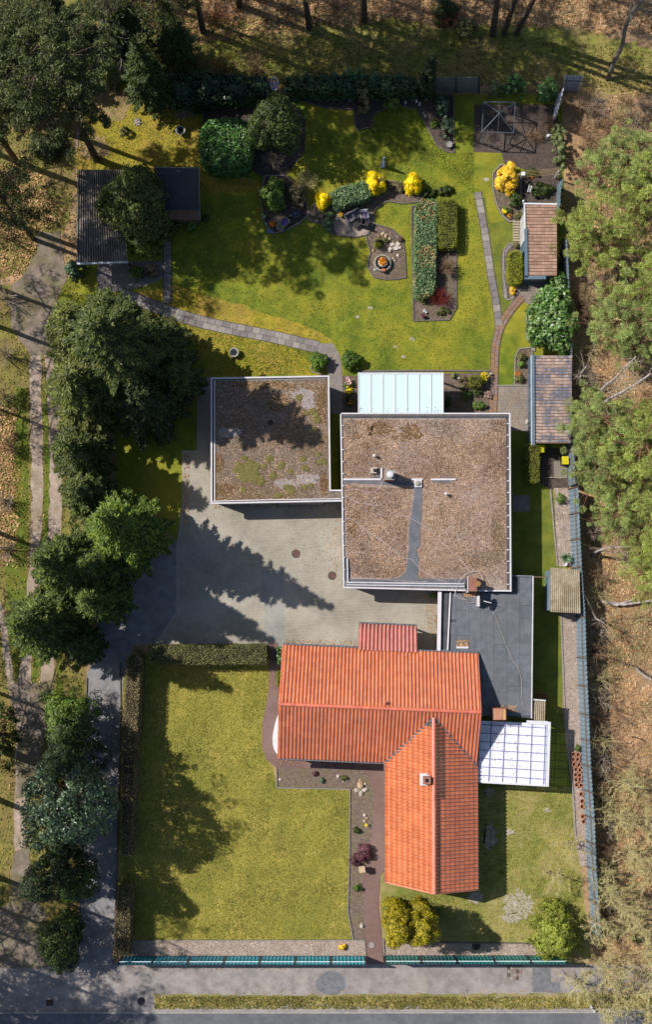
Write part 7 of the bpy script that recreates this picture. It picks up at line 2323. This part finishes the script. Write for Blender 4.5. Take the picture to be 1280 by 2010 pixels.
for i, (x, y, a, b_, mt, lb) in enumerate([(752, 459, 5, 4, 'stone_tan', 'tan rock at the top of the fountain bed'), (758, 463, 4, 5, 'stone_tan', 'pale tan rock second in the arc above the fountain'), (765, 470, 4, 4, 'stone_tan', 'tan rock third in the arc above the fountain'),
    (745, 465, 3, 3, 'fossil_rust', 'rusty rock left of the tan rocks'), (782, 502, 4, 4, 'stone_pale', 'white stone right of the fountain'), (771, 508, 4, 3, 'stone_pale', 'white stone near the fountain ring'),
    (775, 512, 3, 3, 'stone_pale', 'small white stone near the fountain ring'), (733, 492, 2.5, 5, 'straw', 'yellowish upright stone left of the fountain bed'),
    (614, 420, 6, 5, 'stone_tan', 'pinkish rock at the west tip of the island bed'), (630, 424, 5, 4, 'stone_tan', 'pinkish rock below the smallest forsythia'), (622, 434, 4, 3, 'stone_pale', 'white stone at the west tip of the island bed'),
    (832, 222, 3, 4, 'stone_pale', 'upper white stone in the border below the cypress'), (835, 228, 3, 3, 'stone_pale', 'lower white stone in the border below the cypress'),
    (1018, 744, 0.1, 0.1, 'stone_pale', ''), (1002, 401, 4, 4, 'stone_pale', 'white ball shaped stone in the curved bed'), (511, 374, 4, 4, 'stone_pale', 'white stone at the west edge of the bench bed')]):
    if lb:
        stone(x, y, a, b_, .2, mt, lb, 30 + i)
# stone pile on the mossy lawn
t = thing('stone_pile', 'round pile of pale cobbles on the mossy lawn', 'stone pile', P(271, 240, 0))
rr = random.Random(7)
for k in range(26):
    a, q = rr.random() * 6.28, math.sqrt(rr.random()) * 8
    c = P(271 + math.cos(a) * q, 240 + math.sin(a) * q, 0)
    rock_mb((c.x, c.y, .02 + .12 * (1 - q / 8)), .07, .06, .09, k, 6).out('cobble', M[('stone_pale', 'stone_grey')[k % 2]], t)
# white flat stone slabs by the fountain
t = thing('stone_slabs', 'heap of broken white slabs above the stone ringed fountain', 'stones', P(776, 485, 0))
for k, (x, y, a, b_, an) in enumerate([(770, 480, 8, 6, .3), (780, 480, 9, 8, .9), (776, 488, 9, 7, .1), (766, 489, 7, 6, .5), (784, 487, 6, 5, .2), (765, 493, 4, 5, .1)]):
    c = P(x, y, 0)
    MB().box(c.x, c.y, .02 + k * .012, a / PX, b_ / PX, .08 + k * .02, an).out('slab', M['stone_pale'], t)
# fountain
p = P(751, 518, 0)
t = thing('fountain', 'round stone ringed fountain with orange flowers on top', 'fountain', p)
MB().lathe(p.x, p.y, [(.62, 0), (.62, .32), (.5, .34), (.48, .18)], 28).out('basin', M['stone_grey'], t)
MB().lathe(p.x, p.y, [(.47, .19), (.47, .2)], 24).out('water', M['water_dark'], t)
rr = random.Random(3)
for k in range(22):
    a = 6.2832 * k / 22
    rock_mb((p.x + math.cos(a) * .56, p.y + math.sin(a) * .56, .32), .08, .06, .07, k, 6).out('rim_stone', M[('stone_tan', 'stone_grey', 'stone_pale')[k % 3]], t)
MB().lathe(p.x, p.y, [(.3, .1), (.3, .5), (.34, .6), (.26, .62)], 18).out('upper_bowl', M['stone_tan'], t)
rng = np.random.default_rng(8)
a = rng.random(160) * 6.283
r_ = np.sqrt(rng.random(160)) * .28
C = np.stack([p.x + np.cos(a) * r_ - .02, p.y + np.sin(a) * r_ + .03, .66 + rng.random(160) * .14], 1)
leaves('flowers', C, rng.normal(size=C.shape) * .6 + np.array([0, 0, 1]), .05, .045, M['petal_orange'], t, rng)
MB().box(p.x + .05, p.y - .55, .34, .26, .2, .5, .1).out('clay_block', M['terracotta'], t)
sheet('fountain_ring', blob(751, 517, 28, 28, 1, 30, 0.01), 4.4 * Z, M['bed_mulch'])
p = P(737, 530, 0)
t = thing('garden_figure', 'little white goose figure at the edge of the fountain ring', 'ornament', p)
rock_mb((p.x, p.y, 0), .13, .09, .2, 3).out('body', M['paint_white'], t)
MB().tube([(p.x + .08, p.y + .03, .12), (p.x + .12, p.y + .08, .26), (p.x + .15, p.y + .1, .34)], [.04, .03, .035], 6).out('neck', M['paint_white'], t)
p = P(786, 471, 0)
t = thing('watering_can', 'dark watering can beside the white slabs', 'watering can', p)
MB().lathe(p.x, p.y, [(.16, 0), (.17, .28), (.12, .32)], 12).out('body', M['iron_rust'], t)
MB().tube([(p.x - .1, p.y, .1), (p.x - .25, p.y + .14, .36)], [.03, .02], 6).out('spout', M['paint_white'], t)
MB().tube([(p.x + .1, p.y, .3), (p.x, p.y, .46), (p.x - .1, p.y, .3)], .015, 5).out('handle', M['iron_rust'], t)

# patio furniture
def armchair(name, label, mat, loc, rz, cushion=None, w_=.56):
    t = thing(name, label, 'armchair', (0, 0, 0))
    MB().box(0, 0, .3, w_, w_, .42).out('seat', M[mat], t)
    MB().box(0, w_ / 2 - .03, .3, w_, .09, .88).out('backrest', M[mat], t)
    for s_ in (-1, 1):
        MB().box(s_ * (w_ / 2 - .03), -.02, .3, .08, w_ - .06, .64).out('armrest', M[mat], t)
        for q in (-1, 1):
            MB().box(s_ * (w_ / 2 - .04), q * (w_ / 2 - .05), 0, .05, .05, .3).out('leg', M[mat], t)
    if cushion:
        MB().box(0, -.03, .42, w_ - .16, w_ - .16, .5).out('cushion', M[cushion], t)
        MB().box(0, w_ / 2 - .12, .5, w_ - .18, .1, .84).out('back_cushion', M[cushion], t)
    t.location = loc
    t.rotation_euler = (0, 0, rz)
    return t
armchair('garden_armchair', 'grey wicker armchair at the left of the gravel patio', 'rattan_grey', P(686, 431, 0), .5)
armchair('garden_armchair', 'grey wicker armchair in the middle of the gravel patio', 'rattan_grey', P(700, 424, 0), .55)
armchair('garden_armchair', 'garden armchair with pink and white cushions on the gravel patio', 'paint_white', P(715, 425, 0), .1, 'cloth_pink')
armchair('garden_armchair', 'dark wicker armchair at the east side of the gravel patio', 'rattan_dark', P(716, 441, 0), 2.9)
t = thing('garden_table', 'low dark table between the patio armchairs', 'table', P(699, 444, 0), .5)
c = t.location
t.rotation_euler = (0, 0, 0)
MB().box(c.x, c.y, .36, .46, .4, .4, .5).out('tabletop', M['rattan_dark'], t)
for a, b_ in ((-.16, -.14), (.16, -.14), (.16, .14), (-.16, .14)):
    x, y = a * math.cos(.5) - b_ * math.sin(.5), a * math.sin(.5) + b_ * math.cos(.5)
    MB().box(c.x + x, c.y + y, 0, .04, .04, .36, .5).out('leg', M['rattan_dark'], t)
def pot(x, y, r_, h, mat, label, plant=None, seed=0, name='plant_pot'):
    p = P(x, y, 0)
    t = thing(name, label, 'pot', p)
    MB().lathe(p.x, p.y, [(r_ * .7, 0), (r_, h * .8), (r_ * 1.08, h), (r_ * .9, h), (r_ * .85, h * .85)], 14).out('pot', M[mat], t)
    if plant:
        rng = np.random.default_rng(seed)
        n = 140
        a = rng.random(n) * 6.283
        q = np.sqrt(rng.random(n)) * r_ * 1.05
        C = np.stack([p.x + np.cos(a) * q, p.y + np.sin(a) * q, h + rng.random(n) * r_], 1)
        leaves('plant', C, rng.normal(size=C.shape) * .7 + np.array([0, 0, 1]), .045, .03, M[plant], t, rng)
    return t
pot(669, 424, .15, .35, 'glaze_blue', 'pot with straw coloured grass at the back of the gravel patio', 'petal_gold', 1)
pot(661, 432, .1, .3, 'stone_pale', 'small pale vase left of the grey armchairs', None)
pot(535, 443, .19, .4, 'terracotta', 'pot of orange pansies beside the purple bench', 'petal_orange', 2)
pot(517, 426, .18, .45, 'stone_pale', 'pale stone urn at the corner of the bench bed', 'leaf_holly', 3)
pot(571, 425, .08, .3, 'teal_paint', 'little turquoise pot behind the purple bench', None)
pot(582, 426, .07, .3, 'stone_pale', 'little pale pot behind the purple bench', None)
pot(523, 441, .08, .3, 'teal_paint', 'little turquoise pot left of the orange pansies', None)
pot(1023, 550, .1, .3, 'teal_paint', 'turquoise pot at the south west corner of the northern shed', None)
pot(1012, 560, .09, .3, 'cloth_pink', 'pink pot at the foot of the lime hedge', None)
pot(1017, 565, .07, .25, 'terracotta', 'clay pot at the foot of the lime hedge', None)
pot(1062, 1370, .38, .5, 'terracotta', 'big round terracotta tub beside the ribbed lean-to roof', 'leaf_spruce', 4)
pot(882, 286, .22, .35, 'stone_grey', 'grey ring shaped pot at the end of the stone border', None)
pot(830, 628 - 6, .14, .35, 'cloth_pink', 'pinkish planter at the corner of the hedge bed', 'leaf_purple', 5)
pot(832, 611, .08, .25, 'paint_white', 'left of two white pots south of the hedge bed', None)
pot(836, 614, .07, .25, 'paint_white', 'right of two white pots south of the hedge bed', None)
pot(900, 741, .12, .2, 'paint_white', 'white bowl in the bed beside the milky canopy', None)
pot(962, 735, .08, .4, 'stone_pale', 'pale post vase at the corner of the brown slab path', None)
# bench with purple cushion
t = thing('garden_bench', 'slatted garden bench with a purple cushion and glass bottles', 'bench', (0, 0, 0))
for k in range(5):
    MB().box(0, -.2 + k * .1, .4, 1.05, .08, .44).out('slat', M['wood_pale'], t)
for a in (-.48, .48):
    for b_ in (-.2, .2):
        MB().box(a, b_, 0, .06, .06, .4).out('leg', M['wood_pale'], t)
    MB().box(a, 0, .44, .05, .5, .62).out('armrest', M['wood_pale'], t)
MB().box(0, .24, .5, 1.0, .04, .86).out('backrest', M['wood_pale'], t)
MB().box(.2, 0, .44, .42, .34, .54, .2).out('cushion', M['cloth_purple'], t)
for a, b_ in ((-.25, .02), (-.14, -.08), (-.32, -.1)):
    MB().lathe(a, b_, [(.05, .44), (.05, .6), (.02, .68)], 8).out('glass_bottle', M['teal_paint'], t)
t.location = P(556, 444, 0)
t.rotation_euler = (0, 0, .87)
p = P(583, 424, 0)
t = thing('garden_table', 'small dark table in the shade behind the purple bench', 'table', p)
MB().box(p.x, p.y, .5, .55, .55, .54, .1).out('tabletop', M['felt_navy'], t)
for a, b_ in ((-.22, -.22), (.22, -.22), (.22, .22), (-.22, .22)):
    MB().box(p.x + a, p.y + b_, 0, .05, .05, .5).out('leg', M['felt_navy'], t)
MB().lathe(p.x - .1, p.y, [(.05, .54), (.05, .72)], 8).out('candle', M['obelisk_blue'], t)
p = P(530, 454, 0)
t = MB().box(p.x, p.y, 0, .5, .3, .14, .05).out('stone_step', M['glaze_blue'])
tag(t, 'bluish doormat slab at the foot of the orange pansies', 'slab')
# bird baths, stump, obelisk, hanging chair
for x, y, lb, s_ in ((460, 694, 'round stone bird bath on the lawn north of the mossy garage roof', 1.0), (355, 260, 'ringed concrete planter on the mossy lawn', 1.05)):
    p = P(x, y, 0)
    t = thing('bird_bath', lb, 'bird bath', p)
    MB().lathe(p.x, p.y, [(.16 * s_, 0), (.12 * s_, .3), (.3 * s_, .42), (.34 * s_, .52), (.27 * s_, .52), (.22 * s_, .46)], 20).out('bowl', M['stone_grey'], t)
    MB().lathe(p.x, p.y, [(.22 * s_, .465), (.22 * s_, .47)], 16).out('water', M['water_dark'], t)
    rock_mb((p.x - .08, p.y + .3, .5), .05, .05, .08, 4, 6).out('figure', M['stone_pale'], t)
p = P(163, 246, 0)
t = thing('tree_stump', 'cut tree stump standing on the mossy lawn', 'tree stump', p)
MB().lathe(p.x, p.y, [(.2, 0), (.17, .2), (.16, .75)], 12).out('trunk', M['bark'], t)
MB().lathe(p.x, p.y, [(.155, .75), (.15, .765)], 12).out('cut_face', M['cut_wood'], t)
p = P(752, 326, 0)
t = thing('garden_obelisk', 'slender pale blue obelisk standing on the north lawn', 'obelisk', p)
MB().box(p.x, p.y, 0, .34, .34, .12).out('base', M['obelisk_blue'], t)
mb = MB()
for a, b_ in ((-1, -1), (1, -1), (1, 1), (-1, 1)):
    mb.bar((p.x + a * .13, p.y + b_ * .13, .12), (p.x + a * .02, p.y + b_ * .02, 2.0), .05)
mb.out('frame', M['obelisk_blue'], t)
for k in range(5):
    z = .4 + k * .3
    q = .13 - (z - .12) * .058
    MB().box(p.x, p.y, z, q * 2 + .02, q * 2 + .02, z + .03).out('crossbar', M['obelisk_blue'], t)
p = P(540, 180, 0)
t = thing('hanging_chair', 'white ring shaped hanging chair among the rhododendrons', 'hanging chair', p)
MB().tube([(p.x, p.y - .1, 0), (p.x, p.y - .25, 1.2), (p.x, p.y - .1, 2.2)], .04, 6).out('stand', M['paint_white'], t)
pts = [(p.x + math.cos(a) * .28, p.y + math.sin(a) * .38, 1.6 + .25 * math.sin(a)) for a in [6.2832 * k / 18 for k in range(19)]]
MB().tube(pts, .055, 6).out('ring', M['paint_white'], t)
MB().lathe(p.x, p.y, [(.05, 1.05), (.2, 1.15), (.26, 1.35)], 14).out('seat', M['cloth_pink'], t)
p = P(833, 202, 0)
t = thing('bird_house', 'turquoise bird house roof on a post below the columnar cypress', 'bird house', p)
MB().box(p.x, p.y, 0, .07, .07, .8).out('post', M['wood_brown'], t)
MB().box(p.x, p.y, .8, .3, .3, 1.1, .4).out('box', M['wood_pale'], t)
MB().box(p.x, p.y, 1.1, .42, .4, 1.14, .4).out('roof', M['teal_paint'], t)
for i, (x, y, lb) in enumerate([(796, 203, 'white garden figure at the edge of the northern border'), (818, 200, 'white garden figure close to the columnar cypress'), (824, 206, 'small white figure below the turquoise bird house'),
                                (675, 192, 'pale blue figure under the laurel of the northern border'), (687, 198, 'second pale figure in the shade of the northern border')]):
    p = P(x, y, 0)
    t = thing('garden_figure', lb, 'ornament', p)
    MB().lathe(p.x, p.y, [(.09, 0), (.1, .12), (.06, .3), (.03, .34)], 9).out('body', M['paint_white' if i < 3 else 'obelisk_blue'], t)
    MB().lathe(p.x, p.y, [(.02, .33), (.06, .38), (.06, .43), (.02, .47)], 9).out('head', M['paint_white' if i < 3 else 'obelisk_blue'], t)
# washing line frame, ladder, signpost
p = P(1021, 356, 0)
t = thing('washing_line', 'washing lines running east from a white topped post', 'washing line', p)
MB().box(p.x, p.y, 0, .08, .08, 1.7).out('post', M['paint_white'], t)
MB().box(p.x, p.y, 1.7, .28, .26, 1.86, .1).out('post_cap', M['paint_white'], t)
q = P(1090, 350, 0)
MB().box(q.x, q.y, 0, .08, .08, 1.7).out('post', M['paint_white'], t)
for k in range(5):
    MB().tube([(p.x, p.y + .22 - k * .11, 1.72), (q.x, q.y + .2 - k * .1, 1.7)], .012, 4).out('line', M['straw'], t)
p = P(1041, 358, 0)
t = MB().lathe(p.x, p.y, [(.03, .9), (.09, .95), (.1, 1.05), (.03, 1.12)], 8).out('line_weight', M['orange_plastic'])
tag(t, 'orange ball hanging below the washing lines', 'ball')
t = thing('ladder', 'little white ladder lying on the dark green ground cover', 'ladder', P(1043, 372, 0))
a, b_ = P(1041, 378, .85), P(1045, 364, .9)
c, d = P(1036, 377, .85), P(1040, 363, .9)
MB().bar(a, b_, .04).out('rail', M['paint_white'], t)
MB().bar(c, d, .04).out('rail', M['paint_white'], t)
for k in range(4):
    MB().bar(a.lerp(b_, .15 + k * .22), c.lerp(d, .15 + k * .22), .03).out('rung', M['paint_white'], t)
# pavilion frame
t = thing('pavilion_frame', 'bare metal pavilion frame with crossed roof bars on the shaded terrace', 'pavilion', P(975, 250, 0))
ph = 2.35
A_, B_, C_, D_ = P(950, 200, ph), P(1012, 201, ph), P(1009, 261, ph), P(946, 259, ph)
ap = P(981, 222, ph + .55)
for a, b_ in ((A_, B_), (B_, C_), (C_, D_), (D_, A_)):
    MB().bar(a, b_, .055).out('roof_beam', M['steel_frame'], t)
for a in (A_, B_, C_, D_):
    MB().bar(a, ap, .05).out('roof_rafter', M['steel_frame'], t)
    MB().bar((a.x, a.y, 0), a, .07).out('leg', M['steel_frame'], t)
for a, b_ in ((A_, B_), (C_, D_)):
    MB().bar((a + b_) / 2, ap, .035).out('roof_rafter', M['steel_frame'], t)
for a, s_ in ((D_, 1), (C_, -1)):
    for z in (.5, 1.0, 1.5):
        MB().bar((a.x, a.y, z), (a.x + s_ * .32, a.y, z), .03).out('side_rung', M['steel_frame'], t)
    MB().bar((a.x + s_ * .32, a.y, 0), (a.x + s_ * .32, a.y, ph), .035).out('side_post', M['steel_frame'], t)
p = P(1073, 274, 0)
t = thing('garden_tap', 'white garden tap on a post beside the ivy', 'tap', p)
MB().lathe(p.x, p.y, [(.05, 0), (.05, .8), (.12, .85), (.1, .95)], 8).out('post', M['paint_white'], t)
MB().bar((p.x, p.y, .85), (p.x + .2, p.y + .1, .85), .05).out('spout', M['paint_white'], t)
# slatted steps at the shed
t = thing('slatted_steps', 'pale slatted wooden steps at the west wall of the northern shed', 'steps', P(1014, 455, 0))
for k in range(9):
    y = 434 + k * 5.2
    mb = MB()
    mb.prism([tuple(P(x, yy, 0))[:2] for x, yy in ((1007, y), (1022, y), (1022, y + 3.6), (1007, y + 3.6))], .04, .10 + k * .004)
    mb.out('slat', M['wood_pale'], t)
for x in (1008.5, 1020.5):
    MB().bar(P(x, 434, .03), P(x, 480, .03), .06).out('bearer', M['wood_brown'], t)
# bins
for x, y, lb in ((1060, 884, 'yellow lidded bin at the corner of the long tiled shed'), (1106, 907, 'yellow lidded bin beside the grey paved corner')):
    p = P(x, y, 0)
    t = thing('wheelie_bin', lb, 'bin', p)
    MB().box(p.x, p.y, .06, .42, .46, .95).out('body', M['black_metal'], t)
    MB().box(p.x, p.y, .95, .48, .52, 1.0).out('lid', M['bin_yellow'], t)
    MB().bar((p.x - .2, p.y + .29, .92), (p.x + .2, p.y + .29, .92), .04).out('handle', M['bin_yellow'], t)
    for s_ in (-1, 1):
        MB().tube([(p.x + s_ * .2, p.y + .22, .1), (p.x + s_ * .24, p.y + .22, .1)], .1, 10).out('wheel', M['black_metal'], t)
# manholes, grates, posts
def disc(x, y, r_, mat, label, cat='manhole cover', z=5 * Z, name='manhole_cover'):
    p = P(x, y, 0)
    t = thing(name, label, cat, (p.x, p.y, 0))
    MB().lathe(p.x, p.y, [(r_, z - .02), (r_, z + .004)], 22).out('cover', M[mat], t)
    MB().lathe(p.x, p.y, [(r_ * 1.12, z - .02), (r_ * 1.12, z - .004)], 22).out('frame', M['iron_dark'], t)
disc(581, 1087, .27, 'iron_rust', 'greyish manhole cover in the middle of the courtyard')
disc(652, 1130, .27, 'iron_rust', 'rusty round manhole cover near the brown roof corner')
disc(277, 1965, .24, 'iron_dark', 'round manhole cover in the pavement at the start of the verge')
disc(935, 1856, .26, 'iron_dark', 'dark round lid in the gravel strip below the thuja shadow', z=.06)
disc(729, 1855, .22, 'slab_light', 'pale round patch of paving in the lower red path', 'paving patch', z=.05, name='paving_disc')
for x, y, lb in ((757, 1973, 'barred drain grate in the grass verge'), (97, 1968, 'square drain grate in the shaded pavement')):
    p = P(x, y, 0)
    t = thing('drain_grate', lb, 'drain grate', (p.x, p.y, 0))
    MB().box(p.x, p.y, .0, .5, .42, .045).out('frame', M['iron_dark'], t)
    for k in range(6):
        MB().box(p.x - .19 + k * .076, p.y, .045, .03, .36, .06).out('bar', M['iron_rust'], t)
for k, (x, y, lb) in enumerate([(1160, 1975, 'upper of two small white marker stones in the verge'), (1165, 1982, 'lower of two small white marker stones in the verge')]):
    p = P(x, y, 0)
    t = MB().box(p.x, p.y, 0, .16, .14, .4, .5).out('marker_stone', M['paint_white'])
    tag(t, lb, 'marker stone')
# clay planting stones along the fence
k = 0
CL = [(1126, 1480), (1135, 1481), (1126, 1490), (1134, 1490), (1127, 1500), (1137, 1501), (1131, 1510), (1138, 1511), (1130, 1520), (1138, 1521), (1131, 1530), (1138, 1529), (1132, 1540), (1141, 1541), (1141, 1558),
      (1143, 1572), (1143, 1582), (1144, 1602), (1146, 1612)]
for x, y in CL:
    p = P(x, y, 0)
    west = k < 14 and k % 2 == 0
    nth = ['first', 'second', 'third', 'fourth', 'fifth', 'sixth', 'seventh', 'eighth', 'ninth', 'tenth', 'eleventh', 'twelfth']
    rank = k // 2 if k < 14 else 7 + k - 14
    t = thing('planting_stone', '%s open clay ring from the north in the %s row beside the blue fence' % (nth[rank], 'western' if west else 'eastern'), 'planting stone', p,
              group='clay planting stones along the blue fence')
    if k == 0:
        o1 = MB().lathe(p.x, p.y, [(.17, 0), (.17, .26), (.13, .26), (.125, .1)], 14).out('ring', M['clay'], t)
        me0 = o1.data
        o2 = MB().lathe(p.x, p.y, [(.124, .08), (.124, .1)], 12).out('soil', M['dark_soil'], t)
        me1 = o2.data
    else:
        for nm, me in (('ring', me0), ('soil', me1)):
            o = bpy.data.objects.new(nm, me)
            COL.objects.link(o)
            o.parent = t
    k += 1
# small box and hose by the bark bed
t = MB().tube([P(1070, 938, .1), P(1085, 937, .2), P(1103, 939, .1)], .03, 5).out('plank', M['wood_pale'])
tag(t, 'thin pale plank lying across the dark bark bed', 'plank')
p = P(862, 586, 0)
p = P(830, 579, 0)
t = thing('garden_bench', 'little stone bench at the south end of the mottled hedge', 'bench', p)
MB().box(p.x + .08, p.y, .36, .22, .5, .42, -.5).out('seat', M['slab_grey'], t)
MB().box(p.x + .02, p.y - .14, 0, .18, .07, .36, -.5).out('leg', M['slab_grey'], t)
MB().box(p.x + .14, p.y + .14, 0, .18, .07, .36, -.5).out('leg', M['slab_grey'], t)
print('objects', len(bpy.data.objects), 'tris', sum(sum(len(p.vertices) - 2 for p in m.polygons) if len(m.polygons) < 2000 else len(m.polygons) * 2 for m in bpy.data.meshes))
